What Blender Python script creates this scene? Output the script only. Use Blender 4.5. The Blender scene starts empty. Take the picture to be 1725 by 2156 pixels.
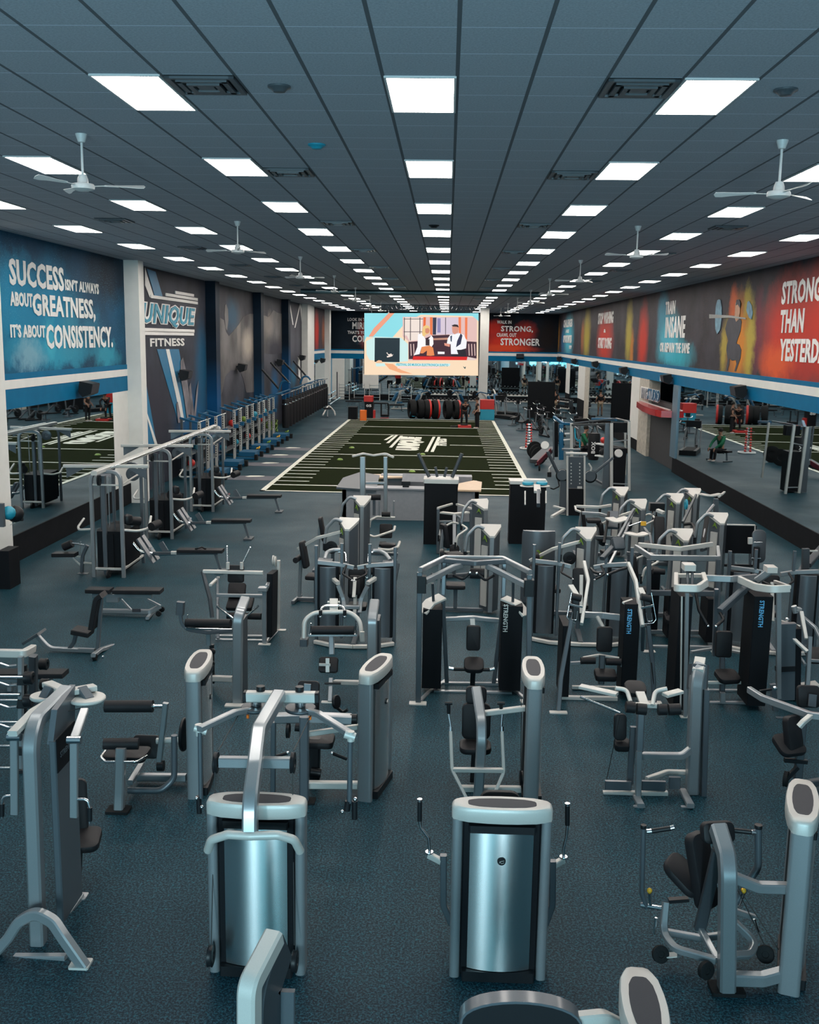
import bpy, math, random
from mathutils import Vector as V, Matrix as Mx
R=math.radians
random.seed(7)
S=bpy.context.scene
COL=S.collection
EXPO=0.0; WORLD=.25; FRONT=900; STREAK=620; LEDS=26; CEILC=(.34,.37,.415)
# ---------------------------------------------------------------- camera
F_PX=2150.0; PITCH=.168334; YAW=.0345; ROLL=.01566; CAM=V((0,0,5.0))
_f=V((-math.sin(YAW)*math.cos(PITCH),math.cos(YAW)*math.cos(PITCH),-math.sin(PITCH)))
_r=V((math.cos(YAW),math.sin(YAW),0)); _u=_r.cross(_f)
RT=_r*math.cos(ROLL)+_u*math.sin(ROLL); UP=-_r*math.sin(ROLL)+_u*math.cos(ROLL)
cd=bpy.data.cameras.new('camera'); co=bpy.data.objects.new('camera',cd); COL.objects.link(co)
m=Mx((RT,UP,-_f)).transposed().to_4x4(); m.translation=CAM; co.matrix_world=m
cd.sensor_fit='HORIZONTAL'; cd.sensor_width=36; cd.lens=F_PX*36/1725; cd.clip_start=.05; cd.clip_end=300
S.camera=co
# ---------------------------------------------------------------- world, exposure
S.view_settings.view_transform='Standard'; S.view_settings.look='None'; S.view_settings.gamma=1
S.view_settings.use_curve_mapping=False; S.view_settings.exposure=EXPO
W=bpy.data.worlds.new('world'); S.world=W; W.use_nodes=True
bg=W.node_tree.nodes['Background']; bg.inputs[0].default_value=(.30,.62,.80,1); bg.inputs[1].default_value=WORLD
# unseen daylight assumed behind the mezzanine, lighting ceiling and machine fronts; no glazing built
def area(name,loc,rot,sx,sy,col,pw):
    l=bpy.data.lights.new(name,'AREA'); l.shape='RECTANGLE'; l.size=sx; l.size_y=sy; l.color=col; l.energy=pw
    o=bpy.data.objects.new(name,l); COL.objects.link(o); o.location=loc; o.rotation_euler=rot; return o
area('assumed_daylight',(-1,-5.5,2.6),(R(90),0,0),10,4.2,(.13,.62,.78),FRONT)
for _x in (-3.9,1.4): area('panel_streak_light',(_x,-5.4,3.2),(R(90),0,0),.9,3.6,(.72,.92,1.0),STREAK)  # added unseen pair, placed to put vertical streaks on the tower panels
# pixel of the photograph -> point of the hall at depth Y / side X / height z
def ray(px,py): return _f*F_PX+RT*(px-862.5)-UP*(py-1078)
def A(px,py,Y): d=ray(px,py); return CAM+d*(Y/d.y)
def AX(px,py,X): d=ray(px,py); return CAM+d*(X/d.x)
def AZ(px,py,z=0.): d=ray(px,py); return CAM+d*((z-CAM.z)/d.z)
# ---------------------------------------------------------------- materials
def nn(m,t,**k):
    n=m.node_tree.nodes.new(t)
    for a,b in k.items(): setattr(n,a,b)
    return n
def mat(name,col,rough=.5,metal=0,spec=.5,emit=None,es=1,noise=0,nscale=40,coat=0,bump=0,bscale=200):
    m=bpy.data.materials.new(name); m.use_nodes=True; L=m.node_tree.links
    b=m.node_tree.nodes['Principled BSDF']
    b.inputs['Base Color'].default_value=(*col,1); b.inputs['Roughness'].default_value=rough
    b.inputs['Metallic'].default_value=metal; b.inputs['Specular IOR Level'].default_value=spec
    b.inputs['Coat Weight'].default_value=coat; b.inputs['Coat Roughness'].default_value=.15
    if emit: b.inputs['Emission Color'].default_value=(*emit,1); b.inputs['Emission Strength'].default_value=es
    if noise or bump: tc=nn(m,'ShaderNodeTexCoord')
    if noise:
        n=nn(m,'ShaderNodeTexNoise'); n.inputs['Scale'].default_value=nscale; n.inputs['Detail'].default_value=3
        L.new(tc.outputs['Object'],n.inputs['Vector'])
        r=nn(m,'ShaderNodeMapRange'); r.inputs[1].default_value=.3; r.inputs[2].default_value=.7
        r.inputs[3].default_value=1-noise; r.inputs[4].default_value=1+noise
        L.new(n.outputs[0],r.inputs[0])
        x=nn(m,'ShaderNodeVectorMath',operation='SCALE'); x.inputs[0].default_value=col
        L.new(r.outputs[0],x.inputs['Scale']); L.new(x.outputs[0],b.inputs['Base Color'])
    if bump:
        n=nn(m,'ShaderNodeTexNoise'); n.inputs['Scale'].default_value=bscale; n.inputs['Detail'].default_value=2
        L.new(tc.outputs['Object'],n.inputs['Vector'])
        q=nn(m,'ShaderNodeBump'); q.inputs['Strength'].default_value=bump; q.inputs['Distance'].default_value=.01
        L.new(n.outputs[0],q.inputs['Height']); L.new(q.outputs[0],b.inputs['Normal'])
    return m
def srgb(r,g,b):
    return tuple((c/255/12.92 if c<=10 else ((c/255+.055)/1.055)**2.4) for c in (r,g,b))
SIL=mat('silver_paint',(.25,.27,.285),.32,.5,.5,noise=.06,nscale=300,coat=.3)
CRM=mat('light_silver_paint',(.47,.465,.44),.46,.2,noise=.04,nscale=200,coat=.1)
GRY=mat('grey_paint',(.085,.10,.115),.36,.35,noise=.06,nscale=200,coat=.3)
DGR=mat('gunmetal_paint',(.055,.065,.075),.42,.35,noise=.08,nscale=200)
BLK=mat('black_plastic',(.009,.010,.012),.4,0,.25,noise=.1,nscale=100)
STK=mat('black_shroud',(.006,.007,.009),.6,0,.12,noise=.1,nscale=60)
VIN=mat('black_vinyl',(.012,.012,.014),.5,0,.2,noise=.15,nscale=150,bump=.15,bscale=300)
CHR=mat('chrome',(.75,.76,.78),.18,1,noise=.03,nscale=50)
RUB=mat('rubber',(.010,.011,.012),.75,0,.15,noise=.2,nscale=80)
INS=mat('dark_inset',(.04,.042,.05),.6,0,.2,noise=.1,nscale=400)
WHT=mat('white_paint',(.66,.66,.63),.6,0,.1,noise=.03,nscale=3)
WPL=mat('white_plastic',(.55,.56,.56),.4,0,noise=.03,nscale=30)
BLU=mat('blue_paint',(.003,.085,.18),.4,.1,noise=.08,nscale=60)
TEA=mat('teal_plastic',(.01,.25,.36),.4,0,noise=.08,nscale=60)
RED=mat('red_plastic',(.45,.015,.01),.4,0,noise=.1,nscale=60)
ORA=mat('orange_plastic',(.8,.16,.01),.4,0,noise=.1,nscale=60)
LIM=mat('lime_plastic',(.13,.23,.02),.45,0,noise=.1,nscale=60)
WTX=mat('white_lettering',(.72,.71,.69),.6,0,noise=.03,nscale=20)
TAN=mat('tan_laminate',(.52,.38,.25),.45,0,noise=.06,nscale=8)
GLA=mat('grey_laminate',(.22,.23,.25),.5,0,noise=.05,nscale=10)
CRK=mat('cable_black',(.01,.01,.011),.5,0,noise=.1)
YEL=mat('yellow_plastic',(.6,.33,.02),.4,0,noise=.1)
SKI=mat('skin',(.28,.14,.09),.6,0,noise=.08,nscale=20)
# brushed aluminium of the tower fronts, grain running down the panel
BRU=mat('brushed_aluminium',(.88,.90,.90),.27,1.0,noise=.03,nscale=90)
_t=BRU.node_tree.nodes.new('ShaderNodeTangent'); _t.direction_type='RADIAL'; _t.axis='Z'; BRU.node_tree.links.new(_t.outputs[0],BRU.node_tree.nodes['Principled BSDF'].inputs['Tangent'])
_b=BRU.node_tree.nodes['Principled BSDF']; _b.inputs['Anisotropic'].default_value=.85; _b.inputs['Anisotropic Rotation'].default_value=.25
# ---------------------------------------------------------------- mesh collector
class MB:
    def __init__(s,M=None): s.v=[]; s.f=[]; s.M=M or Mx.Identity(4)
    def add(s,vs,fs):
        k=len(s.v); s.v+=[s.M@V(a) for a in vs]; s.f+=[[k+i for i in f] for f in fs]; return s
    def sweep(s,pts,prof,up=None,cap=True,closed=False,scl=None):
        pts=[V(p) for p in pts]; n=len(pts); T=[]
        for i in range(n):
            a=pts[i-1] if (i or closed) else pts[0]; b=pts[(i+1)%n] if (i<n-1 or closed) else pts[-1]
            t=(pts[i]-a).normalized()+(b-pts[i]).normalized(); T.append(t.normalized() if t.length>1e-9 else V((0,0,1)))
        t=T[0]; u=V(up) if up else (V((0,0,1)) if abs(t.z)<.9 else V((0,1,0)))
        u=(u-t*u.dot(t)).normalized(); vs=[]; m=len(prof)
        for i in range(n):
            t=T[i]; u=(u-t*u.dot(t)).normalized(); w=u.cross(t); k=scl[i] if scl else 1
            vs+=[pts[i]+w*(x*k)+u*(y*k) for x,y in prof]
        fs=[]
        for i in range(n if closed else n-1):
            j=(i+1)%n
            for a in range(m):
                b=(a+1)%m; fs.append([i*m+a,i*m+b,j*m+b,j*m+a])
        if cap and not closed: fs+=[list(range(m))[::-1],[(n-1)*m+a for a in range(m)]]
        return s.add(vs,fs)
    def tube(s,pts,r,br=None,n=10,**k):
        p=[(r*math.cos(2*math.pi*i/n),r*math.sin(2*math.pi*i/n)) for i in range(n)]
        return s.sweep(bend(pts,r*2.5 if br is None else br),p,**k)
    def bar(s,pts,w,h=None,br=None,ch=None,**k):
        h=h or w; c=ch if ch is not None else min(w,h)*.14
        return s.sweep(bend(pts,max(w,h)*.9 if br is None else br),rrect(w,h,c),**k)
    def box(s,a,b,ch=.004):
        a=V(a);b=V(b); lo=[min(a[i],b[i]) for i in range(3)]; hi=[max(a[i],b[i]) for i in range(3)]
        cx,cy=(lo[0]+hi[0])/2,(lo[1]+hi[1])/2
        return s.sweep([(cx,cy,lo[2]),(cx,cy,hi[2])],rrect(hi[0]-lo[0],hi[1]-lo[1],min(ch,(hi[0]-lo[0])*.3,(hi[1]-lo[1])*.3)),up=(0,1,0))
    def cyl(s,p,q,r,r2=None,n=16):
        return s.sweep([p,q],circ(r,n),scl=[1,(r2/r if r2 is not None else 1)])
    def lathe(s,c,prof,ax=(0,0,1),n=20):
        ax=V(ax).normalized(); q=ax.to_track_quat('Z','Y').to_matrix(); c=V(c); vs=[];m=len(prof)
        for i in range(n):
            a=2*math.pi*i/n
            for r,z in prof: vs.append(c+q@V((r*math.cos(a),r*math.sin(a),z)))
        fs=[[i*m+j,((i+1)%n)*m+j,((i+1)%n)*m+j+1,i*m+j+1] for i in range(n) for j in range(m-1)]
        return s.add(vs,fs)
    def wheel(s,c,ax,r,w=.03,n=20):
        return s.lathe(c,[(0,-w*.3),(r*.35,-w*.3),(r*.4,-w*.5),(r*.85,-w*.5),(r,-w*.4),(r*.93,0),(r,w*.4),(r*.85,w*.5),(r*.4,w*.5),(r*.35,w*.3),(0,w*.3)],ax,n)
    def poly(s,pts,d,ch=0):
        """closed outline (3-D points) pushed along vector d"""
        pts=[V(p) for p in pts]; d=V(d); n=len(pts)
        return s.add(pts+[p+d for p in pts],[list(range(n))[::-1],[n+i for i in range(n)]]+[[i,(i+1)%n,n+(i+1)%n,n+i] for i in range(n)])
    def pad(s,c,sx,sy,sz,Rm=None,r=.02,rc=.05):
        """upholstered pad, thickness sz along local z, softly rounded"""
        Rm=Rm or Mx.Identity(3); c=V(c); rings=[]
        for ins,z in ((r,0),(r*.3,r*.3),(0,r),(0,sz-r),(r*.3,sz-r*.3),(r,sz)):
            rings.append([(x,y,z-sz/2) for x,y in rround(sx-2*ins,sy-2*ins,max(rc-ins,.004))])
        m=len(rings[0]); vs=[c+Rm@V(p) for g in rings for p in g]; fs=[]
        for i in range(5):
            for a in range(m): b=(a+1)%m; fs.append([i*m+a,i*m+b,(i+1)*m+b,(i+1)*m+a])
        fs+=[list(range(m))[::-1],[5*m+a for a in range(m)]]
        return s.add(vs,fs)
    def foot(s,p,w=.1,d=.14,h=.012):
        p=V(p); return s.box((p.x-w/2,p.y-d/2,0),(p.x+w/2,p.y+d/2,h),.01)
def circ(r,n=12): return [(r*math.cos(2*math.pi*i/n),r*math.sin(2*math.pi*i/n)) for i in range(n)]
def rrect(w,h,c):
    w/=2;h/=2
    return [(w,-h+c),(w,h-c),(w-c,h),(-w+c,h),(-w,h-c),(-w,-h+c),(-w+c,-h),(w-c,-h)]
def rround(w,h,r,n=4):
    w/=2;h/=2;o=[]
    for cx,cy,a0 in ((w-r,h-r,0),(-w+r,h-r,90),(-w+r,-h+r,180),(w-r,-h+r,270)):
        for i in range(n+1): a=R(a0+90*i/n); o.append((cx+r*math.cos(a),cy+r*math.sin(a)))
    return o
def bend(pts,r,n=5):
    pts=[V(p) for p in pts]
    if len(pts)<3 or r<=0: return pts
    o=[pts[0]]
    for i in range(1,len(pts)-1):
        a,b,c=pts[i-1],pts[i],pts[i+1]; u=(a-b);w=(c-b); lu,lw=u.length,w.length
        if lu<1e-6 or lw<1e-6: continue
        u/=lu;w/=lw; ang=u.angle(w)
        if ang>3.05: o.append(b); continue
        d=min(r/math.tan(ang/2),lu*.48,lw*.48); p=b+u*d;q=b+w*d
        for k in range(n+1):
            t=k/n; o.append(p*(1-t)**2+b*2*t*(1-t)+q*t*t)
    o.append(pts[-1]); return o
def mesh_obj(name,mb,mt,parent=None,origin=V((0,0,0)),flat=False):
    me=bpy.data.meshes.new(name); me.from_pydata([v-origin for v in mb.v],[],mb.f)
    me.materials.append(mt); me.validate()
    if not flat:
        me.shade_smooth(); me.set_sharp_from_angle(angle=R(38))
    o=bpy.data.objects.new(name,me); COL.objects.link(o)
    if parent: o.parent=parent
    else: o.location=origin
    import bmesh
    bm=bmesh.new(); bm.from_mesh(me); bmesh.ops.recalc_face_normals(bm,faces=bm.faces); bm.to_mesh(me); bm.free()
    return o
def tag(o,label,cat,group=None):
    o['label']=label; o['category']=cat
    if group: o['group']=group
    return o
def struct(name,mb,mt,flat=True,parent=None):
    o=mesh_obj(name,mb,mt,parent,flat=flat)
    if not parent: o['kind']='structure'
    return o
class T:
    def __init__(s,name,label,cat,loc=(0,0,0),group=None):
        s.o=bpy.data.objects.new(name,None); s.o.empty_display_size=.1; COL.objects.link(s.o); s.loc=V(loc); s.o.location=s.loc; tag(s.o,label,cat,group)
    def p(s,name,mb,mt,label=None,sub=None):
        o=mesh_obj(name,mb,mt,sub or s.o,origin=s.loc)
        if label: o['label']=label
        return o
def one(name,label,cat,mb,mt,group=None,loc=None):
    o=mesh_obj(name,mb,mt,None,origin=V(loc) if loc is not None else V((0,0,0))); return tag(o,label,cat,group)
def dup(o,loc,rz=0,label=None,group=None,scale=None):
    r=o.copy(); COL.objects.link(r); r.location=loc; r.rotation_euler=(0,0,rz)
    if scale: r.scale=scale
    if label: r['label']=label
    if group: r['group']=group
    for c in list(o.children):
        d=c.copy(); COL.objects.link(d); d.parent=r
        for g in list(c.children):
            e=g.copy(); COL.objects.link(e); e.parent=d
    return r
FONT=bpy.data.fonts.load('<builtin>') if False else None
def text(name,s,p0,ax,ay,w,h,mt,parent=None,depth=.02,bold=.03,shear=0,origin=V((0,0,0)),bulge=0):
    """lettering fitted to a w x h box: p0 lower-left corner, ax reading direction, ay up"""
    c=bpy.data.curves.new(name,'FONT'); c.body=s; c.extrude=.5; c.offset=bold; c.shear=shear; c.resolution_u=2; c.space_character=1.07
    t=bpy.data.objects.new(name,c); COL.objects.link(t); dg=bpy.context.evaluated_depsgraph_get()
    me=bpy.data.meshes.new_from_object(t.evaluated_get(dg)); bpy.data.objects.remove(t)
    xs=[v.co.x for v in me.vertices]; ys=[v.co.y for v in me.vertices]
    x0,x1,y0,y1=min(xs),max(xs),min(ys),max(ys); ax=V(ax).normalized(); ay=V(ay).normalized(); n=ax.cross(ay); p0=V(p0)
    for v in me.vertices:
        a=(v.co.x-x0)/(x1-x0)*w; b=(v.co.y-y0)/(y1-y0)*h
        v.co=p0+ax*a+ay*b+n*((v.co.z+.5)*depth)-origin
    me.materials.clear(); me.materials.append(mt)
    o=bpy.data.objects.new(name,me); COL.objects.link(o)
    if parent: o.parent=parent
    return o
# ================================================================ the hall
CZ=7.108; GX=-.578; GY=8.782; TX=.6096; TY=.6576; XL=-9.43; XM=-9.6; XR=8.9; YB=84.
def math_(m,op,a,b=None):
    n=nn(m,'ShaderNodeMath',operation=op); L=m.node_tree.links
    for i,x in enumerate((a,b)):
        if x is None: continue
        if isinstance(x,(int,float)): n.inputs[i].default_value=x
        else: L.new(x,n.inputs[i])
    return n.outputs[0]
def mix_(m,fac,a,b):
    n=nn(m,'ShaderNodeMix',data_type='RGBA'); L=m.node_tree.links
    for i,x in ((0,fac),(6,a),(7,b)):
        if isinstance(x,(int,float)): n.inputs[i].default_value=x
        elif isinstance(x,tuple): n.inputs[i].default_value=(*x,1)
        else: L.new(x,n.inputs[i])
    return n.outputs[2]
def noise_(m,vec,sc,det=3,rough=.6,col=False):
    n=nn(m,'ShaderNodeTexNoise'); n.inputs['Scale'].default_value=sc; n.inputs['Detail'].default_value=det; n.inputs['Roughness'].default_value=rough
    m.node_tree.links.new(vec,n.inputs['Vector']); return n.outputs[1 if col else 0]
def ramp_(m,v,a,b,lo=0,hi=1):
    n=nn(m,'ShaderNodeMapRange'); n.clamp=True
    for i,x in enumerate((a,b,lo,hi)): n.inputs[1+i].default_value=x
    m.node_tree.links.new(v,n.inputs[0]); return n.outputs[0]
def bsdf(m): return m.node_tree.nodes['Principled BSDF']
# floor: dark rubber with fine flecks
FLO=mat('rubber_floor',(.03,.06,.08),.5,0,.09); L=FLO.node_tree.links; tc=nn(FLO,'ShaderNodeTexCoord').outputs['Object']
n1=noise_(FLO,tc,52,2,.85); n2=noise_(FLO,tc,.35,3); n3=noise_(FLO,tc,30,2,.7)
c=mix_(FLO,ramp_(FLO,n1,.45,.62),(.0006,.009,.016),(.024,.088,.120))
c=mix_(FLO,ramp_(FLO,n3,.60,.68,0,.8),c,(.010,.125,.16))
c=mix_(FLO,ramp_(FLO,n2,.35,.7,0,.35),c,(.014,.026,.034)); L.new(c,bsdf(FLO).inputs['Base Color'])
bp=nn(FLO,'ShaderNodeBump'); bp.inputs['Strength'].default_value=.25; bp.inputs['Distance'].default_value=.004
L.new(n1,bp.inputs['Height']); L.new(bp.outputs[0],bsdf(FLO).inputs['Normal']); L.new(ramp_(FLO,n2,.3,.7,.42,.58),bsdf(FLO).inputs['Roughness'])
# ceiling: mineral tiles on a grid, broad runners along the hall, fine cross tees
CEI=mat('ceiling_tiles',CEILC,.8,0,.3); L=CEI.node_tree.links; tc=nn(CEI,'ShaderNodeTexCoord').outputs['Object']
sx=nn(CEI,'ShaderNodeSeparateXYZ'); L.new(tc,sx.inputs[0])
gx=math_(CEI,'FRACT',math_(CEI,'MULTIPLY',math_(CEI,'SUBTRACT',sx.outputs[0],GX-60*TX),1/TX))
gy=math_(CEI,'FRACT',math_(CEI,'MULTIPLY',math_(CEI,'SUBTRACT',sx.outputs[1],GY-60*TY),1/TY))
lx=math_(CEI,'LESS_THAN',math_(CEI,'ABSOLUTE',math_(CEI,'SUBTRACT',gx,.5)),.474)
ly=math_(CEI,'LESS_THAN',math_(CEI,'ABSOLUTE',math_(CEI,'SUBTRACT',gy,.5)),.492)
gr=noise_(CEI,tc,55,2,.8)
c=mix_(CEI,ramp_(CEI,gr,.35,.7),tuple(x*.85 for x in CEILC),tuple(x*1.15 for x in CEILC))
c=mix_(CEI,ly,tuple(min(1,x*1.9) for x in CEILC),c); c=mix_(CEI,lx,tuple(x*.28 for x in CEILC),c)
L.new(c,bsdf(CEI).inputs['Base Color'])
# turf
TUR=mat('green_turf',(.03,.05,.018),.95,0,.02); L=TUR.node_tree.links; tc=nn(TUR,'ShaderNodeTexCoord').outputs['Object']
c=mix_(TUR,ramp_(TUR,noise_(TUR,tc,60,2,.8),.4,.65),(.004,.007,.002),(.016,.022,.007)); L.new(c,bsdf(TUR).inputs['Base Color'])
TLN=mat('turf_line',(.62,.63,.55),.85,0,noise=.12,nscale=60)
MIR=mat('mirror_glass',(.62,.72,.76),.015,1)
BLKW=mat('black_wall',(.007,.008,.010),.7,0,.08,noise=.15,nscale=4)
BND=mat('blue_band',(.002,.122,.25),.5,0,.08,noise=.06,nscale=3)
STN=mat('stone_tile',(.42,.39,.33),.6,0,noise=.2,nscale=6)
def murals(name,base,blobs,amp=.6,speck=None,axis=1,back=False):
    """printed wall mural: soft patches of colour (u,v,ru,rv,colour[,strength]) in wall metres"""
    m=mat(name,base,.6,0,.12); L=m.node_tree.links; tc=nn(m,'ShaderNodeTexCoord').outputs['Object']
    s=nn(m,'ShaderNodeSeparateXYZ'); L.new(tc,s.inputs[0]); cb=nn(m,'ShaderNodeCombineXYZ'); L.new(s.outputs[axis],cb.inputs[0]); L.new(s.outputs[2],cb.inputs[1])
    uv=cb.outputs[0]; nz=noise_(m,uv,1.1,6,.75,col=True)
    d=nn(m,'ShaderNodeVectorMath',operation='SUBTRACT'); L.new(nz,d.inputs[0]); d.inputs[1].default_value=(.5,.5,.5)
    e=nn(m,'ShaderNodeVectorMath',operation='SCALE'); L.new(d.outputs[0],e.inputs[0]); e.inputs['Scale'].default_value=amp*2
    w=nn(m,'ShaderNodeVectorMath',operation='ADD'); L.new(uv,w.inputs[0]); L.new(e.outputs[0],w.inputs[1]); P=w.outputs[0]
    g=noise_(m,uv,.5,4); c=mix_(m,ramp_(m,g,.3,.7),tuple(x*.6 for x in base),tuple(x*1.5 for x in base))
    for bl in blobs:
        u,v,ru,rv,col=bl[:5]; st=bl[5] if len(bl)>5 else 1
        a=nn(m,'ShaderNodeVectorMath',operation='SUBTRACT'); L.new(P,a.inputs[0]); a.inputs[1].default_value=(u,v,0)
        b=nn(m,'ShaderNodeVectorMath',operation='MULTIPLY'); L.new(a.outputs[0],b.inputs[0]); b.inputs[1].default_value=(1/ru,1/rv,0)
        l=nn(m,'ShaderNodeVectorMath',operation='LENGTH'); L.new(b.outputs[0],l.inputs[0])
        c=mix_(m,ramp_(m,l.outputs['Value'],1.0,.35,0,st),c,col)
    if speck:
        sp=noise_(m,uv,26,2,.9); big=noise_(m,uv,.7,3); k=math_(m,'MULTIPLY',ramp_(m,sp,.60,.68),ramp_(m,big,.42,.62,0,.75)); c=mix_(m,k,c,speck)
    L.new(c,bsdf(m).inputs['Base Color']); return m
struct('floor',MB().box((-13,-9,-.12),(14,92,0),0),FLO)
struct('ceiling',MB().box((-13,-9,CZ),(14,92,CZ+.12),0),CEI)
# ---- left wall
def wallbox(name,x,y0,y1,z0,z1,mt,side,t=.25,flat=True):
    return struct(name,MB().box((x,y0,z0),(x+side*t,y1,z1),0),mt,flat)
TEAL=(.003,.19,.34); LTE=(.06,.42,.55); DRK=(.006,.014,.026); GRW=(.20,.36,.44)
M1=murals('teal_splash_mural',(.006,.05,.10),[(23.4,5.3,3.6,1.7,TEAL,.9),(24.5,4.6,3.6,.55,(.02,.27,.40),.9),(22.6,5.9,1.6,1.0,TEAL,.8),(23.0,4.45,1.0,.5,GRW,.8),(25.6,5.0,1.0,.9,(.03,.22,.32),.7),(24.2,4.9,.5,.7,LTE,.5),(27.2,5.2,.9,.6,(.02,.16,.26),.7),(28.3,4.4,1.4,.5,(.03,.3,.42),.8),(29.0,6.6,2.2,1.0,DRK,.9)],.7,speck=(.12,.36,.48))
wallbox('wall_left',XL,19,29.98,4.11,CZ,M1,-1)
LS=-1
wallbox('trim_1',XL+.02,19,29.98,3.97,4.12,BND,-1); wallbox('trim_2',XL+.03,19,29.98,3.79,3.985,WHT,-1); wallbox('trim_3',XL+.02,19,29.98,3.36,3.79,BND,-1)
wallbox('wall_mirror_1',XL+.01,20.6,28.62,.6,3.36,MIR,-1); wallbox('wall_left_panel',XL+.012,28.62,29.98,.6,3.36,WHT,-1)  # mirror pane on the wall, like the other numbered ones
wallbox('wall_left_base',XL+.03,19,29.98,0,.6,BLKW,-1)
wallbox('wall_left_column_1',-9.38,20.0,21.5,0,CZ,WHT,-1,.7)
wallbox('wall_left_column_2',-9.0,29.98,30.5,.0,CZ,WHT,-1,.9)
D2=(.010,.014,.022); G1=(.10,.10,.12); G2=(.17,.16,.165); B2=(.004,.09,.22)
MU=murals('grey_logo_mural',(.030,.034,.048),[(31.6,6.3,.9,2.0,(.01,.16,.27),.8),(38.5,1.6,3.2,1.8,B2,.9),(40,3.6,1.4,2.4,(.008,.08,.16),.9),(33,2.6,2.4,1.6,(.03,.03,.045),.9),(36,6,4,.6,(.05,.055,.07),.6)],.5)
wallbox('wall_left_mural_1',XM,30.5,40.8,0,CZ,MU,-1)
MP=murals('night_blue_paint',(.004,.012,.024),[(40.9,1.5,2,2.6,(.004,.07,.19),.9),(51,1.5,2,2.2,(.004,.05,.12),.8),(60,2.0,2,2.6,(.004,.07,.19),.9)],.2)
for i,y in enumerate((40.8,50.75,59.5)): wallbox('wall_left_column_%d'%(i+3),-9.2,y,y+.72,0,CZ,MP,-1,.6)
GM=[(42.6,5.0,1.0,1.9,G2,.9),(42.9,6.0,.35,.9,(.33,.30,.27),.9),(44.6,3.6,1.6,1.4,G1,.8),(47.5,4.8,2.2,1.6,(.13,.12,.12),.9),(48.6,3.9,1.4,.9,(.30,.26,.22),.8),(46,5.9,1.8,1.0,(.03,.10,.17),.8),(46.6,1.0,1.6,1.3,B2,.9),(43,1.4,.7,1.6,(.16,.15,.15),.8),(49,1.8,1,2.0,DRK,.9),
 (53.5,5.0,2.0,1.2,(.20,.18,.17),.9),(55.5,5.7,1.0,.8,(.26,.22,.20),.8),(55,4.1,2.6,1.0,G1,.7),(57,2.0,1.6,1.6,B2,.9),(62,6,1.0,1.2,(.12,.14,.16),.8),(63.5,4.6,2.0,1.4,(.10,.10,.12),.8),(66,4.6,1.2,1.8,G1,.6),(64,2.6,1.6,1.0,(.01,.12,.22),.8)]
MG=murals('grey_athlete_mural',(.040,.042,.054),GM,.45)
wallbox('wall_left_mural_2',XM,41.5,50.8,0,CZ,MG,-1); wallbox('wall_left_mural_3',XM,51.45,59.6,0,CZ,MG,-1); wallbox('wall_left_mural_4',XM,60.2,67.7,0,CZ,MG,-1)
TOR=murals('torso_print',(.115,.11,.11),[(49.3,4.6,1.9,.9,(.42,.37,.32),.9),(47.2,5.2,.6,1.2,(.26,.24,.22),.8),(44.4,5.2,1.0,1.4,(.22,.21,.21),.7),(49,5.8,1.0,.5,(.05,.045,.05),.8),(47,2.6,3.4,1.3,(.025,.025,.035),.9),(55,5.6,2,.9,(.26,.23,.21),.8),(57,4.2,4,1.0,(.03,.03,.045),.9)],.3)
def tor(pts): 
    q=[AX(440+a/4.4545,600+b/4.4545,XM+.004) for a,b in pts]; _t[0]+=1
    struct('wall_left_print_%d'%_t[0],MB().poly([V((XM+.004,v.y,v.z)) for v in q],(.008,0,0)),TOR)
_t=[0]
tor([(92,300),(140,330),(160,440),(185,480),(230,430),(280,370),(320,300),(350,285),(385,270),(493,275),(493,1000),(350,1010),(320,880),(290,800),(200,800),(150,860),(125,1000),(100,1060),(92,1000)])
tor([(506,285),(535,290),(552,302),(575,280),(605,235),(640,260),(690,272),(690,640),(600,650),(506,640)])
tor([(150,190),(160,176),(178,230),(182,330),(168,430),(155,400),(146,280)])
wallbox('wall_left_column_6',-9.2,67.7,71,0,CZ,WHT,-1,.6); wallbox('wall_left_column_7',-9.2,80.3,81.2,0,CZ,WHT,-1,.6)
REDC=(.50,.035,.02); YLC=(.42,.34,.05); ORC=(.60,.22,.03); CYC=(.07,.42,.55)
MR=murals('red_yellow_mural',(.05,.04,.05),[(72.5,5.4,.8,1.6,YLC,.8),(75.5,5.4,1.6,1.8,REDC,.9),(79.5,5.4,1.2,1.4,(.3,.1,.05),.8)],.4)
wallbox('wall_left_mural_5',XM,71,80.3,4.11,CZ,MR,-1); wallbox('trim_4',XM+.02,71,84,3.8,3.99,WHT,-1); wallbox('trim_5',XM+.01,71,84,3.36,4.11,BND,-1)
wallbox('wall_mirror_2',XM+.01,71,84,.6,3.36,MIR,-1); wallbox('wall_left_base_2',XM+.02,71,84,0,.6,BLKW,-1)
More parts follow.
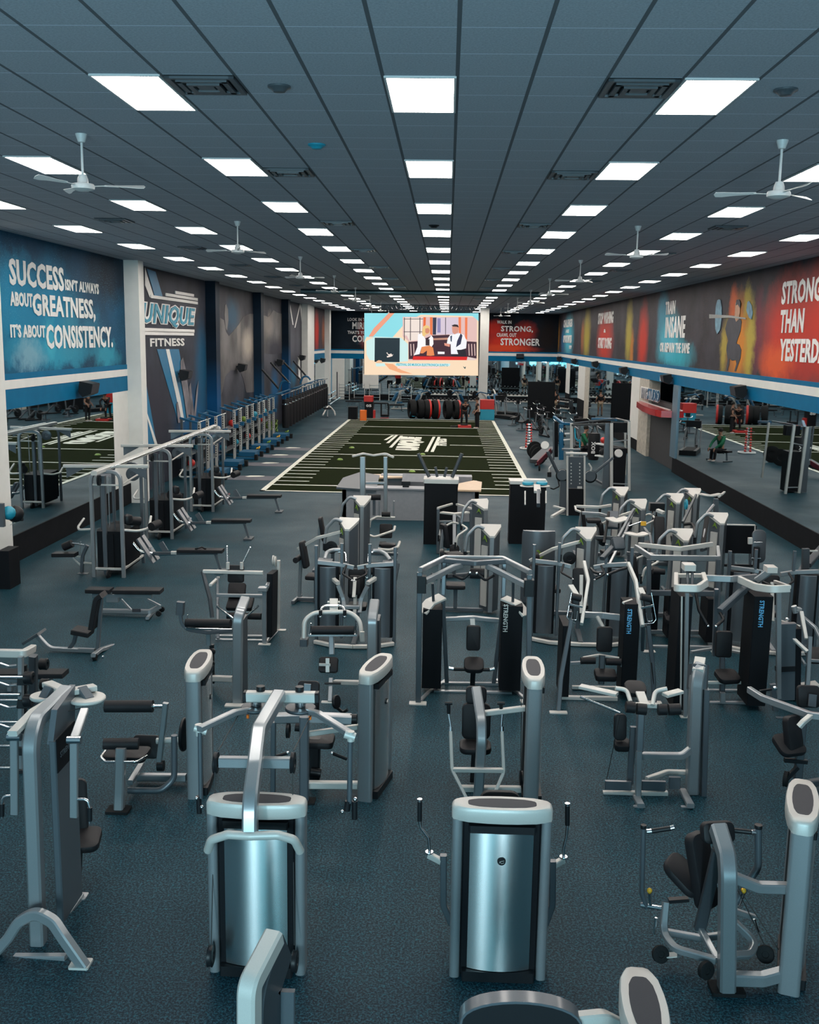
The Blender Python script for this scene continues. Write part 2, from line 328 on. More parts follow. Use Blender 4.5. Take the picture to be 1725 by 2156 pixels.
# ---- right wall
RB=[(24.3,5.4,3.4,2.2,REDC,.95),(27.6,5.2,2.6,1.9,REDC,.95),(28.4,4.5,1.8,.7,(.65,.10,.03),.9),(30.2,5.4,.6,1.5,(.25,.03,.06),.5),
 (32.0,5.0,1.5,1.8,ORC,.95),(33.7,4.8,.6,1.2,(.40,.30,.05),.85),(30.9,5.0,.6,1.6,(.45,.36,.06),.85),(32.9,6.1,.6,.9,(.5,.10,.03),.8),(31.4,6.3,.5,.7,YLC,.8),
 (41.0,4.55,4.0,.75,(.02,.36,.46),.95),(42.3,5.3,2.6,1.3,CYC,.95),(43.6,6.3,1.3,1.1,(.04,.25,.36),.85),
 (47.7,5.1,1.5,2.0,REDC,.95),(51.4,5.4,1.2,1.9,YLC,.85),(50.4,4.6,.6,1.2,ORC,.7),(59.2,5.0,3.6,1.8,REDC,.95),(59,6.1,2.6,.8,(.35,.04,.03),.8),
 (66.9,5.4,2.0,2.1,YLC,.8),(69,5.2,1.0,1.4,(.35,.12,.04),.7),(77,5.3,3.9,2.0,CYC,.9),(80.5,5,1.6,1.4,(.02,.14,.30),.7),(84.2,5.2,1.4,1.9,(.50,.25,.04),.9)]
MRW=murals('colour_splash_mural',(.034,.032,.040),RB,.55,speck=(.25,.10,.08))
wallbox('wall_right',XR,19,YB,4.10,CZ,MRW,1)
wallbox('trim_6',XR-.02,19,YB,3.98,4.11,BND,1); wallbox('trim_7',XR-.03,19,YB,3.77,3.99,WHT,1); wallbox('trim_8',XR-.02,19,YB,3.38,3.78,BND,1)
wallbox('wall_mirror_3',XR-.01,19,40.0,.58,3.38,MIR,1); wallbox('wall_right_base',XR-.03,19,40.1,0,.58,BLKW,1)
SGL=mat('blue_grey_post',(.10,.17,.22),.4,.2,noise=.05)
wallbox('trim_9',XR-.06,39.6,40.5,0.58,3.38,SGL,1,.2)
struct('wall_right_studio',MB().box((XR+2.2,38,0),(XR+2.4,46,3.4),0),BLKW); struct('wall_right_studio_side',MB().box((XR+.1,40.5,0),(XR+2.3,40.6,3.4),0),BLKW)
DGW=mat('charcoal_wall',(.030,.030,.033),.6,0,noise=.12,nscale=5)
wallbox('wall_right_studio_front',XR+.12,40.5,45.5,0,2.55,DGW,1)
wallbox('wall_right_column_1',XR-.02,45.5,47.7,0,3.38,STN,1,.5); wallbox('wall_right_column_2',XR-.01,47.7,49.9,.5,3.38,WHT,1,.5); wallbox('wall_right_base_2',XR-.0,47.7,64.6,0,.5,BLKW,1,.5)
wallbox('wall_mirror_4',XR-.01,49.9,64.6,.5,3.38,MIR,1); wallbox('wall_right_column_3',XR-.03,64.6,66.6,0,3.38,STN,1,.5); wallbox('wall_right_column_4',XR-.01,66.6,70.2,1.2,3.38,WHT,1,.5)
wallbox('wall_right_base_3',XR-.02,66.6,70.2,0,1.2,BLKW,1,.5)
wallbox('wall_mirror_5',XR-.01,70.2,75,.5,3.38,MIR,1); wallbox('wall_right_column_5',XR-.02,75,77.4,1.2,3.38,WHT,1,.5); wallbox('wall_right_base_4',XR-.03,75,77.4,0,1.2,BLKW,1,.5); wallbox('wall_mirror_6',XR-.01,77.4,84,.5,3.38,MIR,1)
# ---- back wall
def backbox(name,x0,x1,z0,z1,mt,t=.25,y=YB): return struct(name,MB().box((x0,y,z0),(x1,y+t,z1),0),mt)
MBK=murals('heart_mural',(.006,.012,.02),[(-4.5,4.9,3.2,.9,(.02,.16,.24),.8),(-6.9,5.4,.5,1.4,(.4,.05,.03),.5),(4.6,4.7,2.3,1.3,(.55,.03,.015),.95),(3.7,5.9,1.0,.8,(.5,.025,.015),.9),(6.3,5.7,1.1,1.0,(.42,.03,.02),.9),(4.9,6.35,.5,.5,(.02,.01,.01),.9),(4.5,4.35,3.4,.4,(.6,.06,.02),.9),(8,5.4,1.1,2,(.015,.01,.01),.9)],.4,axis=0)
backbox('wall_back',-10,9.2,4.05,CZ,MBK); backbox('trim_10',-10,9.2,3.72,3.95,WHT,y=YB-.03); backbox('trim_11',-10,9.2,3.3,4.06,BND,y=YB-.02)
backbox('wall_mirror_7',-9.4,9.0,.45,3.3,MIR,y=YB-.01); backbox('wall_back_base',-10,9.2,0,.45,BLKW,y=YB-.02)
backbox('wall_back_column_1',-9.4,-8.4,0,3.3,WHT,.3,YB-.2); backbox('wall_back_column_2',-6.9,-5.6,.9,3.3,WHT,.3,YB-.1)
struct('wall_back_column_3',MB().box((2.15,70,0),(2.75,70.6,CZ),0),WHT)
# rear wall behind the mezzanine, solid and out of view
GLW=mat('rear_wall_paint',(.3,.32,.34),.7,0,noise=.05,nscale=2)
struct('wall_rear',MB().box((-13,-8.2,0),(14,-8,CZ),0),GLW)
struct('wall_left_outer',MB().box((-12.2,-8,0),(-12,92,CZ),0),GLW); struct('wall_right_outer',MB().box((12.6,-8,0),(12.8,92,CZ),0),GLW)
struct('wall_left_near',MB().box((-9.6,-8,0),(-9.43,19,CZ),0),GLW); struct('wall_right_near',MB().box((8.9,-8,0),(9.1,19,CZ),0),GLW)
# ---------------------------------------------------------------- lettering on the walls
def lw(s,X,xl,yb,yt,xr,mt=WTX,k=1,d=.012,shear=0,b=.036,name='lettering',parent=None):
    """words on a side wall (left X<0, right X>0) from their corner pixels"""
    p=AX(xl,yb,X); h=AX(xl,yt,X).z-p.z; w=abs(AX(xr,(yb+yt)/2,X).y-p.y)*k; sg=1 if X<0 else -1
    p.x=X; return text(name,s,p,(0,sg,0),(0,0,1),w,h,mt,parent,d,b,shear)
def trimtag(o,n): o['kind']='structure'; o.name='trim_lettering_%d'%n; return o
_n=[0]
def TL(*a,**k): _n[0]+=1; return trimtag(lw(*a,**k),_n[0])
x=XL+.005
TL('SUCCESS',x,20,600,543,133); TL("ISN'T ALWAYS",x,137,611,586.6,207); TL('ABOUT',x,21.4,644,613,67.5); TL('GREATNESS,',x,69.4,673,617,199.7)
TL("IT'S ABOUT",x,22,711,682,94.5); TL('CONSISTENCY.',x,98,735,683,236.7)
x=XM+.005; CYL=mat('teal_lettering',(.01,.24,.36),.5,0,noise=.15,nscale=3)
# logo: white bars, outlined teal word, FITNESS
def lbar(xl,yl,xr,h,X=XM+.005,n=None):
    p=AX(xl,yl,X); q=AX(xr,yl,X); _n[0]+=1
    o=struct('trim_lettering_%d'%_n[0],MB().box((X,p.y,p.z-h/2),(X+.03,q.y,p.z+h/2),0),WTX); return o
lbar(316,624,415,.10); lbar(348,620,415,.10); lbar(368,615.5,407,.10)
TL('UNIQUE',x+.004,297,689,633,412,mt=WTX,shear=.25,b=.10,d=.02); TL('UNIQUE',x+.02,300,687,636,409.5,mt=CYL,shear=.25,b=.015,d=.03)
lbar(296,694,408,.12); lbar(296,701,407,.12); TL('FITNESS',x,316,730,712,388,b=.03)
def stripe(pts,mt,X=XM+.004,d=.01,name=None):
    _n[0]+=1; q=[AX(a,b,X) for a,b in pts]; q=[V((X,p.y,p.z)) for p in q]
    return struct('trim_lettering_%d'%_n[0],MB().poly(q,(d,0,0)),mt)
BST=mat('blue_stripe',(.005,.15,.30),.5,0,noise=.1,nscale=2); GHD=mat('grey_print',(.15,.14,.16),.6,0,noise=.5,nscale=1.5)
stripe([(305,563),(309,578),(323,622),(315,626),(305,600)],WTX); stripe([(309,566),(327,572),(342,624),(325,622)],BST)
stripe([(330,735),(376,735),(404,880),(375,888)],BST); stripe([(349,735),(356,735),(380,840),(388,888),(382,888)],WTX,X=XM+.016)
stripe([(306,800),(330,938),(306,938)],BST); stripe([(306,868),(309,868),(332,938),(326,938)],WTX,X=XM+.016)
for f in ([(380,760),(385,753),(390,775),(398,830),(404,885),(394,885),(388,840),(381,800)],[(398,815),(401,805),(404,830),(410,885),(402,885)],[(414,820),(418,800),(416,830),(412,880),(408,880)],[(371,850),(374,846),(379,870),(382,890),(375,890)]): stripe(f,GHD,X=XM+.03)
# cross stripes on the third and fourth bays
for a in ([(609,640),(611,640),(618,684),(616,684)],[(631,640),(633,640),(622,690),(620,690)],[(631,640),(634,640),(645,745),(643,745)],[(627,752),(631,752),(633,800),(629,800)]): stripe(a,WTX)
# right wall words
x=XR-.005
TL('STRONGER',x,1646,642,594,1725,k=8/5.75); TL('THAN',x,1642.5,701,653,1693.5); TL('YESTERDAY',x,1641,760,713,1725,k=9/6.75)
TL('TRAIN',x,1401.5,663,636,1422.7); TL('INSANE',x,1400.5,712,668,1443.4); TL('OR REMAIN THE SAME',x,1390,741,721,1452.7)
TL('STOP WISHING',x,1259.6,683.5,660,1292); TL('&',x,1271.7,700.5,693,1276); TL('START DOING',x,1259.6,733,711,1288)
TL('CHALLENGES',x,1187,690,674,1205.5,b=.05); TL('ARE',x,1191.5,701,694,1198.5); TL('OPPORTUNITIES',x,1186,722,706,1204,b=.05); TL('NOW',x,1198.5,735,727,1204)
# back wall words
def BW(s,xl,yb,yt,xr,k=1):
    p=A(xl,yb,YB-.01); h=A(xl,yt,YB-.01).z-p.z; w=(A(xr,yb,YB-.01).x-p.x)*k; p.y=YB-.01; _n[0]+=1
    trimtag(text('t',s,p,(1,0,0),(0,0,1),w,h,WTX,None,.03,.03),_n[0])
BW('LOOK IN THE',732,676,669,768,11/8.6); BW('MIRROR',742,693,678,768,6/3); BW("THAT'S YOUR",732,703,696,768,11/8.2); BW('COMPETITION',742,720,706,768,11/3)
BW('WALK IN',1046.7,681.5,674.5,1077); BW('STRONG,',1055,700,686,1122.5); BW('CRAWL OUT',1046,709,701,1087.6); BW('STRONGER',1054,727,712,1137)
# athlete printed on the right wall
ATH=mat('navy_print',(.02,.022,.035),.6,0,noise=.3,nscale=3); CYP=mat('pale_blue_print',(.13,.27,.36),.6,0,noise=.3,nscale=6); GPT=mat('grey_metal_print',(.26,.27,.26),.6,0,noise=.2); SKP=mat('warm_skin_print',(.42,.24,.15),.6,0,noise=.3,nscale=4)
def stR(pts,mt,d): return stripe([(1300+a/4.059,520+b/4.059) for a,b in pts],mt,X=XR-.005-d,d=-.008)
stR([(1020,590),(1050,600),(1065,640),(1055,720),(1030,790),(1020,825),(1045,835),(1062,880),(1055,950),(1030,1020),(1015,1065),(1003,1062),(1020,1000),(1015,965),(985,972),(962,955),(958,1000),(945,1060),(932,1055),(945,960),(935,880),(938,840),(950,800),(935,750),(925,700),(940,640),(975,585)],ATH,0)
stR([(1012,480),(1030,455),(1048,470),(1050,560),(1040,620),(1018,640),(1005,600)],SKP,.01)
stR([(1020,452),(1045,448),(1056,480),(1050,520),(1032,490),(1015,500)],ATH,.02)
stR([(870,447),(885,455),(895,520),(893,620),(880,710),(855,745),(840,700),(838,600),(845,500),(858,455)],CYP,.01)
stR([(788,575),(960,585),(1100,605),(1100,618),(960,605),(788,610)],GPT,.02)
stR([(1115,470),(1130,460),(1150,500),(1160,560),(1150,620),(1125,600),(1105,540)],CYP,.01)
# ---------------------------------------------------------------- turf field
struct('floor_turf',MB().box((-5.98,32.9,0),(2.9,64,.012),0),TUR)
def line(n,x0,y0,x1,y1): return MB().box((x0,y0,.012),(x1,y1,.016),0)
mb=MB(); w=.13
for a in ((-6.05,32.85,3.0,33.0),(-6.05,63.9,3.0,64.05),(-6.05,32.85,-5.88,64.05),(2.83,32.85,3.0,64.05)): mb.box((a[0],a[1],.012),(a[2],a[3],.017),0)
yl=[34.35+4.75*i for i in range(7)]
for i,y in enumerate(yl):
    if i==3: mb.box((-5.9,y-w/2,.012),(-3.1,y+w/2,.017),0); mb.box((.2,y-w/2,.012),(2.9,y+w/2,.017),0)
    else: mb.box((-5.9,y-w/2,.012),(2.9,y+w/2,.017),0)
    for k in range(1,5):
        q=y+k*.95
        if q<63.8: mb.box((-5.9,q-.05,.012),(-4.75,q+.05,.017),0); mb.box((1.75,q-.05,.012),(2.9,q+.05,.017),0)
struct('floor_turf_lines',mb,TLN)
# logo in the turf (read from the left side): words run away from the viewer
def turftext(s,cx,y0,wl,h,b=.05): 
    _n[0]+=1; return trimtag(text('t',s,V((cx,y0,.012)),(0,1,0),(-1,0,0),wl,h,TLN,None,.006,b,.2),_n[0])
turftext('UNIQUE',-1.05,45.9,6.6,1.25,.09); turftext('FITNESS',.05,48.2,3.6,.5,.05)
mb=MB()
for cx,y0,y1 in ((-2.55,47.0,52.8),(-2.8,49.0,53.4),(-3.0,50.5,53.0),(-.86,45.5,52.6),(-.6,45.5,52.6)): mb.poly([(cx-.07-.10*0,y0,.012),(cx+.07,y0,.012),(cx+.07+.25,y1,.012),(cx-.07+.25,y1,.012)],(0,0,.005))
struct('floor_turf_logo',mb,TLN)
# lanes of lighter rubber with white foot shapes beside the turf
LAN=mat('grey_floor_lane',(.075,.078,.095),.7,0,noise=.15,nscale=30)
for i,(px,py) in enumerate(((537,1003),(569,975),(590,958),(617,943))):
    p=AZ(px,py); 
    struct('floor_lane_%d'%(i+1),MB().box((-8.2,p.y-1.0,0),(-6.1,p.y+.1,.004),0),LAN)
    mb=MB(); q=V((p.x,p.y,.004)); mb.poly([q+V((a,b,0)) for a,b in ((-.34,-.1),(-.2,-.2),(.1,-.12),(.3,.0),(.34,.12),(.1,.2),(-.2,.18))],(0,0,.003)); struct('floor_lane_mark_%d'%(i+1),mb,TLN)
# ---------------------------------------------------------------- ceiling fittings
LED=mat('light_diffuser',(.9,.9,.88),.5,0,emit=(1,.93,.86),es=LEDS)
FRM=mat('light_frame',(.5,.5,.5),.5,0,noise=.03)
def rowname(m): return ['nearest','second','third','fourth','fifth','sixth','seventh','eighth','ninth','tenth','eleventh','twelfth','thirteenth','fourteenth','fifteenth','sixteenth','seventeenth','eighteenth','nineteenth'][m]
COLN={-3:'column along the left wall',-2:'column second from the left wall',-1:'column just left of the middle',0:'middle column',1:'column just right of the middle',2:'column second from the right wall',3:'column along the right wall'}
lp=T('ceiling_light','','light',(GX+TX/2,GY+TY,CZ),'ceiling panel lights')
c=lp.loc; a=.555/2; b=1.265/2
lp.p('diffuser',MB().box((c.x-a,c.y-b,CZ-.012),(c.x+a,c.y+b,CZ-.001),0),LED)
fb=MB()
for x0,y0,x1,y1 in ((-a-.02,-b-.02,a+.02,-b),(-a-.02,b,a+.02,b+.02),(-a-.02,-b,-a,b),(a,-b,a+.02,b)): fb.box((c.x+x0,c.y+y0,CZ-.016),(c.x+x1,c.y+y1,CZ),0)
lp.p('frame',fb,FRM)
first=True
for m in range(19):
    for k in range(-3,4):
        x_=GX+TX/2+4*TX*k; y_=GY+TY+6*TY*m
        lab='white rectangular ceiling light, %s row from the camera, %s'%(rowname(m),COLN[k])
        if first: lp.o.location=(x_,y_,CZ); lp.o['label']=lab; first=False
        else: dup(lp.o,(x_,y_,CZ),0,lab)
# air diffusers
def vent_proto():
    t=T('air_vent','','vent',(0,0,0),'ceiling air vents'); fr=MB(); z=0; vn=MB()
    for i,s_ in enumerate((.29,.215,.14)):
        d=.03*i
        for x0,y0,x1,y1 in ((-s_,-s_,s_,-s_+.045),(-s_,s_-.045,s_,s_),(-s_,-s_,-s_+.045,s_),(s_-.045,-s_,s_,s_)): vn.poly([(x0,y0,-.005-d*.3),(x1,y0,-.005-d*.3),(x1,y1,-.005-d*.3),(x0,y1,-.005-d*.3)],(0,0,-.02))
    t.p('louvre',vn,GRY); t.p('backing',MB().box((-.295,-.31,-.004),(.295,.31,0),0),BLK); t.p('centre_plate',MB().box((-.07,-.07,-.035),(.07,.07,-.02),0),GRY)
    return t.o
vp=vent_proto(); first=True
yv=[9.11,13.72,19.6,25.5,31.4,37.3,43.2,49.2,55.1]
for nm,x_,ys in (('left of the middle',-2.1,yv),('right of the middle',1.55,yv),('by the left lights',-6.3,yv[2:7]),('by the right lights',5.1,yv[2:7])):
    for i,y_ in enumerate(ys):
        lab='dark square ceiling vent %s, %s from the camera'%(nm,rowname(i) if i else 'nearest')
        if first: vp.location=(x_,y_,CZ); vp['label']=lab; first=False
        else: dup(vp,(x_,y_,CZ),0,lab)
# fans
def fan_proto():
    t=T('ceiling_fan','','fan',(0,0,0),'white ceiling fans')
    t.p('canopy',MB().lathe((0,0,0),[(.0,0),(.095,0),(.09,-.03),(.055,-.14),(.02,-.15),(0,-.15)]),WPL)
    t.p('downrod',MB().cyl((0,0,-.13),(0,0,-.72),.02),WPL)
    t.p('motor',MB().lathe((0,0,-.9),[(0,.2),(.06,.2),(.085,.12),(.09,.05),(.17,.04),(.19,.0),(.18,-.05),(.08,-.09),(0,-.09)],n=24),WPL)
    for k in range(3):
        M=Mx.Rotation(R(118*k+8),4,'Z'); b=MB(M)
        b.bar([(.15,0,-.9),(.38,0,-.885)],.05,.012)
        out=[(.34,-.02),(.7,-.035),(.88,-.055),(.98,-.05),(1.0,0),(.97,.05),(.85,.045),(.6,.025),(.34,.02)]
        b.poly([(x_,y_,-.885+.05*y_/.08) for x_,y_ in out],(0,0,.008)); t.p('blade',b,WPL)
    return t.o
fp=fan_proto(); first=True
for i in range(8):
    for sd,x_ in (('left',-3.98),('right',3.46)):
        y_=11.34+8.25*i; lab='white three-blade ceiling fan, %s from the camera on the %s side'%('nearest' if i==0 else rowname(i),sd)
        rz=R((0,40,10,75,100,25,60,90)[i]+(0 if sd=='left' else 35)); SC_=(.66,.66,.60)
        if first: fp.location=(x_,y_,CZ); fp.rotation_euler=(0,0,rz); fp.scale=SC_; fp['label']=lab; first=False
        else: dup(fp,(x_,y_,CZ),rz,lab,scale=SC_)
# sprinkler heads / speakers / detectors in the ceiling
for (px,py,kind,lab) in ((588,181,'recessed_speaker','round flush ceiling disc right of the nearest left vent'),(1655,188,'recessed_speaker','round flush ceiling disc beside the nearest right light'),(667,304,'smoke_detector','small teal-tinted ceiling detector between the left lights'),(914,474,'dome_camera','small dark dome camera between middle ceiling lights')):
    p=AZ(px,py,CZ); one(kind,lab,'detector' if 'det' in kind else ('camera' if 'dome' in kind else 'speaker'),MB().lathe((p.x,p.y,CZ),[(0,0),(.1,0),(.1,-.015),(.07,-.03),(.05,-.05),(0,-.055)]),{'recessed_speaker':GRY,'smoke_detector':TEA,'dome_camera':BLK}[kind])
# wall speakers
def spk(px,py,X,lab,Yb=None):
    p=AX(px,py,X) if Yb is None else A(px,py,Yb); sg=1 if (X or 0)<0 else -1
    t=T('wall_speaker',lab,'speaker',p,'black speakers on the wall bands')
    if Yb is None: M=Mx.Translation(p)@Mx.Rotation(0 if sg<0 else math.pi,4,'Z')
    else: M=Mx.Translation(p)@Mx.Rotation(R(90),4,'Z')
    b=MB(M); b.poly([(-.14,-.30,.16),(-.46,-.30,.10),(-.40,-.30,-.16),(-.2,-.30,-.24),(-.1,-.30,-.1)],(0,.6,0)); t.p('cabinet',b,BLK)
    b=MB(M); b.bar([(0,0,0),(-.16,0,0)],.07); t.p('bracket',b,BLK)
    b=MB(M); b.poly([(-.462,-.27,.085),(-.41,-.27,-.145),(-.42,-.27,-.147),(-.472,-.27,.083)],(0,.54,0)); t.p('grille',b,INS)
spk(165,815,XL,'large black wall speaker on the blue band left of the white column'); spk(375,787,XM,'black wall speaker below the logo mural'); spk(498,772,XM,'black wall speaker on the grey athlete mural'); spk(580,762,XM,'black wall speaker on the third mural bay'); spk(628,752,XM,'black wall speaker on the fourth mural bay'); spk(672,758,XM,'black wall speaker between the two far white columns')
for (px,py),n in zip(((1575,822),(1418,796),(1325,779),(1263,766),(1217,760),(1185,755)),('nearest on the right wall','beside the studio sign','on the band above the stone column','third beyond the studio sign','next to last on the right wall','last on the right wall')): spk(px,py,XR,'black wall speaker on the right blue band, '+n)
spk(1095,749,0,'black speaker on the band of the back wall',YB)
# ================================================================ machines
def pt(q):
    if len(q)==4: return AZ(q[0],q[1],q[3])
    return A(*q)
def prim(b,s):
    k=s[0]
    if k=='b': b.bar([pt(q) for q in s[3]],s[1],s[2],br=(s[4] if len(s)>4 else None),up=(s[5] if len(s)>5 else None))
    elif k=='t': b.tube([pt(q) for q in s[2]],s[1],br=(s[3] if len(s)>3 else None))
    elif k=='c': b.cyl(pt(s[2]),pt(s[3]),s[1],n=18)
    elif k=='w': b.wheel(pt(s[1]),s[4],s[2],s[3])
    elif k=='d': b.lathe(pt(s[1]),[(0,0),(s[2]*.95,0),(s[2],s[3]*.3),(s[2],s[3]*.7),(s[2]*.95,s[3]),(0,s[3])],s[4],28)
    elif k=='box':
        x0,y0,x1,y1,Y0,Y1=s[1:7]; p=A(x0,y0,Y0); q=A(x1,y1,Y0); b.box((p.x,Y0,q.z),(q.x,Y1,p.z),.008)
    elif k=='slab':   # box from pixel top-left / bottom-right, standing on the floor
        x0,y0,x1,Y0,Y1,z0=s[1:7]; p=A(x0,y0,Y0); q=A(x1,y0,Y0); b.box((p.x,Y0,z0),(q.x,Y1,p.z),.01)
    elif k=='pad':
        s=tuple(s)+(0,0)[max(0,len(s)-5):] if len(s)<7 else s
        b.pad(pt(s[1]),s[2],s[3],s[4],(Mx.Rotation(R(s[6]),3,'Z')@Mx.Rotation(R(s[5]),3,'X')),r=min(.02,s[4]*.4),rc=(s[7] if len(s)>7 else .04))
    elif k=='ft': p=AZ(s[1],s[2]); b.foot(p,*(s[3:] if len(s)>3 else ()))
    elif k=='ball': p=pt(s[1]); b.lathe(p,[(0,-s[2])]+[(s[2]*math.sin(a*math.pi/6),-s[2]*math.cos(a*math.pi/6)) for a in range(1,6)]+[(0,s[2])],n=12)
def spec(t,specs):
    for s in specs:
        nm,mt=s[0],s[1]; lab=None; pr=s[2:]
        if isinstance(pr[-1],str): lab=pr[-1]; pr=pr[:-1]
        b=MB()
        for q in pr: prim(b,q)
        t.p(nm,b,mt,lab)
    return t
def mach(name,label,cat,loc,specs,group=None): return spec(T(name,label,cat,V((loc[0],loc[1],0)),group),specs)
def tower(t,cx,cy,ang,W=.78,H=1.45,k=1,emblem=True):
    """shrouded weight-stack tower: two posts, moulded cap with dark inset, curved brushed panel"""
    M=Mx.Translation((cx,cy,0))@Mx.Rotation(R(ang),4,'Z'); h=W/2
    out=[(-h,-.035),(-h+.012,-.062),(-h+.05,-.083),(-h*.68,-.108),(-h*.3,-.124),(0,-.128),(h*.3,-.124),(h*.68,-.108),(h-.05,-.083),(h-.012,-.062),(h,-.035)]; out=out+[(x,-y) for x,y in out[::-1]]
    b=MB(M); b.sweep([(0,0,z) for z in (H-.115,H-.11,H-.03,H-.01,H)],out,up=(0,1,0),scl=[.98,1,1,.98,.94]); t.p('cap',b,CRM)
    ins=[(x*.68,y*.62) for x,y in out]; b=MB(M); b.sweep([(0,0,H-.004),(0,0,H+.002)],ins,up=(0,1,0)); t.p('cap_inset',b,INS,'dark inset panel')
    for sx in (-1,1):
        b=MB(M); b.sweep([(sx*(h-.048),0,0),(sx*(h-.045),0,H-.11)],rround(.08,.165,.03,3),up=(0,1,0)); t.p('post',b,SIL)
    b=MB(M); b.box((-h+.09,-.06,.03),(h-.09,.075,H-.12),.01); t.p('weight_stack_housing',b,STK)
    b=MB(M); n=10; w=W*.315; pr=[(w*(-1+2*i/n),-.075-.045*(1-(-1+2*i/n)**2)) for i in range(n+1)]; pr+=[(w,-.06),(-w,-.06)]
    b.sweep([(0,0,.09),(0,0,H-.20)],pr,up=(0,1,0)); t.p('front_panel',b,BRU,'brushed metal panel')
    b=MB(M); b.box((-w-.01,-.115,H-.2),(w+.01,-.05,H-.14),.01); t.p('header_strip',b,BLK); b=MB(M); b.box((-w-.04,-.125,.0),(w+.04,.09,.085),.01); t.p('plinth',b,BLK)
    if emblem:
        b=MB(M); b.lathe((0,-.117,H-.42),[(0,0),(.034,0),(.032,.012),(0,.014)],(0,-1,0),20); e=t.p('emblem',b,BLK)
        b=MB(M); b.bar([(-.018,-.135,H-.43),(-.006,-.135,H-.415),(.02,-.135,H-.41)],.006,.003,br=.004); b.bar([(-.016,-.135,H-.415),(.0,-.135,H-.435),(.02,-.135,H-.425)],.005,.003,br=.004); t.p('emblem_mark',b,CRM,sub=e)
def tower_px(t,near,far,**k):
    H=k.get('H',1.45); a=AZ(*near,H); b=AZ(*far,H); d=b-a; m=(a+b)/2; k.setdefault('W',min(.85,max(.7,d.length)))
    tower(t,m.x,m.y,math.degrees(math.atan2(d.y,d.x)),**k)
X_=(1,0,0); Y_=(0,1,0); Z_=(0,0,1)
def hang(t,px,py,z,z2,r=.022,grip=True,side=0):
    """vertical tube hanging from an arm end, with a handle"""
    p=AZ(px,py,z); b=MB(); b.bar([(p.x,p.y,z),(p.x,p.y,z2)],r*2); t.p('hanging_tube',b,SIL)
    if grip:
        b=MB(); b.cyl((p.x+side,p.y,z2+.02),(p.x+side,p.y,z2-.14),.02); t.p('grip',b,BLK)
        b=MB(); b.lathe((p.x+side+.03,p.y,z2-.06),[(0,-.024),(.02,-.014),(.024,0),(.02,.014),(0,.024)],n=10); t.p('knob',b,CHR)
# ---- M1: machine at the left edge with two round cams on top
t=T('pulldown_machine','tall silver machine at the left edge with arched foot and two round top plates','exercise machine',(-3.3,7.7,0))
spec(t,[('post',SIL,('b',.115,.115,[(82,2005,7.65),(65,1560,7.65),(78,1515,7.82),(140,1455,8.28)],.22)),
 ('arched_foot',SIL,('b',.085,.085,[(178,2036,7.35),(133,1972,7.38),(112,1940,7.42),(75,1920,7.45),(40,1940,7.45),(20,1972,7.45),(-40,2040,7.45)],.16)),
 ('base_bar',SIL,('b',.07,.07,[(-45,2018,7.5),(140,2018,7.45)])),
 ('foot_plate',CRM,('ft',170,2032,.16,.14,.02)),
 ('rear_foot',SIL,('b',.08,.06,[(140,1925,8.1),(168,1885,8.35)]),('ft',160,1888,.2,.12)),
 ('crown_plate',CRM,('b',.10,.05,[(100,1440,8.55),(140,1458,8.28),(200,1447,8.45)],.02),('b',.08,.05,[(140,1458,8.28),(70,1500,7.95),(26,1545,7.6)],.05)),
 ('cam_plate',CRM,('d',(92,1470,8.35),.115,.03,Z_)),('cam_plate',CRM,('d',(184,1474,8.3),.155,.03,Z_)),
 ('cam_block',GRY,('b',.09,.06,[(92,1472,8.3),(104,1448,8.36)])),('cam_block',GRY,('b',.09,.06,[(188,1474,8.28),(172,1450,8.36)])),
 ('swing_arm',SIL,('b',.065,.05,[(70,1500,8.1),(26,1548,7.72)])),('swing_arm',SIL,('b',.07,.05,[(178,1496,8.1),(157,1555,7.7)])),
 ('hanging_bar',SIL,('b',.062,.04,[(30,1552,7.7),(31,1714,7.7)])),('hanging_bar',SIL,('b',.062,.04,[(156,1556,7.7),(156,1720,7.7)])),
 ('bracket',CHR,('t',.032,[(16,1552,7.68),(44,1552,7.68)])),('bracket',CHR,('t',.032,[(142,1558,7.68),(171,1558,7.68)])),
 ('handle',CHR,('t',.013,[(160,1683,7.7),(184,1683,7.7),(189,1700,7.7),(189,1733,7.7)],.04)),('handle',CHR,('t',.013,[(28,1675,7.7),(8,1677,7.7),(4,1690,7.7),(4,1722,7.7)],.04)),
 ('grip',BLK,('c',.02,(189,1700,7.7),(189,1728,7.7))),('grip',BLK,('c',.02,(4,1692,7.7),(4,1718,7.7))),
 ('backrest',VIN,('pad',(152,1712,8.75),.28,.62,.08,78,20,.06)),('seat',VIN,('pad',(172,1768,8.6),.34,.34,.07,8,10,.08)),
 ('seat_post',BLK,('b',.07,.07,[(165,1785,8.6),(160,1885,8.5)])),('adjuster',CRM,('b',.03,.012,[(160,1800,8.4),(142,1846,8.25)])),
 ('cable',CRK,('c',.004,(100,1508,8.0),(175,1490,8.2)))])
b=MB(); b.box((-3.18,7.76,.12),(-3.12,8.22,1.72),.01); b.poly([(-3.19,7.76,1.7),(-3.19,8.26,1.7),(-3.19,8.3,2.02),(-3.19,7.88,1.95)],(.05,0,0)); t.p('side_shroud',b,GRY)
b=MB(); b.box((-3.118,7.76,1.45),(-3.11,8.18,1.74),.004); pl=t.p('placard',b,STK)
text('placard_lettering','STRENGTH',V((-3.108,7.82,1.56)),(0,1,0),(0,0,1),.32,.05,GRY,pl,.003,.02,origin=t.loc)
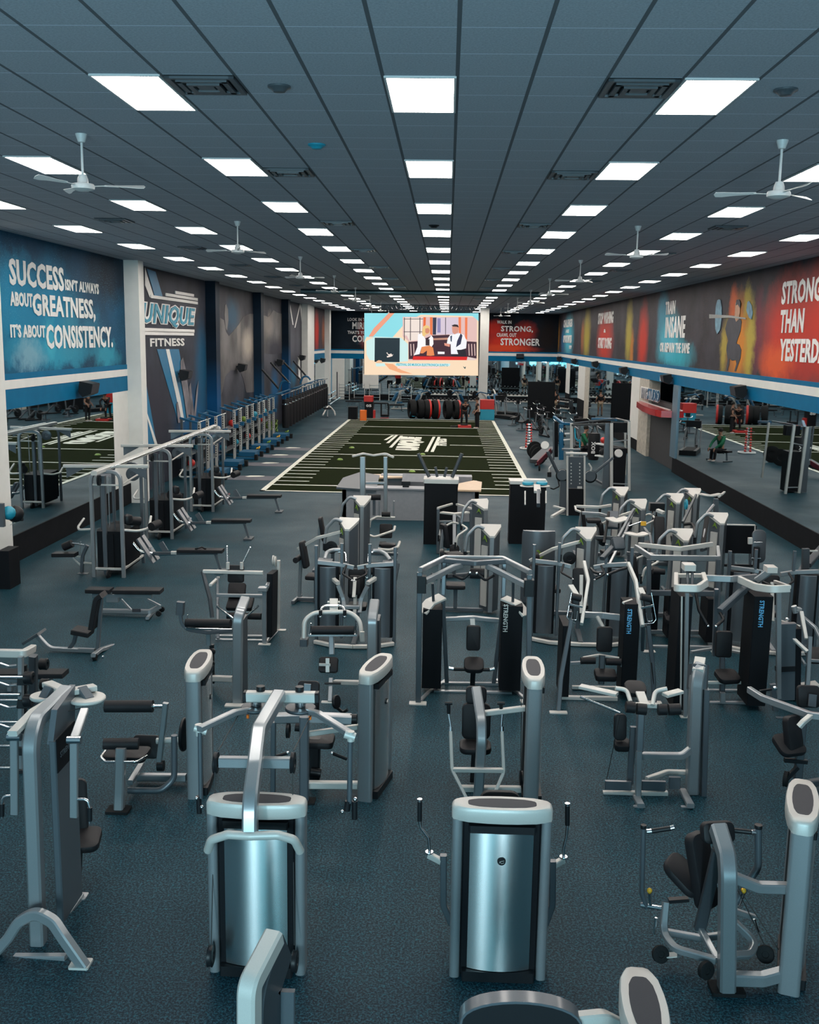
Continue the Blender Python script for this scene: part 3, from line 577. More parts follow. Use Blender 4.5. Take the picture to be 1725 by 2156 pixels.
# ---- M2: fly / pulldown machine with its brushed tower facing the camera
t=T('cable_fly_machine','brushed metal tower machine left of centre with an arched silver boom over its top','exercise machine',(-1.41,7.4,0))
tower(t,-1.41,7.42,0,emblem=False)
spec(t,[('boom',SIL,('b',.11,.11,[(527,1762,7.10),(527,1690,7.15),(537,1612,7.42),(546,1537,7.75),(588,1464,8.3)],.25)),
 ('curved_bar',CRM,('t',.034,[(438,1790,7.2),(445,1768,7.12),(480,1757,7.08),(527,1760,7.06),(585,1758,7.08),(620,1768,7.12),(632,1792,7.2)],.08)),
 ('mid_crossbar',SIL,('b',.07,.085,[(462,1604,7.6),(612,1606,7.6)])),
 ('pulley',BLK,('w',(455,1606,7.6),.085,.035,X_)),('pulley',BLK,('w',(617,1606,7.6),.085,.035,X_)),
 ('head_beam',CRM,('b',.09,.09,[(520,1466,8.4),(664,1468,8.4)])),
 ('top_knob',BLK,('d',(549,1456,8.42),.038,.05,Z_)),('top_knob',BLK,('d',(631,1457,8.42),.038,.05,Z_)),
 ('beam_end',BLK,('b',.092,.092,[(514,1466,8.4),(520,1466,8.4)]),('b',.092,.092,[(664,1468,8.4),(672,1468,8.4)])),
 ('cam_disc',DGR,('d',(540,1493,8.42),.135,.03,Z_)),('cam_disc',DGR,('d',(633,1495,8.42),.135,.03,Z_)),
 ('cam_hub',CHR,('d',(540,1485,8.42),.05,.07,Z_)),('cam_hub',CHR,('d',(633,1487,8.42),.05,.07,Z_)),
 ('swing_arm',SIL,('b',.06,.05,[(530,1495,8.4),(495,1500,8.2),(420,1535,7.85)],.1)),('swing_arm',SIL,('b',.06,.05,[(645,1497,8.4),(670,1503,8.25),(742,1548,7.8)],.1)),
 ('elbow',CRM,('c',.032,(410,1532,7.9),(436,1540,7.9)),('c',.03,(418,1525,7.9),(420,1548,7.9))),('elbow',CRM,('c',.034,(726,1545,7.8),(748,1552,7.8)),('c',.03,(739,1540,7.8),(739,1560,7.8))),
 ('hanging_tube',GRY,('t',.019,[(421,1542,7.88),(423,1680,7.88)])),('hanging_tube',GRY,('t',.022,[(738,1553,7.8),(736,1690,7.8)])),
 ('grip',BLK,('c',.022,(418,1676,7.88),(420,1712,7.88))),('grip',BLK,('c',.024,(747,1686,7.8),(747,1724,7.8)),('c',.026,(733,1686,7.8),(731,1706,7.8))),
 ('knob',CHR,('ball',(425,1699,7.84),.017),('ball',(414,1681,7.84),.015)),('knob',CHR,('ball',(721,1709,7.76),.018),('ball',(748,1683,7.76),.02)),
 ('cable',CRK,('c',.004,(453,1612,7.56),(445,1990,7.2)),('c',.004,(616,1615,7.56),(620,1990,7.2)),('c',.004,(460,1580,7.6),(505,1500,8.3)),('c',.004,(619,1580,7.6),(655,1505,8.3))),
 ('low_pulley',BLK,('w',(444,2012,7.22),.085,.045,X_)),('low_pulley',BLK,('w',(621,2024,7.22),.085,.045,X_)),
 ('yellow_pin',ORA,('d',(522,1512,8.3),.012,.03,Z_)),('yellow_pin',ORA,('d',(653,1515,8.3),.012,.03,Z_)),
 ('seat',VIN,('pad',(560,1700,8.4),.36,.36,.07,0,0,.1)),('seat_frame',GRY,('b',.08,.08,[(560,1712,8.4),(560,1850,8.4)]),('b',.08,.08,[(548,1860,7.6),(566,1838,8.6)]))])
# ---- M3: shoulder press, tower facing the camera
t=T('shoulder_press_machine','brushed metal tower machine with small round emblem and black-gripped handles either side','exercise machine',(.5,7.45,0))
tower(t,.5,7.47,0)
spec(t,[('handle_rod',CHR,('t',.013,[(884,1728,7.9),(886,1742,7.9),(903,1764,7.9),(905,1794,7.9)],.06)),('handle_rod',CHR,('t',.013,[(1195,1736,7.9),(1193,1760,7.9),(1187,1785,7.9),(1187,1804,7.9)],.06)),
 ('grip',BLK,('c',.02,(884,1686,7.9),(884,1728,7.9))),('grip',BLK,('c',.02,(1195,1695,7.9),(1195,1737,7.9))),
 ('grip_end',CHR,('c',.021,(884,1682,7.9),(884,1687,7.9))),('grip_end',CHR,('c',.021,(1195,1691,7.9),(1195,1696,7.9))),
 ('collar',CHR,('d',(904,1796,7.9),.036,.014,Z_)),('collar',CHR,('d',(1187,1806,7.9),.036,.014,Z_)),
 ('arm_bracket',CRM,('b',.05,.05,[(903,1800,7.9),(930,1814,7.85)])),('arm_bracket',CRM,('b',.05,.05,[(1187,1810,7.9),(1164,1823,7.85)])),
 ('lever_arm',GRY,('b',.055,.055,[(934,1800,7.85),(934,1905,7.85),(952,1945,7.85)],.12)),('lever_arm',GRY,('b',.055,.055,[(1164,1812,7.85),(1163,1905,7.85),(1148,1945,7.85)],.12)),
 ('seat',VIN,('pad',(1052,1760,8.5),.36,.36,.07,0,0,.1)),('backrest',VIN,('pad',(1052,1740,8.0),.34,.6,.08,80,0,.08)),('seat_post',GRY,('b',.08,.08,[(1052,1770,8.5),(1052,1880,8.5)])),
 ('base_rail',CRM,('b',.07,.07,[(975,1905,8.2),(1130,1908,8.2)]),('b',.07,.07,[(978,2000,7.8),(1130,2003,7.8)]))])
# ---- M4: chest press at the right
t=T('chest_press_machine','silver seated press machine at lower right, black backrest and yellow-topped pins','exercise machine',(2.4,7.7,0))
tower_px(t,(1692,1736),(1690,1634),emblem=False)
spec(t,[('main_post',SIL,('b',.125,.125,[(1530,2082,7.33),(1533,1838,7.33),(1530,1800,7.42),(1512,1742,7.62)],.2)),
 ('connecting_bar',SIL,('b',.08,.08,[(1540,1845,7.4),(1597,1868,7.4),(1672,1870,7.42)],.12)),('base_rail',SIL,('b',.09,.10,[(1540,2060,7.35),(1605,2062,7.35),(1668,2045,7.42)],.1)),
 ('floor_pad',RUB,('ft',1530,2085,.26,.18,.03)),
 ('head_cushion',VIN,('pad',(1511,1752,7.72),.27,.17,.09,72,10,.05)),('backrest',VIN,('pad',(1478,1832,7.86),.22,.62,.10,74,38,.07)),
 ('seat',VIN,('pad',(1440,1842,7.95),.32,.36,.07,38,60,.1)),('back_column',DGR,('b',.09,.06,[(1513,1790,7.55),(1474,1955,7.75)])),
 ('lever_post',GRY,('t',.022,[(1355,1742,7.75),(1352,1880,7.75),(1362,1912,7.75)],.1)),('lever_post',GRY,('t',.03,[(1597,1742,7.75),(1597,1825,7.75),(1550,1900,7.75)],.15)),
 ('post_cap',BLK,('d',(1355,1744,7.75),.024,.03,Z_)),('post_cap',BLK,('d',(1597,1744,7.75),.032,.03,Z_)),
 ('grip',BLK,('c',.02,(1372,1750,7.75),(1412,1744,7.75))),('grip',BLK,('c',.02,(1545,1748,7.78),(1582,1752,7.75))),
 ('grip_end',CHR,('c',.021,(1362,1751,7.75),(1372,1750,7.75)),('c',.021,(1412,1744,7.75),(1420,1742,7.75))),('grip_end',CHR,('c',.021,(1582,1752,7.75),(1594,1753,7.75))),
 ('pin_knob',YEL,('ball',(1368,1875,7.72),.022),'yellow pin knob'),('pin_knob',YEL,('ball',(1566,1875,7.72),.022),'yellow pin knob'),
 ('pivot',CHR,('c',.02,(1348,1905,7.75),(1392,1912,7.75)),('c',.014,(1368,1880,7.72),(1370,1905,7.74)),('c',.012,(1382,1932,7.75),(1378,1966,7.75))),('pivot',CHR,('c',.014,(1566,1880,7.72),(1556,1905,7.74)),('c',.01,(1588,1935,7.75),(1597,1962,7.75))),
 ('u_frame',SIL,('b',.055,.055,[(1402,1900,7.85),(1396,1965,7.75),(1422,1998,7.55),(1508,2022,7.4)],.15),('b',.055,.055,[(1545,1940,7.75),(1592,1985,7.65),(1580,2010,7.5),(1545,2012,7.4)],.15),('b',.05,.05,[(1403,1962,7.8),(1474,1975,7.75),(1530,1968,7.7)],.05),('b',.05,.05,[(1474,1953,7.75),(1511,2022,7.4)]),('b',.045,.045,[(1548,1918,7.9),(1590,1932,7.9)])),
 ('pulley',RUB,('w',(1391,2009,7.6),.07,.04,(.25,-1,.4))),('pulley',RUB,('w',(1612,2009,7.6),.07,.04,(-.3,-1,.3))),('pulley',RUB,('w',(1487,2043,7.35),.07,.045,(.5,-1,.2))),('pulley',RUB,('w',(1650,2012,7.5),.07,.04,(1,-.5,.1))),
 ('pulley_plate',CRM,('b',.07,.01,[(1400,2012,7.62),(1426,2010,7.6)])),('foot_lever',BLK,('b',.06,.03,[(1408,1896,7.95),(1450,1893,7.95)])),
 ('cable',CRK,('c',.004,(1550,1860,7.7),(1640,2000,7.5)),('c',.004,(1552,1870,7.7),(1610,1990,7.6)))])
# ---- foreground tips of the nearest row
t=T('cable_machine','top of a silver machine post at the bottom edge, left of centre','exercise machine',(-1.25,5.5,0))
spec(t,[('post',CRM,('b',.12,.12,[(578,1972,5.75),(525,2075,5.42),(524,2700,5.42)],.08)),('post_side',DGR,('b',.05,.30,[(598,1990,5.85),(566,2090,5.6),(562,2700,5.6)],.08)),('shroud',GRY,('b',.12,.04,[(601,2085,5.75),(600,2700,5.75)])),
 ('base',GRY,('b',.1,.1,[(524,2715,5.45),(640,2560,6.0)]))])
t=T('row_machine','machine at the bottom edge with a large rounded black back shield and pale tower cap','exercise machine',(1.1,5.4,0))
tower_px(t,(1372,2180),(1345,2052),emblem=False)
b=MB(); c=A(1096,2200,5.25); r=.34; pr=[(r*math.cos(R(a)),.16*math.sin(R(a))**.8 if 0<a<180 else 0) for a in range(0,181,12)]
b.poly([c+V((x,0,z+.1)) for x,z in pr]+[c+V((-.33,0,-.5)),c+V((.33,0,-.5))],(0,.10,0)); t.p('back_shield',b,BLK)
b=MB(); b.sweep(bend([c+V((x*1.01,.05,z+.105)) for x,z in pr],0),rrect(.11,.016,.003),up=(0,0,1)); t.p('shield_rim',b,GRY)
spec(t,[('connecting_arm',CRM,('b',.07,.07,[(1215,2146,5.3),(1270,2140,5.35),(1320,2165,5.5)],.1)),('main_post',SIL,('b',.11,.11,[(1096,2230,5.35),(1096,2750,5.35)]))])
t.o.children
# ---------------------------------------------------------------- second row
t=T('leg_extension_machine','machine with long black foam roller raised on a silver lever, behind the left-edge machine','exercise machine',(-3.1,10.4,0))
tower_px(t,(402,1420),(434,1362))
spec(t,[('roller',VIN,('c',.068,(222,1487,10.6),(322,1487,10.6))),('roller_axle',CHR,('c',.02,(322,1487,10.6),(344,1487,10.6)),('c',.03,(321,1487,10.6),(325,1487,10.6))),
 ('lever_arm',SIL,('b',.06,.06,[(349,1480,10.6),(335,1606,10.6)])),('counterweight',BLK,('c',.06,(332,1612,10.6),(345,1612,10.6))),
 ('pivot_shaft',CRM,('c',.035,(330,1560,10.75),(386,1558,10.75))),('cam',BLK,('d',(384,1546,10.85),.19,.04,X_)),('range_plate',CRM,('b',.03,.012,[(395,1525,10.7),(402,1490,10.7)])),
 ('seat_column',SIL,('b',.10,.10,[(251,1705,10.05),(255,1575,10.15)])),('floor_foot',RUB,('ft',250,1708,.24,.18,.03)),
 ('thigh_roller',VIN,('c',.062,(218,1566,10.2),(292,1566,10.25))),('seat',VIN,('pad',(268,1588,10.4),.46,.34,.07,0,0,.06)),
 ('seat_handle',CHR,('t',.013,[(222,1580,10.3),(212,1594,10.15),(222,1604,10.1),(288,1604,10.1),(310,1592,10.3)],.05)),
 ('backrest',VIN,('pad',(308,1572,10.8),.30,.26,.08,70,0,.05)),
 ('frame',SIL,('b',.06,.06,[(274,1648,10.45),(300,1606,10.9)]),('b',.08,.08,[(290,1636,10.75),(392,1637,10.75)])),
 ('u_tube',GRY,('t',.035,[(270,1664,10.35),(340,1665,10.35),(367,1640,10.4),(367,1548,10.4)],.16))])
t=T('leg_curl_machine','silver machine with a thick curved hood between two silver towers, behind the arched boom','exercise machine',(-1.2,10.7,0))
tower_px(t,(768,1421),(815,1374))
spec(t,[('front_post',GRY,('b',.10,.10,[(641,1686,10.42),(641,1508,10.42)])),('rear_post',GRY,('b',.055,.055,[(575,1674,10.55),(576,1520,10.55)])),('floor_foot',RUB,('ft',641,1688,.24,.16,.02)),
 ('hood',SIL,('b',.12,.10,[(583,1512,10.6),(640,1510,10.5),(740,1514,10.55)],.1)),('hood_end',BLK,('c',.055,(738,1514,10.55),(752,1514,10.55))),
 ('tie_bar',CRM,('b',.055,.055,[(650,1545,10.5),(755,1530,10.65)])),('base_rail',CRM,('b',.08,.08,[(650,1652,10.5),(756,1653,10.6)])),
 ('head_cushion',VIN,('pad',(650,1449,11.1),.25,.17,.1,70,0,.05)),('backrest',VIN,('pad',(650,1480,11.05),.24,.30,.09,80,0,.05)),('backrest_plate',GRY,('b',.08,.02,[(648,1440,11.0),(646,1470,10.98)])),
 ('seat',VIN,('pad',(676,1560,10.9),.30,.32,.08,0,0,.06)),('seat_mechanism',BLK,('b',.12,.14,[(664,1552,10.9),(662,1645,10.9)]),('c',.05,(655,1625,10.8),(676,1628,10.8))),
 ('ankle_roller',VIN,('c',.05,(622,1530,10.7),(648,1533,10.7))),('pulley',BLK,('w',(607,1538,10.5),.085,.04,X_)),
 ('handle',BLK,('c',.018,(582,1592,10.3),(604,1586,10.35))),('handle',BLK,('c',.018,(702,1587,10.3),(730,1598,10.35))),
 ('handle_tip',CHR,('ball',(606,1585,10.35),.02)),('handle_tip',CHR,('ball',(699,1586,10.3),.02)),
 ('foot_pad',BLK,('d',(706,1478,11.0),.08,.03,(1,-.4,.2))),('foot_lever',BLK,('b',.04,.03,[(708,1488,11.0),(722,1500,11.0),(732,1494,11.0)],.03))])
t=T('chest_fly_machine','machine with a curved silver upright before a narrow black backrest, behind the emblem tower','exercise machine',(.7,10.9,0))
tower_px(t,(1128,1436),(1119,1376),emblem=False)
spec(t,[('upright',SIL,('b',.11,.11,[(1007,1683,10.62),(1014,1560,10.62),(1014,1520,10.7),(1003,1452,11.1)],.25)),
 ('tie_bar',CRM,('b',.06,.06,[(1018,1502,10.85),(1116,1490,10.85)])),
 ('head_rest',VIN,('pad',(1003,1463,11.3),.24,.20,.08,78,0,.05)),('backrest',VIN,('pad',(1003,1518,11.25),.33,.42,.08,82,0,.07)),('seat',VIN,('pad',(1001,1572,11.1),.36,.36,.07,0,0,.1)),
 ('seat_post',BLK,('b',.07,.07,[(1000,1582,11.0),(996,1645,11.0)])),
 ('press_arm',CRM,('b',.035,.035,[(949,1540,10.75),(952,1620,10.55),(984,1684,10.4)],.15)),('press_arm',CRM,('b',.035,.035,[(1057,1540,10.75),(1061,1625,10.55),(1036,1684,10.4)],.15)),
 ('arm_crossbar',CRM,('b',.05,.05,[(954,1621,10.55),(1060,1622,10.55)])),
 ('handle_rod',CHR,('t',.012,[(949,1545,10.75),(949,1528,10.8),(945,1503,10.85)],.03)),('handle_rod',CHR,('t',.012,[(1057,1545,10.75),(1056,1528,10.8),(1058,1503,10.85)],.03)),
 ('collar',CHR,('c',.022,(949,1546,10.75),(949,1530,10.78))),('collar',CHR,('c',.022,(1057,1546,10.75),(1057,1530,10.78))),
 ('grip',BLK,('c',.02,(945,1502,10.85),(945,1480,10.85)),('c',.018,(937,1481,10.85),(953,1481,10.85))),('grip',BLK,('c',.02,(1056,1502,10.85),(1055,1480,10.85)),('c',.018,(1047,1481,10.85),(1063,1481,10.85))),
 ('base_rail',CRM,('b',.07,.07,[(972,1660,10.8),(1112,1662,10.8)])),('pulley',BLK,('w',(1098,1638,10.8),.085,.04,X_)),('cable',CRK,('c',.004,(1098,1470,10.85),(1097,1630,10.8)))])
t=T('hip_machine','machine with four stubby black rollers and angled silver wings, right of centre','exercise machine',(2.5,10.9,0))
spec(t,[('column',SIL,('b',.13,.15,[(1457,1668,10.93),(1466,1430,10.93),(1473,1402,11.05)],.2)),('column_cover',DGR,('b',.19,.22,[(1468,1452,10.98),(1471,1400,11.08)])),('column_top',CRM,('b',.12,.04,[(1470,1412,10.93),(1475,1386,11.15)])),
 ('shroud',GRY,('b',.06,.42,[(1474,1660,11.05),(1480,1440,11.05)])),
 ('tie_bar',SIL,('b',.07,.075,[(1350,1591,10.85),(1437,1592,10.85),(1458,1575,10.9)],.12)),('inner_post',SIL,('b',.065,.065,[(1344,1675,10.75),(1346,1580,10.75)])),('upper_post',GRY,('b',.08,.08,[(1346,1582,10.78),(1350,1490,10.85)])),('rear_post',GRY,('b',.07,.05,[(1326,1650,10.95),(1334,1530,10.95)])),
 ('base_bar',CRM,('b',.06,.05,[(1270,1670,10.85),(1406,1670,10.85)])),('step_plate',GRY,('box',1275,1645,1330,1665,10.82,10.86)),('step_plate',GRY,('box',1352,1645,1402,1666,10.82,10.86)),('step_plate',GRY,('box',1410,1637,1433,1662,10.88,10.92)),
 ('foot',SIL,('b',.08,.05,[(1340,1678,10.75),(1350,1697,10.5)]),('ft',1346,1699,.12,.05)),('foot',SIL,('b',.08,.05,[(1437,1664,10.95),(1455,1697,10.5)]),('ft',1446,1700,.12,.05)),
 ('curved_rail',CRM,('b',.055,.045,[(1362,1640,10.9),(1405,1625,11.1),(1446,1626,11.1)],.1)),
 ('roller',VIN,('c',.062,(1318,1488,10.6),(1337,1490,10.6))),('roller',VIN,('c',.062,(1341,1492,10.6),(1361,1494,10.6))),('roller',VIN,('c',.062,(1386,1494,10.6),(1404,1494,10.6))),('roller',VIN,('c',.062,(1408,1494,10.6),(1433,1493,10.6))),
 ('handle',CRM,('t',.024,[(1296,1449,10.8),(1320,1452,10.8),(1328,1478,10.65)],.08)),('handle',CRM,('t',.024,[(1405,1450,10.8),(1380,1455,10.8),(1374,1485,10.65)],.08)),
 ('wing',CRM,('b',.10,.035,[(1222,1445,11.0),(1300,1462,10.8)])),('wing',CRM,('b',.10,.035,[(1400,1464,10.8),(1434,1455,10.9)])),
 ('centre_plate',CRM,('b',.10,.03,[(1348,1458,10.95),(1358,1486,10.7)]),('b',.05,.05,[(1330,1484,10.7),(1390,1486,10.7)])),
 ('seat',VIN,('pad',(1338,1450,11.1),.24,.24,.07,20,0,.08)),('side_cushion',VIN,('pad',(1306,1530,11.0),.14,.3,.08,80,0,.05)),('side_cushion',VIN,('pad',(1310,1568,11.0),.18,.16,.09,20,0,.05)),
 ('stop_rod',CHR,('c',.014,(1222,1467,11.0),(1306,1501,10.8))),('cable',CRK,('c',.004,(1306,1505,10.8),(1278,1640,10.85)))])
t=T('lateral_press_machine','machine at the right edge with a long silver arm reaching left over black seats','exercise machine',(4.2,11.2,0))
spec(t,[('swing_arm',SIL,('b',.06,.08,[(1578,1452,11.9),(1606,1470,11.6),(1706,1506,11.0),(1760,1512,10.9)],.12)),('arm_stub',CRM,('b',.06,.05,[(1710,1505,11.0),(1692,1520,10.9),(1683,1530,10.9)],.02)),
 ('head_cushion',VIN,('pad',(1702,1466,11.7),.26,.26,.09,75,0,.05)),('backrest_plate',GRY,('b',.09,.03,[(1712,1462,11.6),(1710,1488,11.55)])),
 ('backrest',VIN,('pad',(1670,1545,11.1),.22,.42,.1,78,30,.06)),('seat',VIN,('pad',(1662,1568,11.1),.34,.3,.07,30,20,.08)),('seat_post',DGR,('b',.09,.07,[(1690,1520,11.15),(1680,1640,11.1)])),
 ('lever',BLK,('b',.05,.05,[(1652,1600,11.1),(1700,1604,11.1)]),('b',.05,.05,[(1656,1640,11.0),(1680,1615,11.0)])),('pulley',RUB,('w',(1655,1640,11.0),.09,.05,(1,-.5,0))),
 ('base_rail',DGR,('b',.08,.08,[(1675,1655,11.0),(1760,1640,11.2)])),('stand_post',GRY,('b',.07,.07,[(1627,1440,12.9),(1633,1495,12.9)])),('stand_foot',GRY,('ft',1645,1512,.14,.06)),
 ('grip',BLK,('c',.015,(1600,1455,12.2),(1625,1451,12.2))),('knob',CHR,('ball',(1632,1449,12.3),.03),('ball',(1583,1460,12.0),.02))])
# ---- barbell rack and bars on it
t=T('barbell_rack','silver barbell rack at the left edge holding straight and curved bars','rack',(-5.6,11.2,0))
spec(t,[('front_upright',SIL,('b',.05,.07,[(44,1640,10.95),(44,1382,10.95)])),('rear_upright',DGR,('b',.09,.09,[(70,1570,11.9),(70,1380,11.6)])),('upright_cover',BLK,('b',.07,.06,[(50,1640,11.15),(50,1400,11.15)])),
 ('top_beam',CRM,('b',.07,.09,[(-120,1373,11.2),(50,1376,11.0),(70,1365,11.45)],.03)),('far_upright',GRY,('b',.06,.07,[(-110,1640,10.95),(-110,1382,10.95)])),
 ('base_rail',GRY,('b',.07,.07,[(-110,1640,11.0),(44,1642,11.0)]),('b',.07,.07,[(44,1645,10.9),(72,1560,12.1)]))]+
 [('cradle',BLK,('b',.05,.10,[(36,y+8,10.9),(62,y+8,10.95)])) for y in (1425,1474,1527,1573,1620)])
for i,(y,curl) in enumerate(((1400,1),(1426,0),(1441,1),(1463,0),(1475,0),(1487,1),(1521,0),(1529,1),(1571,0),(1617,0))):
    Y=10.86 if i%2 else 11.3; b=MB(); x1=(48,55,40,42,54,40,52,40,26,26)[i]
    if curl: pts=[A(-140,y,Y),A(-40,y,Y),A(-22,y-5,Y),A(0,y-3,Y),A(18,y+3,Y),A(36,y+1,Y)]
    else: pts=[A(-140,y-1,Y),A(x1,y,Y)]
    b.tube(pts,.016,.06); o=one('curl_bar' if curl else 'barbell','%s bar in the left rack, %s from the top'%('bent chrome curl' if curl else 'straight chrome','topmost first second third fourth fifth sixth seventh eighth lowest'.split()[i]),'barbell',b,CHR,'bars in the left barbell rack',loc=pts[0])
for i,(x,y,Y,r) in enumerate(((61,1427,10.9,.075),(60,1475,10.9,.075),(92,1398,12.0,.075),(94,1441,12.0,.075))):
    b=MB(); b.wheel(A(x,y,Y),X_,r,.10); o=one('bar_weight','black round bar weight on the left rack, %s'%('upper front','lower front','upper rear','lower rear')[i],'weight',b,BLK,'weights on the left barbell rack',loc=A(x,y,Y))
t=T('flat_bench','black flat bench behind the left barbell rack','bench',(-6.0,13.6,0))
spec(t,[('pad',VIN,('b',.26,.07,[(-30,1418,13.6),(138,1418,13.6)])),('frame',SIL,('b',.07,.05,[(0,1432,13.6),(110,1432,13.6)]),('b',.06,.06,[(20,1434,13.6),(22,1480,13.6)]),('b',.06,.06,[(100,1434,13.6),(98,1480,13.6)]),('b',.05,.05,[(70,1480,13.7),(122,1481,13.7)]))])
# ---- two loose benches on the open floor
t=T('adjustable_bench','flat black adjustable bench on silver base, farther of the two loose benches on the left','bench',(-5.6,17.6,0))
spec(t,[('seat_pad',VIN,('b',.26,.07,[(184,1242,17.6),(235,1243,17.6)])),('back_pad',VIN,('b',.28,.07,[(241,1243,17.6),(341,1244,17.6)])),
 ('pad_frame',SIL,('b',.08,.07,[(195,1253,17.6),(320,1255,17.6)]),('b',.07,.10,[(225,1262,17.6),(250,1262,17.6)])),('strut',SIL,('b',.04,.04,[(255,1262,17.6),(276,1284,17.6)])),('strut',SIL,('b',.04,.04,[(310,1262,17.6),(338,1276,17.6)])),
 ('base_beam',SIL,('b',.08,.08,[(205,1286,17.6),(315,1288,17.6),(338,1276,17.7)],.1)),('foot',SIL,('b',.06,.05,[(326,1284,18.0),(310,1302,17.3)])),('foot',SIL,('b',.06,.05,[(214,1276,18.0),(200,1292,17.35)])),('wheel',RUB,('w',(334,1292,17.5),.05,.04,Y_)),('wheel',RUB,('w',(341,1283,17.8),.05,.04,Y_)),('plate_label',INS,('box',278,1282,296,1289,17.54,17.56))])
t=T('upright_bench','upright black-padded bench with silver base and front foot plate, nearer of the two loose benches','bench',(-5.7,15.4,0))
spec(t,[('seat',VIN,('b',.30,.08,[(156,1326,15.4),(192,1333,15.4)])),('backrest',VIN,('b',.08,.28,[(196,1322,15.4),(207,1258,15.4),(218,1251,15.4)],.15)),
 ('back_post',GRY,('b',.05,.07,[(206,1368,15.4),(214,1255,15.48)])),('seat_post',GRY,('b',.06,.06,[(160,1335,15.4),(156,1352,15.4),(146,1366,15.4)],.1)),
 ('base_beam',SIL,('b',.07,.07,[(78,1338,15.4),(104,1366,15.4),(200,1370,15.4)],.2)),('foot_plate',DGR,('b',.34,.04,[(56,1350,15.4),(88,1330,15.4)])),('cross_foot',SIL,('b',.07,.06,[(196,1380,15.0),(212,1368,15.4),(242,1358,16.0)],.1)),('wheel',RUB,('w',(200,1384,15.05),.05,.06,X_)),('foot_cap',CHR,('w',(217,1383,15.05),.025,.03,X_))])
# ---- third row
def curl_station(name,lab,loc,specs): return mach(name,lab,'exercise machine',loc,specs)
mach('preacher_curl_machine','silver post machine with one long black roller and raised left armrest, by the left aisle','exercise machine',(-3.1,13.7),[
 ('post',SIL,('b',.13,.10,[(500,1484,13.35),(501,1305,13.35),(506,1288,13.4),(516,1262,13.75)],.25)),('post_cover',DGR,('b',.06,.34,[(513,1480,13.6),(512,1300,13.6)])),('post_foot',CRM,('ft',500,1487,.34,.12,.02)),
 ('long_roller',VIN,('c',.062,(392,1311,14.0),(486,1313,13.9))),('roller_bracket',CHR,('c',.012,(395,1294,14.0),(391,1325,14.0)),('b',.05,.03,[(390,1323,14.0),(490,1325,13.8)])),
 ('side_arm',GRY,('b',.05,.05,[(380,1290,14.0),(382,1312,14.0),(396,1326,14.0),(440,1332,13.9),(492,1328,13.7)],.2)),('side_pad',DGR,('b',.11,.09,[(379,1294,14.0),(381,1267,14.0)])),
 ('seat_post',SIL,('b',.07,.07,[(439,1327,14.0),(440,1358,14.0)])),('lower_post',BLK,('b',.06,.06,[(446,1357,14.0),(448,1438,14.0)])),('base_rail',CRM,('b',.10,.08,[(446,1428,13.95),(494,1430,13.5)])),('knob',BLK,('ball',(447,1372,13.9),.05),('ball',(447,1397,13.9),.04))])
mach('tricep_machine','silver arch-armed machine with black roller and two downward handles, left of centre','exercise machine',(-1.4,14.1),[
 ('post',SIL,('b',.13,.10,[(783,1480,13.2),(784,1305,13.2),(786,1290,13.3),(789,1268,13.6)],.25)),('post_cover',DGR,('b',.06,.34,[(797,1470,13.5),(796,1300,13.5)])),
 ('arch_arm',CRM,('t',.032,[(640,1345,13.9),(641,1305,13.95),(662,1290,14.0),(735,1288,14.0),(758,1305,13.95),(763,1350,13.8)],.22)),('arm_weight',DGR,('box',631,1347,647,1362,13.8,13.95)),('arm_sleeve',CRM,('b',.06,.05,[(763,1330,13.78),(764,1350,13.78)])),
 ('long_roller',VIN,('c',.062,(656,1327,13.9),(746,1327,13.9))),('roller_bracket',CHR,('c',.012,(655,1312,13.9),(651,1337,13.9)),('c',.012,(752,1312,13.9),(751,1335,13.9)),('b',.05,.03,[(650,1337,13.9),(752,1337,13.9)])),
 ('handle_bar',CHR,('t',.018,[(675,1294,13.9),(678,1275,14.05),(724,1275,14.05),(726,1294,13.9)],.1)),('grip',BLK,('c',.024,(675,1285,13.9),(675,1296,13.9))),('grip',BLK,('c',.024,(726,1285,13.9),(726,1296,13.9))),('grip_end',CHR,('ball',(675,1298,13.9),.026)),('grip_end',CHR,('ball',(726,1298,13.9),.026)),
 ('carriage',CRM,('b',.12,.05,[(703,1262,14.2),(703,1292,14.0)]),('b',.05,.03,[(690,1268,14.2),(716,1268,14.2)])),
 ('seat_post',SIL,('b',.075,.075,[(698,1338,13.95),(699,1378,13.85)])),('seat',VIN,('pad',(692,1400,13.75),.27,.22,.1,60,0,.04)),('seat_stem',CRM,('b',.055,.03,[(690,1386,13.68),(690,1415,13.65)]),('b',.16,.02,[(684,1397,13.66),(684,1402,13.66)])),
 ('lower_stem',SIL,('b',.06,.05,[(697,1428,13.7),(695,1477,13.5)])),('foot',CRM,('ft',692,1479,.2,.08)),('base_rail',CRM,('b',.08,.06,[(704,1436,13.8),(775,1438,13.5)])),('peg',BLK,('c',.015,(684,1439,13.6),(718,1439,13.6)))])
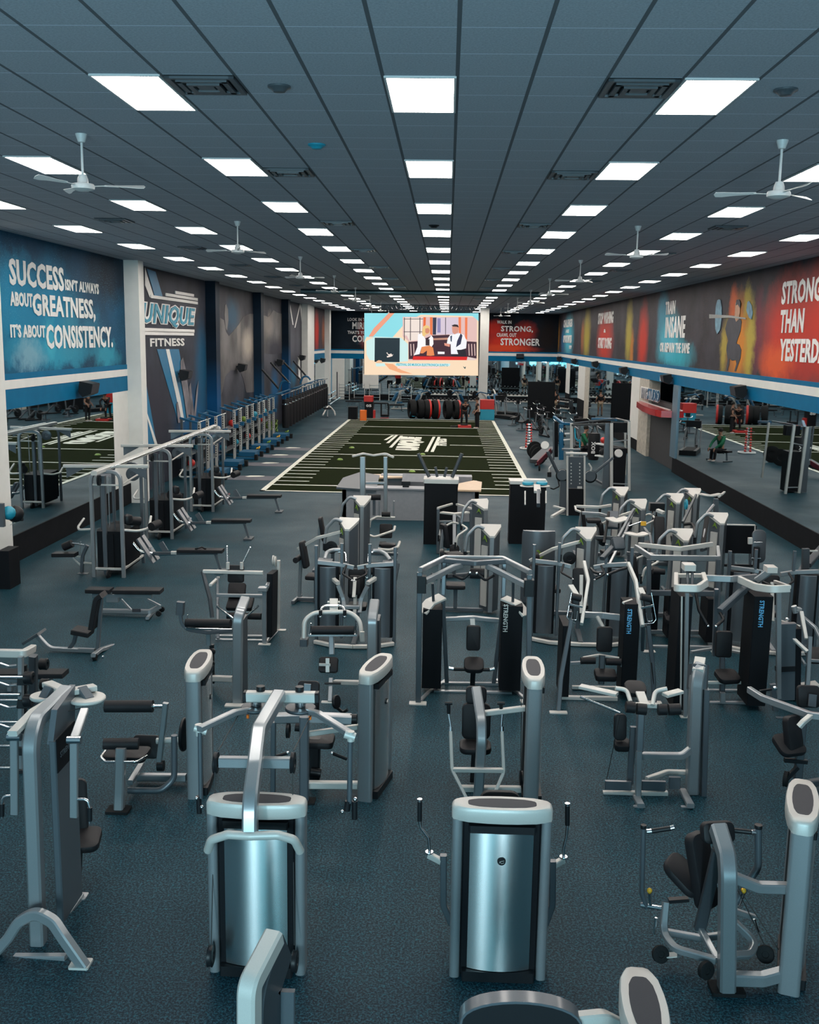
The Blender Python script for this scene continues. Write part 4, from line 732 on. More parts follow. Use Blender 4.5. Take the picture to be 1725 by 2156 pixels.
mach('abdominal_machine','frame machine with two upright rods and stacked black pads, beyond the left roller machine','exercise machine',(-3.3,16.6),[
 ('top_bar',CRM,('b',.07,.06,[(428,1203,16.9),(554,1206,16.9)])),('front_leg',DGR,('b',.06,.05,[(427,1203,16.9),(442,1260,16.7),(447,1300,16.6)],.1)),('left_post',GRY,('b',.05,.06,[(458,1216,16.7),(459,1345,16.2)])),('left_head',CRM,('b',.05,.04,[(443,1232,16.3),(460,1216,16.8)])),
 ('right_post',SIL,('b',.07,.06,[(557,1355,16.15),(557,1240,16.15)])),('right_head',SIL,('b',.14,.07,[(545,1240,16.1),(563,1240,16.1)]),('b',.06,.06,[(562,1236,16.15),(578,1203,17.0)])),
 ('stack_shroud',STK,('b',.10,.55,[(572,1335,16.5),(574,1204,16.6)])),('rear_post',CRM,('b',.05,.08,[(586,1325,17.0),(587,1180,17.0)])),('pulley_block',CRM,('w',(576,1180,17.0),.09,.03,X_),('w',(580,1182,17.0),.09,.03,X_)),
 ('lever_rod',CHR,('t',.014,[(479,1190,16.9),(478,1153,17.0)])),('lever_rod',CHR,('t',.014,[(509,1190,16.9),(526,1155,17.0)])),('rod_tip',CHR,('ball',(478,1151,17.0),.02)),('rod_tip',CHR,('ball',(527,1153,17.0),.02)),('rod_sleeve',CRM,('c',.03,(480,1184,16.9),(480,1198,16.9)),('c',.03,(509,1184,16.9),(509,1198,16.9))),
 ('chest_pad',VIN,('pad',(497,1208,16.95),.28,.30,.08,82,0,.04)),('back_pad',VIN,('pad',(499,1243,16.8),.30,.26,.08,60,0,.04)),('seat',VIN,('pad',(506,1270,16.7),.44,.34,.08,25,0,.04)),('mid_bar',SIL,('b',.06,.055,[(457,1253,16.3),(553,1255,16.3)])),
 ('roller',VIN,('c',.055,(478,1296,16.4),(550,1298,16.4))),('brace',CHR,('b',.03,.03,[(457,1276,16.4),(490,1302,16.3)])),('brace',CHR,('b',.03,.03,[(545,1275,16.4),(516,1300,16.3)])),
 ('base_rail',SIL,('b',.06,.06,[(455,1340,16.5),(556,1341,16.5)]),('b',.06,.06,[(455,1348,16.3),(556,1350,16.3)])),('side_rail',SIL,('b',.06,.06,[(557,1357,16.1),(586,1328,17.0)])),('foot',CRM,('ft',557,1357,.2,.1)),('foot',CRM,('ft',590,1327,.2,.1))])
# dual stack machines (three of a kind)
def dual(name,lab,x0,Y,w,angle,group):
    t=T(name,lab,'exercise machine',(x0,Y,0),group); M=Mx.Translation((x0,Y,0))@Mx.Rotation(R(angle),4,'Z'); h=w/2
    def P(nm,mt,f,l=None): b=MB(M); f(b); t.p(nm,b,mt,l)
    for s in (-1,1):
        P('shroud_panel',GRY,lambda b:b.sweep([(s*(h-.20),.0,.12),(s*(h-.20),.0,1.28)],[(x,y) for x,y in ((-.13,0),(-.09,-.035),(0,-.05),(.09,-.035),(.13,0),(.13,.03),(-.13,.03))],up=(0,1,0)))
        P('stack_housing',STK,lambda b:b.box((s*(h-.20)-.17,.03,.1),(s*(h-.20)+.17,.22,1.28),.01))
        P('outer_post',GRY,lambda b:b.bar([(s*h,.1,0),(s*h,.1,1.62)],.055,.07))
        P('inner_post',GRY,lambda b:b.bar([(s*(h-.42),.12,.05),(s*(h-.42),.12,1.66)],.05,.06))
        P('top_bar',SIL,lambda b:b.bar([(s*h,.1,1.34),(s*(h-.42),.12,1.30),(s*(h-.62),.1,1.26)],.06,.07,.05))
        P('foot_rail',CRM,lambda b:b.bar([(s*h,-.1,.04),(s*(h-.3),-.28,.04),(0,-.32,.04)],.07,.06,.1))
        P('handle',BLK,lambda b:b.tube([(s*(h-.5),.1,1.3),(s*(h-.45),-.1,1.2),(s*(h-.62),-.3,1.15)],.018,.08))
        P('grip_end',CHR,lambda b:b.lathe((s*(h-.63),-.31,1.145),[(0,-.024),(.022,0),(0,.024)],n=10))
    P('seat',VIN,lambda b:b.pad((0,.5,.5),.32,.36,.08)); P('seat_post',GRY,lambda b:b.bar([(0,.5,0),(0,.5,.47)],.07)); P('backrest',VIN,lambda b:b.pad((0,.28,.95),.28,.5,.08,Mx.Rotation(R(80),3,'X')))
    P('centre_beam',GRY,lambda b:b.bar([(0,-.3,.05),(0,.7,.05)],.08,.07)); P('back_stem',CRM,lambda b:b.bar([(0,-.05,.5),(0,.2,1.1)],.06,.05))
    return t
t=dual('rear_delt_machine','machine with two grey shrouded stacks and open silver arms, between the roller machines',-1.44,16.3,1.3,0,None)
spec(t,[('swing_arm',CRM,('b',.07,.06,[(690,1185,16.6),(697,1215,16.4),(712,1228,16.1)],.1)),('swing_arm',CRM,('b',.07,.06,[(815,1192,16.6),(800,1212,16.4),(774,1228,16.1)],.1)),
 ('pivot_head',DGR,('b',.16,.10,[(678,1182,16.6),(682,1222,16.5)]),('b',.26,.04,[(670,1180,16.6),(700,1182,16.6)])),('pivot_head',DGR,('b',.16,.10,[(832,1186,16.6),(826,1220,16.5)]),('b',.26,.04,[(806,1185,16.6),(836,1184,16.6)])),
 ('curved_arm',SIL,('t',.035,[(684,1178,16.7),(688,1163,16.9),(700,1158,17.0),(719,1158,17.0)],.2)),('curved_arm',SIL,('t',.035,[(822,1180,16.7),(812,1166,16.9),(800,1160,17.0),(786,1160,17.0)],.2)),
 ('hand_bar',CHR,('t',.015,[(712,1162,17.0),(728,1163,17.0),(729,1182,16.9)],.06)),('hand_bar',CHR,('t',.015,[(790,1162,17.0),(776,1164,17.0),(775,1183,16.9)],.06)),
 ('leg_strut',SIL,('b',.07,.06,[(712,1232,16.1),(724,1262,16.1),(726,1290,16.0)],.2)),('leg_strut',SIL,('b',.07,.06,[(774,1234,16.1),(760,1262,16.1),(757,1290,16.0)],.2)),
 ('arm_pad',VIN,('pad',(714,1197,16.9),.22,.2,.12,60,0,.04)),('arm_pad',VIN,('pad',(792,1197,16.9),.22,.2,.12,60,0,.04)),
 ('centre_pad',VIN,('pad',(748,1232,16.3),.19,.32,.08,75,0,.03)),('pad_stem',CRM,('b',.055,.04,[(748,1216,16.2),(745,1258,16.0)])),('cross_plate',SIL,('b',.08,.06,[(728,1278,16.0),(758,1278,16.0)])),
 ('chrome_bar',CHR,('t',.014,[(735,1203,16.8),(762,1206,16.8),(764,1216,16.7),(790,1218,16.7)],.04))])
dual('dual_stack_machine','machine with two grey shrouded stacks, middle-right, left of the tall open frame',2.33,16.75,1.62,-3,'twin grey stack machines')
dual('dual_stack_machine','machine with two grey shrouded stacks near the right edge, behind the curved loop frame',5.45,16.55,1.45,-6,'twin grey stack machines')
# ---- big black-stack functional machines
def stacktext(t,s,px,py0,py1,Y,mt):
    a=A(px,py1,Y); c=A(px,py0,Y); return text('stack_lettering',s,V((a.x,Y-.004,c.z)),(0,0,-1),(1,0,0),c.z-a.z,.065,mt,t.o,.004,.03,origin=t.loc)
t=mach('seated_press_machine','wide black machine with trapezoid top frame and two black weight stacks, centre','exercise machine',(.45,13.9),[
 ('top_frame',SIL,('b',.06,.07,[(885,1200,13.55),(938,1174,14.4),(1059,1176,14.4),(1117,1205,13.7)],.04)),('second_beam',GRY,('b',.06,.07,[(934,1180,14.3),(1001,1186,14.1),(1065,1182,14.3)],.05)),
 ('front_post',GRY,('b',.075,.06,[(881,1478,13.57),(884,1205,13.57)])),('front_post',GRY,('b',.075,.06,[(1114,1472,13.75),(1115,1210,13.75)])),
 ('post_box',BLK,('box',879,1214,897,1250,13.5,13.62)),('post_box',BLK,('box',1105,1222,1124,1257,13.66,13.8)),
 ('inner_upright',GRY,('b',.06,.07,[(936,1182,14.35),(933,1260,14.3),(941,1435,14.4)],.1)),('inner_upright',GRY,('b',.06,.07,[(1062,1183,14.35),(1060,1262,14.3),(1040,1437,14.4)],.1)),
 ('press_arm',SIL,('b',.07,.08,[(896,1224,13.7),(955,1195,14.1),(972,1190,14.2)],.03)),('press_arm',SIL,('b',.07,.08,[(1107,1232,13.8),(1040,1198,14.1),(1026,1192,14.2)],.03)),
 ('weight_stack',STK,('slab',891,1283,932,13.95,14.35,.08)),('weight_stack',STK,('slab',1057,1276,1102,13.95,14.35,.08)),
 ('stack_cap',CRM,('b',.22,.03,[(888,1290,14.0),(906,1268,14.1),(932,1256,14.2)],.02)),('stack_cap',CRM,('b',.22,.03,[(1061,1259,14.2),(1090,1271,14.1),(1109,1296,14.0)],.02)),
 ('cross_beam',SIL,('b',.07,.06,[(938,1304,14.35),(997,1301,14.3),(1054,1307,14.35)],.05)),('pad_bracket',CRM,('b',.07,.03,[(995,1303,14.25),(996,1320,14.2)])),
 ('back_pad',VIN,('pad',(997,1343,14.15),.20,.36,.09,85,0,.04)),('seat',VIN,('pad',(998,1400,13.95),.28,.28,.08,25,0,.08)),('seat_stem',BLK,('b',.07,.07,[(997,1405,13.95),(995,1442,14.1)])),
 ('foot_rod',BLK,('c',.025,(955,1409,13.9),(1032,1410,13.9))),('rod_end',CHR,('c',.026,(945,1407,13.9),(955,1409,13.9)),('c',.026,(1032,1410,13.9),(1042,1408,13.9))),
 ('base_rail',SIL,('b',.06,.06,[(932,1440,14.4),(1055,1441,14.4)]),('b',.06,.06,[(914,1457,14.05),(1078,1460,14.05)])),('side_rail',SIL,('b',.06,.06,[(884,1478,13.6),(902,1460,14.0),(942,1432,14.6)],.05)),('side_rail',SIL,('b',.06,.06,[(1112,1478,13.75),(1092,1462,14.05),(1045,1433,14.6)],.05)),
 ('foot',CRM,('ft',880,1482,.24,.14,.015)),('foot',CRM,('ft',1114,1478,.24,.14,.015)),('handle',BLK,('t',.02,[(955,1212,14.1),(975,1220,14.0),(990,1206,14.0)],.05)),('handle',BLK,('t',.02,[(1040,1212,14.1),(1022,1222,14.0),(1004,1207,14.0)],.05)),
 ('hub_pad',VIN,('c',.075,(990,1207,14.2),(1020,1208,14.2))),('grip_end',CHR,('ball',(990,1206,13.95),.02),('ball',(1004,1207,13.95),.02)),('pull_rod',DGR,('c',.02,(911,1228,14.0),(913,1268,14.1)),('c',.02,(1081,1226,14.0),(1080,1268,14.1)))])
stacktext(t,'STRENGTH',1059,1272,1330,13.94,CRM)
t=mach('plate_loaded_machine','black-stack machine with two bent silver bars and slatted side cages, right of the trapezoid one','exercise machine',(2.4,13.9),[
 ('bent_bar',CRM,('b',.045,.07,[(1230,1184,14.6),(1239,1224,14.2),(1225,1314,13.7)],.1)),('bent_bar',CRM,('b',.045,.07,[(1323,1187,14.6),(1339,1224,14.2),(1353,1318,13.7)],.1)),
 ('side_cage',CHR,('b',.02,.03,[(1227,1278,13.8),(1198,1272,13.8)]),('t',.008,[(1204,1248,13.85),(1194,1300,13.8),(1200,1308,13.8),(1212,1312,13.8)],.04),('t',.008,[(1206,1288,13.8),(1203,1304,13.8),(1214,1306,13.8),(1216,1286,13.8)],.02)),
 ('side_cage',CHR,('b',.02,.03,[(1350,1280,13.8),(1376,1275,13.8)]),('t',.008,[(1372,1248,13.85),(1382,1304,13.8),(1376,1312,13.8),(1356,1314,13.8)],.04),('t',.008,[(1361,1290,13.8),(1363,1308,13.8),(1374,1308,13.8),(1372,1290,13.8)],.02)),
 ('cage_core',BLK,('b',.10,.09,[(1212,1252,13.95),(1213,1308,13.85)]),('c',.05,(1204,1255,13.9),(1224,1260,13.9))),('cage_core',BLK,('b',.10,.09,[(1360,1250,13.95),(1368,1310,13.85)]),('c',.05,(1350,1256,13.9),(1372,1262,13.9))),
 ('adjuster_plate',CRM,('b',.08,.02,[(1202,1232,14.1),(1218,1258,13.9)])),('adjuster_plate',CRM,('b',.08,.02,[(1348,1238,14.1),(1360,1262,13.9)])),
 ('front_leg',GRY,('b',.06,.06,[(1203,1306,13.8),(1181,1430,13.55),(1176,1498,13.4)],.2)),('front_leg',GRY,('b',.06,.06,[(1365,1316,13.8),(1374,1392,13.8),(1378,1478,13.75)],.2)),('rear_leg',GRY,('b',.05,.05,[(1355,1316,13.9),(1353,1368,14.4)])),
 ('weight_stack',STK,('slab',1186,1318,1204,13.75,14.3,.08)),('weight_stack',STK,('slab',1317,1272,1350,13.9,14.3,.08)),('stack_cap',CRM,('b',.25,.025,[(1320,1265,14.1),(1340,1277,14.0)])),
 ('cross_beam',SIL,('b',.05,.09,[(1229,1294,14.4),(1270,1296,14.3),(1320,1302,14.3)],.05)),('pad_stem',CRM,('b',.05,.03,[(1258,1298,14.3),(1270,1320,14.2)])),
 ('back_pad',VIN,('pad',(1273,1346,14.15),.22,.36,.09,85,0,.04)),('thigh_roller',VIN,('c',.05,(1223,1391,13.9),(1254,1391,13.9))),('thigh_roller',VIN,('c',.05,(1276,1393,13.9),(1308,1394,13.9))),('roller_bar',CRM,('b',.04,.03,[(1228,1385,13.95),(1262,1379,14.0),(1304,1386,13.95)],.05)),
 ('seat',VIN,('pad',(1275,1421,13.8),.3,.26,.09,10,0,.05)),('seat_post',DGR,('b',.08,.08,[(1268,1380,13.95),(1266,1440,13.9)])),('side_rail',SIL,('b',.05,.05,[(1202,1397,13.95),(1224,1396,13.95)]),('b',.05,.05,[(1308,1400,13.95),(1318,1402,13.95)])),
 ('base_rail',CRM,('b',.07,.06,[(1183,1469,13.9),(1300,1471,13.9)]),('b',.05,.05,[(1205,1447,14.3),(1316,1449,14.3)])),('foot',CRM,('ft',1176,1501,.24,.1,.015)),('foot',CRM,('ft',1378,1480,.2,.1,.015)),
 ('upper_handle',BLK,('t',.02,[(1244,1196,14.6),(1252,1205,14.4),(1264,1208,14.3)],.05)),('upper_handle',BLK,('t',.02,[(1325,1194,14.6),(1304,1200,14.4),(1280,1210,14.3)],.05)),('grip_end',CHR,('ball',(1264,1209,14.3),.02),('ball',(1280,1210,14.3),.02)),
 ('headrest_arm',DGR,('b',.08,.06,[(1268,1176,15.6),(1300,1142,16.0)]),('pad',(1302,1145,15.9),.2,.2,.1,60,20,.03)),('cable',CRK,('c',.008,(1372,1395,13.75),(1377,1445,13.75)))])
stacktext(t,'STRENGTH',1319,1282,1334,13.89,mat('stack_print',(.1,.35,.6),.5,0,noise=.2))
t=mach('loop_frame_machine','black-stack machine with curved loop bars on top of thin posts, right side of the room','exercise machine',(4.0,13.7),[
 ('front_post',SIL,('b',.05,.05,[(1443,1508,13.3),(1447,1248,13.3)])),('stack_housing',STK,('slab',1432,1256,1460,13.36,13.9,.08)),('outer_strip',CRM,('b',.02,.03,[(1433,1508,13.35),(1436,1256,13.35)])),
 ('loop_bar',CRM,('b',.06,.10,[(1424,1212,14.2),(1424,1238,13.35),(1470,1239,13.3),(1487,1228,13.5),(1482,1212,14.1)],.05)),('loop_top',CRM,('b',.05,.06,[(1424,1212,14.2),(1482,1212,14.2)])),
 ('rear_beam',SIL,('b',.05,.09,[(1487,1217,14.1),(1540,1219,14.0),(1592,1215,14.3)],.05)),('curved_bar',CRM,('b',.05,.10,[(1557,1220,14.0),(1592,1236,13.6),(1625,1241,13.4),(1663,1239,13.4)],.25)),('return_bar',CRM,('b',.04,.05,[(1663,1236,13.4),(1632,1225,14.1)])),
 ('rear_post',SIL,('b',.06,.06,[(1640,1470,13.4),(1640,1248,13.4)])),('weight_stack',STK,('slab',1590,1256,1630,13.6,14.1,.08)),
 ('head_box',CRM,('box',1442,1190,1466,1203,13.6,13.8)),('head_box',CRM,('box',1617,1195,1638,1207,13.7,13.9)),('head_strut',DGR,('c',.02,(1448,1203,13.65),(1449,1232,13.5)),('c',.02,(1458,1203,13.65),(1458,1232,13.5))),('head_strut',SIL,('b',.10,.10,[(1625,1200,13.9),(1595,1222,14.0)])),
 ('lever_arm',GRY,('b',.09,.10,[(1573,1236,14.0),(1516,1288,13.6)])),('arm_handle',BLK,('t',.022,[(1466,1250,13.7),(1472,1285,13.5),(1490,1316,13.4)],.1)),('arm_handle',BLK,('t',.022,[(1517,1290,13.6),(1524,1305,13.5),(1509,1318,13.4)],.05)),('grip_end',CHR,('ball',(1491,1318,13.4),.022),('ball',(1508,1319,13.4),.022)),
 ('back_pad',VIN,('pad',(1524,1356,14.2),.23,.38,.09,85,0,.04)),('seat',VIN,('pad',(1532,1424,13.9),.32,.3,.08,15,10,.08)),('seat_stem',DGR,('b',.07,.07,[(1521,1384,14.1),(1521,1470,13.9)])),('stem_light',SIL,('b',.07,.07,[(1522,1458,13.8),(1522,1478,13.8)])),
 ('inner_upright',GRY,('b',.06,.06,[(1509,1240,14.4),(1504,1380,14.5)])),('inner_upright',GRY,('b',.06,.06,[(1582,1240,14.2),(1578,1375,14.3),(1556,1450,14.2)],.2)),
 ('cross_foot',SIL,('b',.05,.04,[(1456,1373,15.0),(1500,1366,15.2)])),('cross_foot',SIL,('b',.05,.04,[(1542,1371,15.2),(1578,1377,15.0)])),('foot_rod',CRM,('b',.04,.04,[(1490,1437,13.9),(1560,1437,13.9)])),
 ('base_rail',SIL,('b',.05,.06,[(1480,1455,14.4),(1596,1456,14.4)]),('b',.06,.06,[(1480,1481,13.9),(1600,1481,13.9)])),('foot',SIL,('b',.07,.05,[(1560,1450,14.4),(1588,1472,14.0)])),('foot_plate',CRM,('ft',1442,1510,.12,.08))])
stacktext(t,'STRENGTH',1596,1264,1320,13.59,bpy.data.materials['stack_print'])
t=mach('open_frame_machine','tall machine with rectangular silver top frame and black stacks, beyond the looped one','exercise machine',(3.9,16.6),[
 ('top_frame',SIL,('b',.05,.09,[(1339,1152,17.0),(1372,1174,16.4),(1514,1176,16.4),(1512,1154,17.0)],.03)),('top_rear_bar',CRM,('b',.05,.08,[(1345,1147,17.3),(1433,1156,17.0),(1500,1146,17.3)],.05)),
 ('post',GRY,('b',.07,.06,[(1365,1370,16.35),(1367,1178,16.35)])),('post',GRY,('b',.07,.06,[(1511,1372,16.35),(1513,1178,16.35)])),('cross_beam',GRY,('b',.06,.09,[(1368,1248,16.7),(1510,1250,16.7)])),
 ('weight_stack',STK,('slab',1410,1252,1428,16.8,17.2,.08)),('weight_stack',STK,('slab',1492,1262,1507,16.6,17.1,.08)),('weight_stack',STK,('slab',1372,1200,1392,17.2,17.5,.08)),
 ('seat',VIN,('pad',(1418,1300,16.8),.3,.3,.08,20,0,.06)),('seat_post',DGR,('b',.08,.08,[(1419,1300,16.8),(1419,1340,16.7)])),('arm_pad',VIN,('c',.05,(1375,1203,17.0),(1400,1204,17.0))),
 ('base_rail',SIL,('b',.06,.07,[(1365,1330,17.2),(1510,1332,17.2)]),('b',.06,.07,[(1365,1362,16.5),(1510,1364,16.5)])),('foot',CRM,('b',.05,.05,[(1352,1368,16.6),(1372,1385,16.1)])),('foot_plate',CRM,('ft',1367,1372,.2,.12)),('foot_plate',CRM,('ft',1511,1374,.2,.12))])
t=mach('incline_press_machine','grey-shrouded machine at the right edge with crossed silver levers','exercise machine',(5.0,14.2),[
 ('shroud',GRY,('b',.26,.10,[(1654,1472,14.1),(1656,1312,14.1)]),),('shroud_band',BLK,('b',.27,.11,[(1654,1402,14.08),(1654,1412,14.08)])),('stack_housing',STK,('b',.10,.30,[(1672,1478,14.2),(1674,1318,14.2)])),
 ('front_post',SIL,('b',.06,.06,[(1700,1450,14.0),(1706,1340,14.2)])),('crossed_lever',CRM,('b',.05,.04,[(1661,1315,14.2),(1666,1340,14.1),(1700,1372,13.9)],.1)),('crossed_lever',CRM,('b',.05,.04,[(1688,1288,14.5),(1698,1345,14.2)])),('crossed_lever',SIL,('b',.05,.04,[(1692,1300,14.5),(1718,1322,14.3),(1728,1345,14.2)],.1)),
 ('head',SIL,('b',.10,.06,[(1676,1282,14.6),(1686,1284,14.6)]),('c',.04,(1672,1276,14.6),(1676,1290,14.6))),('top_link',CRM,('b',.05,.04,[(1643,1308,14.4),(1685,1320,14.3)])),('knob',CHR,('ball',(1658,1304,14.4),.03)),
 ('foot_plate',CRM,('b',.2,.04,[(1680,1446,14.2),(1722,1440,14.2)])),('seat',VIN,('pad',(1722,1380,14.3),.3,.3,.1,20,0,.05)),('base_rail',SIL,('b',.06,.06,[(1648,1478,14.3),(1700,1498,13.9)])),('brace',SIL,('b',.04,.04,[(1680,1378,14.2),(1696,1400,14.0)]),('b',.04,.04,[(1704,1390,14.1),(1730,1392,14.1)]))])
# ================================================================ fourth row: machines with triangular-capped towers
def tri_proto(v):
    """v picks the attachment: 0 arc handle, 1 press arms, 2 pulley arms"""
    t=T('strength_machine','','exercise machine',(0,0,0)); H=1.65
    lo=[(-.18,.12),(.18,.12),(.18,.06),(.06,-.15),(-.02,-.15),(-.18,.06)]; zt=[H,H,H-.035,H-.17,H-.17,H-.035]
    b=MB(); b.add([(x*.96,y*.96,.05) for x,y in lo]+[(x*.96,y*.96,z-.05) for (x,y),z in zip(lo,zt)],[[5,4,3,2,1,0],[6,7,8,9,10,11]]+[[k,(k+1)%6,6+(k+1)%6,6+k] for k in range(6)]); t.p('tower',b,GRY)
    b=MB(); b.add([(x*1.06,y*1.06,z-.05) for (x,y),z in zip(lo,zt)]+[(x*1.06,y*1.06,z) for (x,y),z in zip(lo,zt)],[[5,4,3,2,1,0],[6,7,8,9,10,11]]+[[k,(k+1)%6,6+(k+1)%6,6+k] for k in range(6)]); t.p('cap',b,CRM)
    b=MB(); b.poly([(-.145,-.005,.15),(-.045,-.125,.15),(-.045,-.125,1.28),(-.145,-.005,1.28)],(-.02,-.017,0)); t.p('side_strip',b,CRM)
    b=MB(); b.bar([(.02,-.155,.05),(.02,-.155,H-.20)],.08,.05); t.p('front_post',b,SIL)
    b=MB(); b.poly([(-.135,-.035,1.38),(-.10,-.075,1.42),(-.065,-.12,1.36),(-.10,-.075,1.48)],(-.012,-.01,0)); t.p('mark',b,LIM)
    b=MB(); b.tube([(-.12,.02,1.58),(-.25,.02,1.64),(-.42,.02,1.45),(-.46,.02,1.15)],.032,.14); t.p('arc_arm',b,SIL)
    b=MB(); b.cyl((-.46,.02,1.18),(-.46,.02,1.02),.03); t.p('grip',b,BLK)
    b=MB(); b.bar([(-.1,0,.05),(-1.0,0,.05)],.07,.07); b.bar([(-1.0,-.28,.04),(-1.0,.28,.04)],.06,.06); t.p('base_frame',b,GRY)
    b=MB(); b.pad((-.62,.0,.5),.36,.36,.08); t.p('seat',b,VIN)
    b=MB(); b.bar([(-.62,0,.06),(-.62,0,.47)],.07); t.p('seat_post',b,GRY)
    b=MB(); b.pad((-.85,.0,.92),.26,.52,.08,Mx.Rotation(R(90),3,'Z')@Mx.Rotation(R(80),3,'X')); t.p('backrest',b,VIN)
    b=MB(); b.bar([(-.95,0,.08),(-.92,0,.8),(-.88,0,1.1)],.06); t.p('back_post',b,SIL)
    if v==1:
        for s in (-1,1):
            b=MB(); b.tube([(-.5,s*.1,1.15),(-.5,s*.38,1.12),(-.75,s*.42,1.0),(-.8,s*.42,.75)],.022,.1); t.p('press_arm',b,CRM)
            b=MB(); b.cyl((-.8,s*.42,.86),(-.8,s*.42,.72),.024); t.p('hand_grip',b,BLK)
    if v==2:
        b=MB(); b.bar([(-.1,0,1.4),(-.6,0,1.25),(-1.0,.1,1.0)],.05,.06,.1); t.p('lever',b,CRM)
        b=MB(); b.cyl((-.95,-.25,.85),(-.95,.25,.85),.055); t.p('roller',b,VIN)
        b=MB(); b.wheel((-.3,-.08,1.1),Y_,.12,.03); t.p('pulley',b,BLK)
    return t.o
TR=[tri_proto(i) for i in range(3)]; used=[0,0,0]
for i,((px,py),v,rz,lab) in enumerate((((762,1045),0,0,'grey tower machine with pale triangular cap, in front of the desk on its left end'),((733,1092),2,-8,'grey triangular-capped tower machine with a blue disc beside it, left of centre'),
  ((1015,1052),1,25,'slim grey capped tower machine right of the black roller cabinet'),((1034,1106),0,0,'grey tower machine with triangular cap just above the trapezoid frame'),((1236,1112),2,0,'grey tower machine with triangular cap between the two grey twin-stack frames, left one'),
  ((1308,1026),0,0,'grey tower machine with triangular cap beside the tall twin posts of the black rig'),((1348,1052),2,12,'grey tower machine with triangular cap, left of the pair beyond the silver top frame'),((1424,1040),1,0,'grey tower machine with triangular cap, right of the pair beyond the silver top frame'),
  ((1461,1029),0,0,'farthest right grey tower machine with triangular cap, nearest the mirror wall'),((1516,1081),0,0,'large grey tower machine with triangular cap left of the black square panel'),((1440,1115),1,0,'grey tower machine with triangular cap directly behind the silver top frame'))):
    q=AZ(px,py,1.65)
    if not used[v]: o=TR[v]; used[v]=1; o.location=(q.x,q.y,0); o.rotation_euler=(0,0,R(rz)); o['label']=lab; o['group']='triangular cap tower machines'
    else: dup(TR[v],(q.x,q.y,0),R(rz),lab,'triangular cap tower machines')
one('weight_disc','glossy blue round plate beside the capped tower left of centre','weight',MB().wheel(A(724,1138,19.2),X_,.21,.05,24),TEA,loc=A(724,1138,19.2))
t=mach('assisted_pullup_machine','tall twin-post pull-up machine with curved top bar in front of the desk','exercise machine',(-1.7,24.4),[
 ('post',SIL,('b',.13,.10,[(764,1150,24.3),(764,962,24.3)])),('post',SIL,('b',.10,.10,[(812,1085,24.8),(812,962,24.8)])),('top_bar',CRM,('b',.05,.05,[(742,961,24.4),(765,955,24.5),(786,959,24.6),(812,955,24.7),(829,963,24.6)],.1)),
 ('cross_beam',SIL,('b',.06,.06,[(767,1017,24.5),(810,1017,24.5)])),('knee_pad',VIN,('c',.07,(775,1047,24.2),(802,1047,24.2))),('arm',CRM,('t',.03,[(778,1110,24.0),(780,1095,24.0),(795,1088,24.0),(832,1090,24.0)],.1)),('arm_pad',VIN,('c',.06,(804,1083,24.0),(822,1083,24.0))),
 ('handle',SIL,('t',.02,[(798,1085,24.0),(799,1055,24.0)])),('handle',SIL,('t',.02,[(829,1085,24.0),(830,1055,24.0)])),('centre_post',GRY,('b',.07,.07,[(788,1085,24.4),(788,1050,24.4)])),
 ('v_bar',CRM,('t',.028,[(752,1108,23.0),(756,1118,22.9),(789,1131,22.6),(830,1117,22.9),(832,1108,23.0)],.06)),('back_pad',VIN,('pad',(813,1118,23.6),.30,.34,.08,80,0,.04)),('seat',VIN,('pad',(818,1148,23.4),.34,.3,.08)),
 ('side_panel',STK,('slab',798,1150,812,24.3,24.7,.05)),('foot_tube',CRM,('t',.035,[(796,1156,23.0),(820,1159,23.0),(838,1152,23.2),(842,1141,23.4)],.12)),('base',GRY,('b',.08,.07,[(752,1165,23.4),(838,1167,23.4)])),('foot_step',DGR,('box',751,1180,772,1192,22.9,23.3))])
# reception desk
t=T('reception_desk','grey front desk with pale top, on the near edge of the green turf','desk',(-1,29,0))
b=MB(); b.box((-2.85,28,0),(.95,28.12,.86),.005); b.box((-2.85,28,0),(-2.73,30.4,.86),.005); b.box((.83,28,0),(.95,30.2,.86),.005); t.p('front_panel',b,GLA)
b=MB(); b.box((-2.3,27.95,.86),(.6,28.5,.90),.005); t.p('counter_top',b,GLA)
b=MB(); b.poly([(.35,27.9,.86),(1.0,27.9,.86),(1.08,29.6,.86),(.85,29.9,.86),(.4,29.2,.86)],(0,0,.045)); t.p('end_top',b,TAN)
b=MB(); b.poly([(-3.0,27.9,.86),(-1.9,27.9,.80),(-1.9,29.4,1.02),(-2.5,29.8,1.05),(-2.95,29.2,.95)],(0,0,.05)); t.p('slanted_top',b,DGR)
b=MB(); b.box((-1.9,29.9,.55),(.8,30.4,1.0),.01); t.p('back_cabinet',b,GLA)
b=MB(); b.poly([(-2.2,29.4,.95),(-.9,29.8,.95),(-.9,30.4,.95),(-2.2,30.2,.95)],(0,0,.04)); t.p('back_counter',b,TAN)
for i,(a_,c_) in enumerate(((-1.25,-.5),(-.45,.3))):
    b=MB(); b.poly([(a_,29.35,.9),(c_,29.35,.9),(c_-.02,29.5,1.12),(a_+.02,29.5,1.12)],(0,.03,0)); one('document_tray','light grey upright panel on the desk, %s one'%('left','right')[i],'panel',b,GLA,loc=(a_,29.35,.9))
t=T('card_terminal','small black card terminal on the pale desk top','terminal',A(855,1022,28.3)); b=MB(t_:=Mx.Translation((A(855,1022,28.3).x,28.25,.9))); b.box((-.09,-.06,0),(.09,.06,.05),.01); b.box((-.12,-.02,.05),(.12,.05,.16),.01); t.p('body',b,BLK)
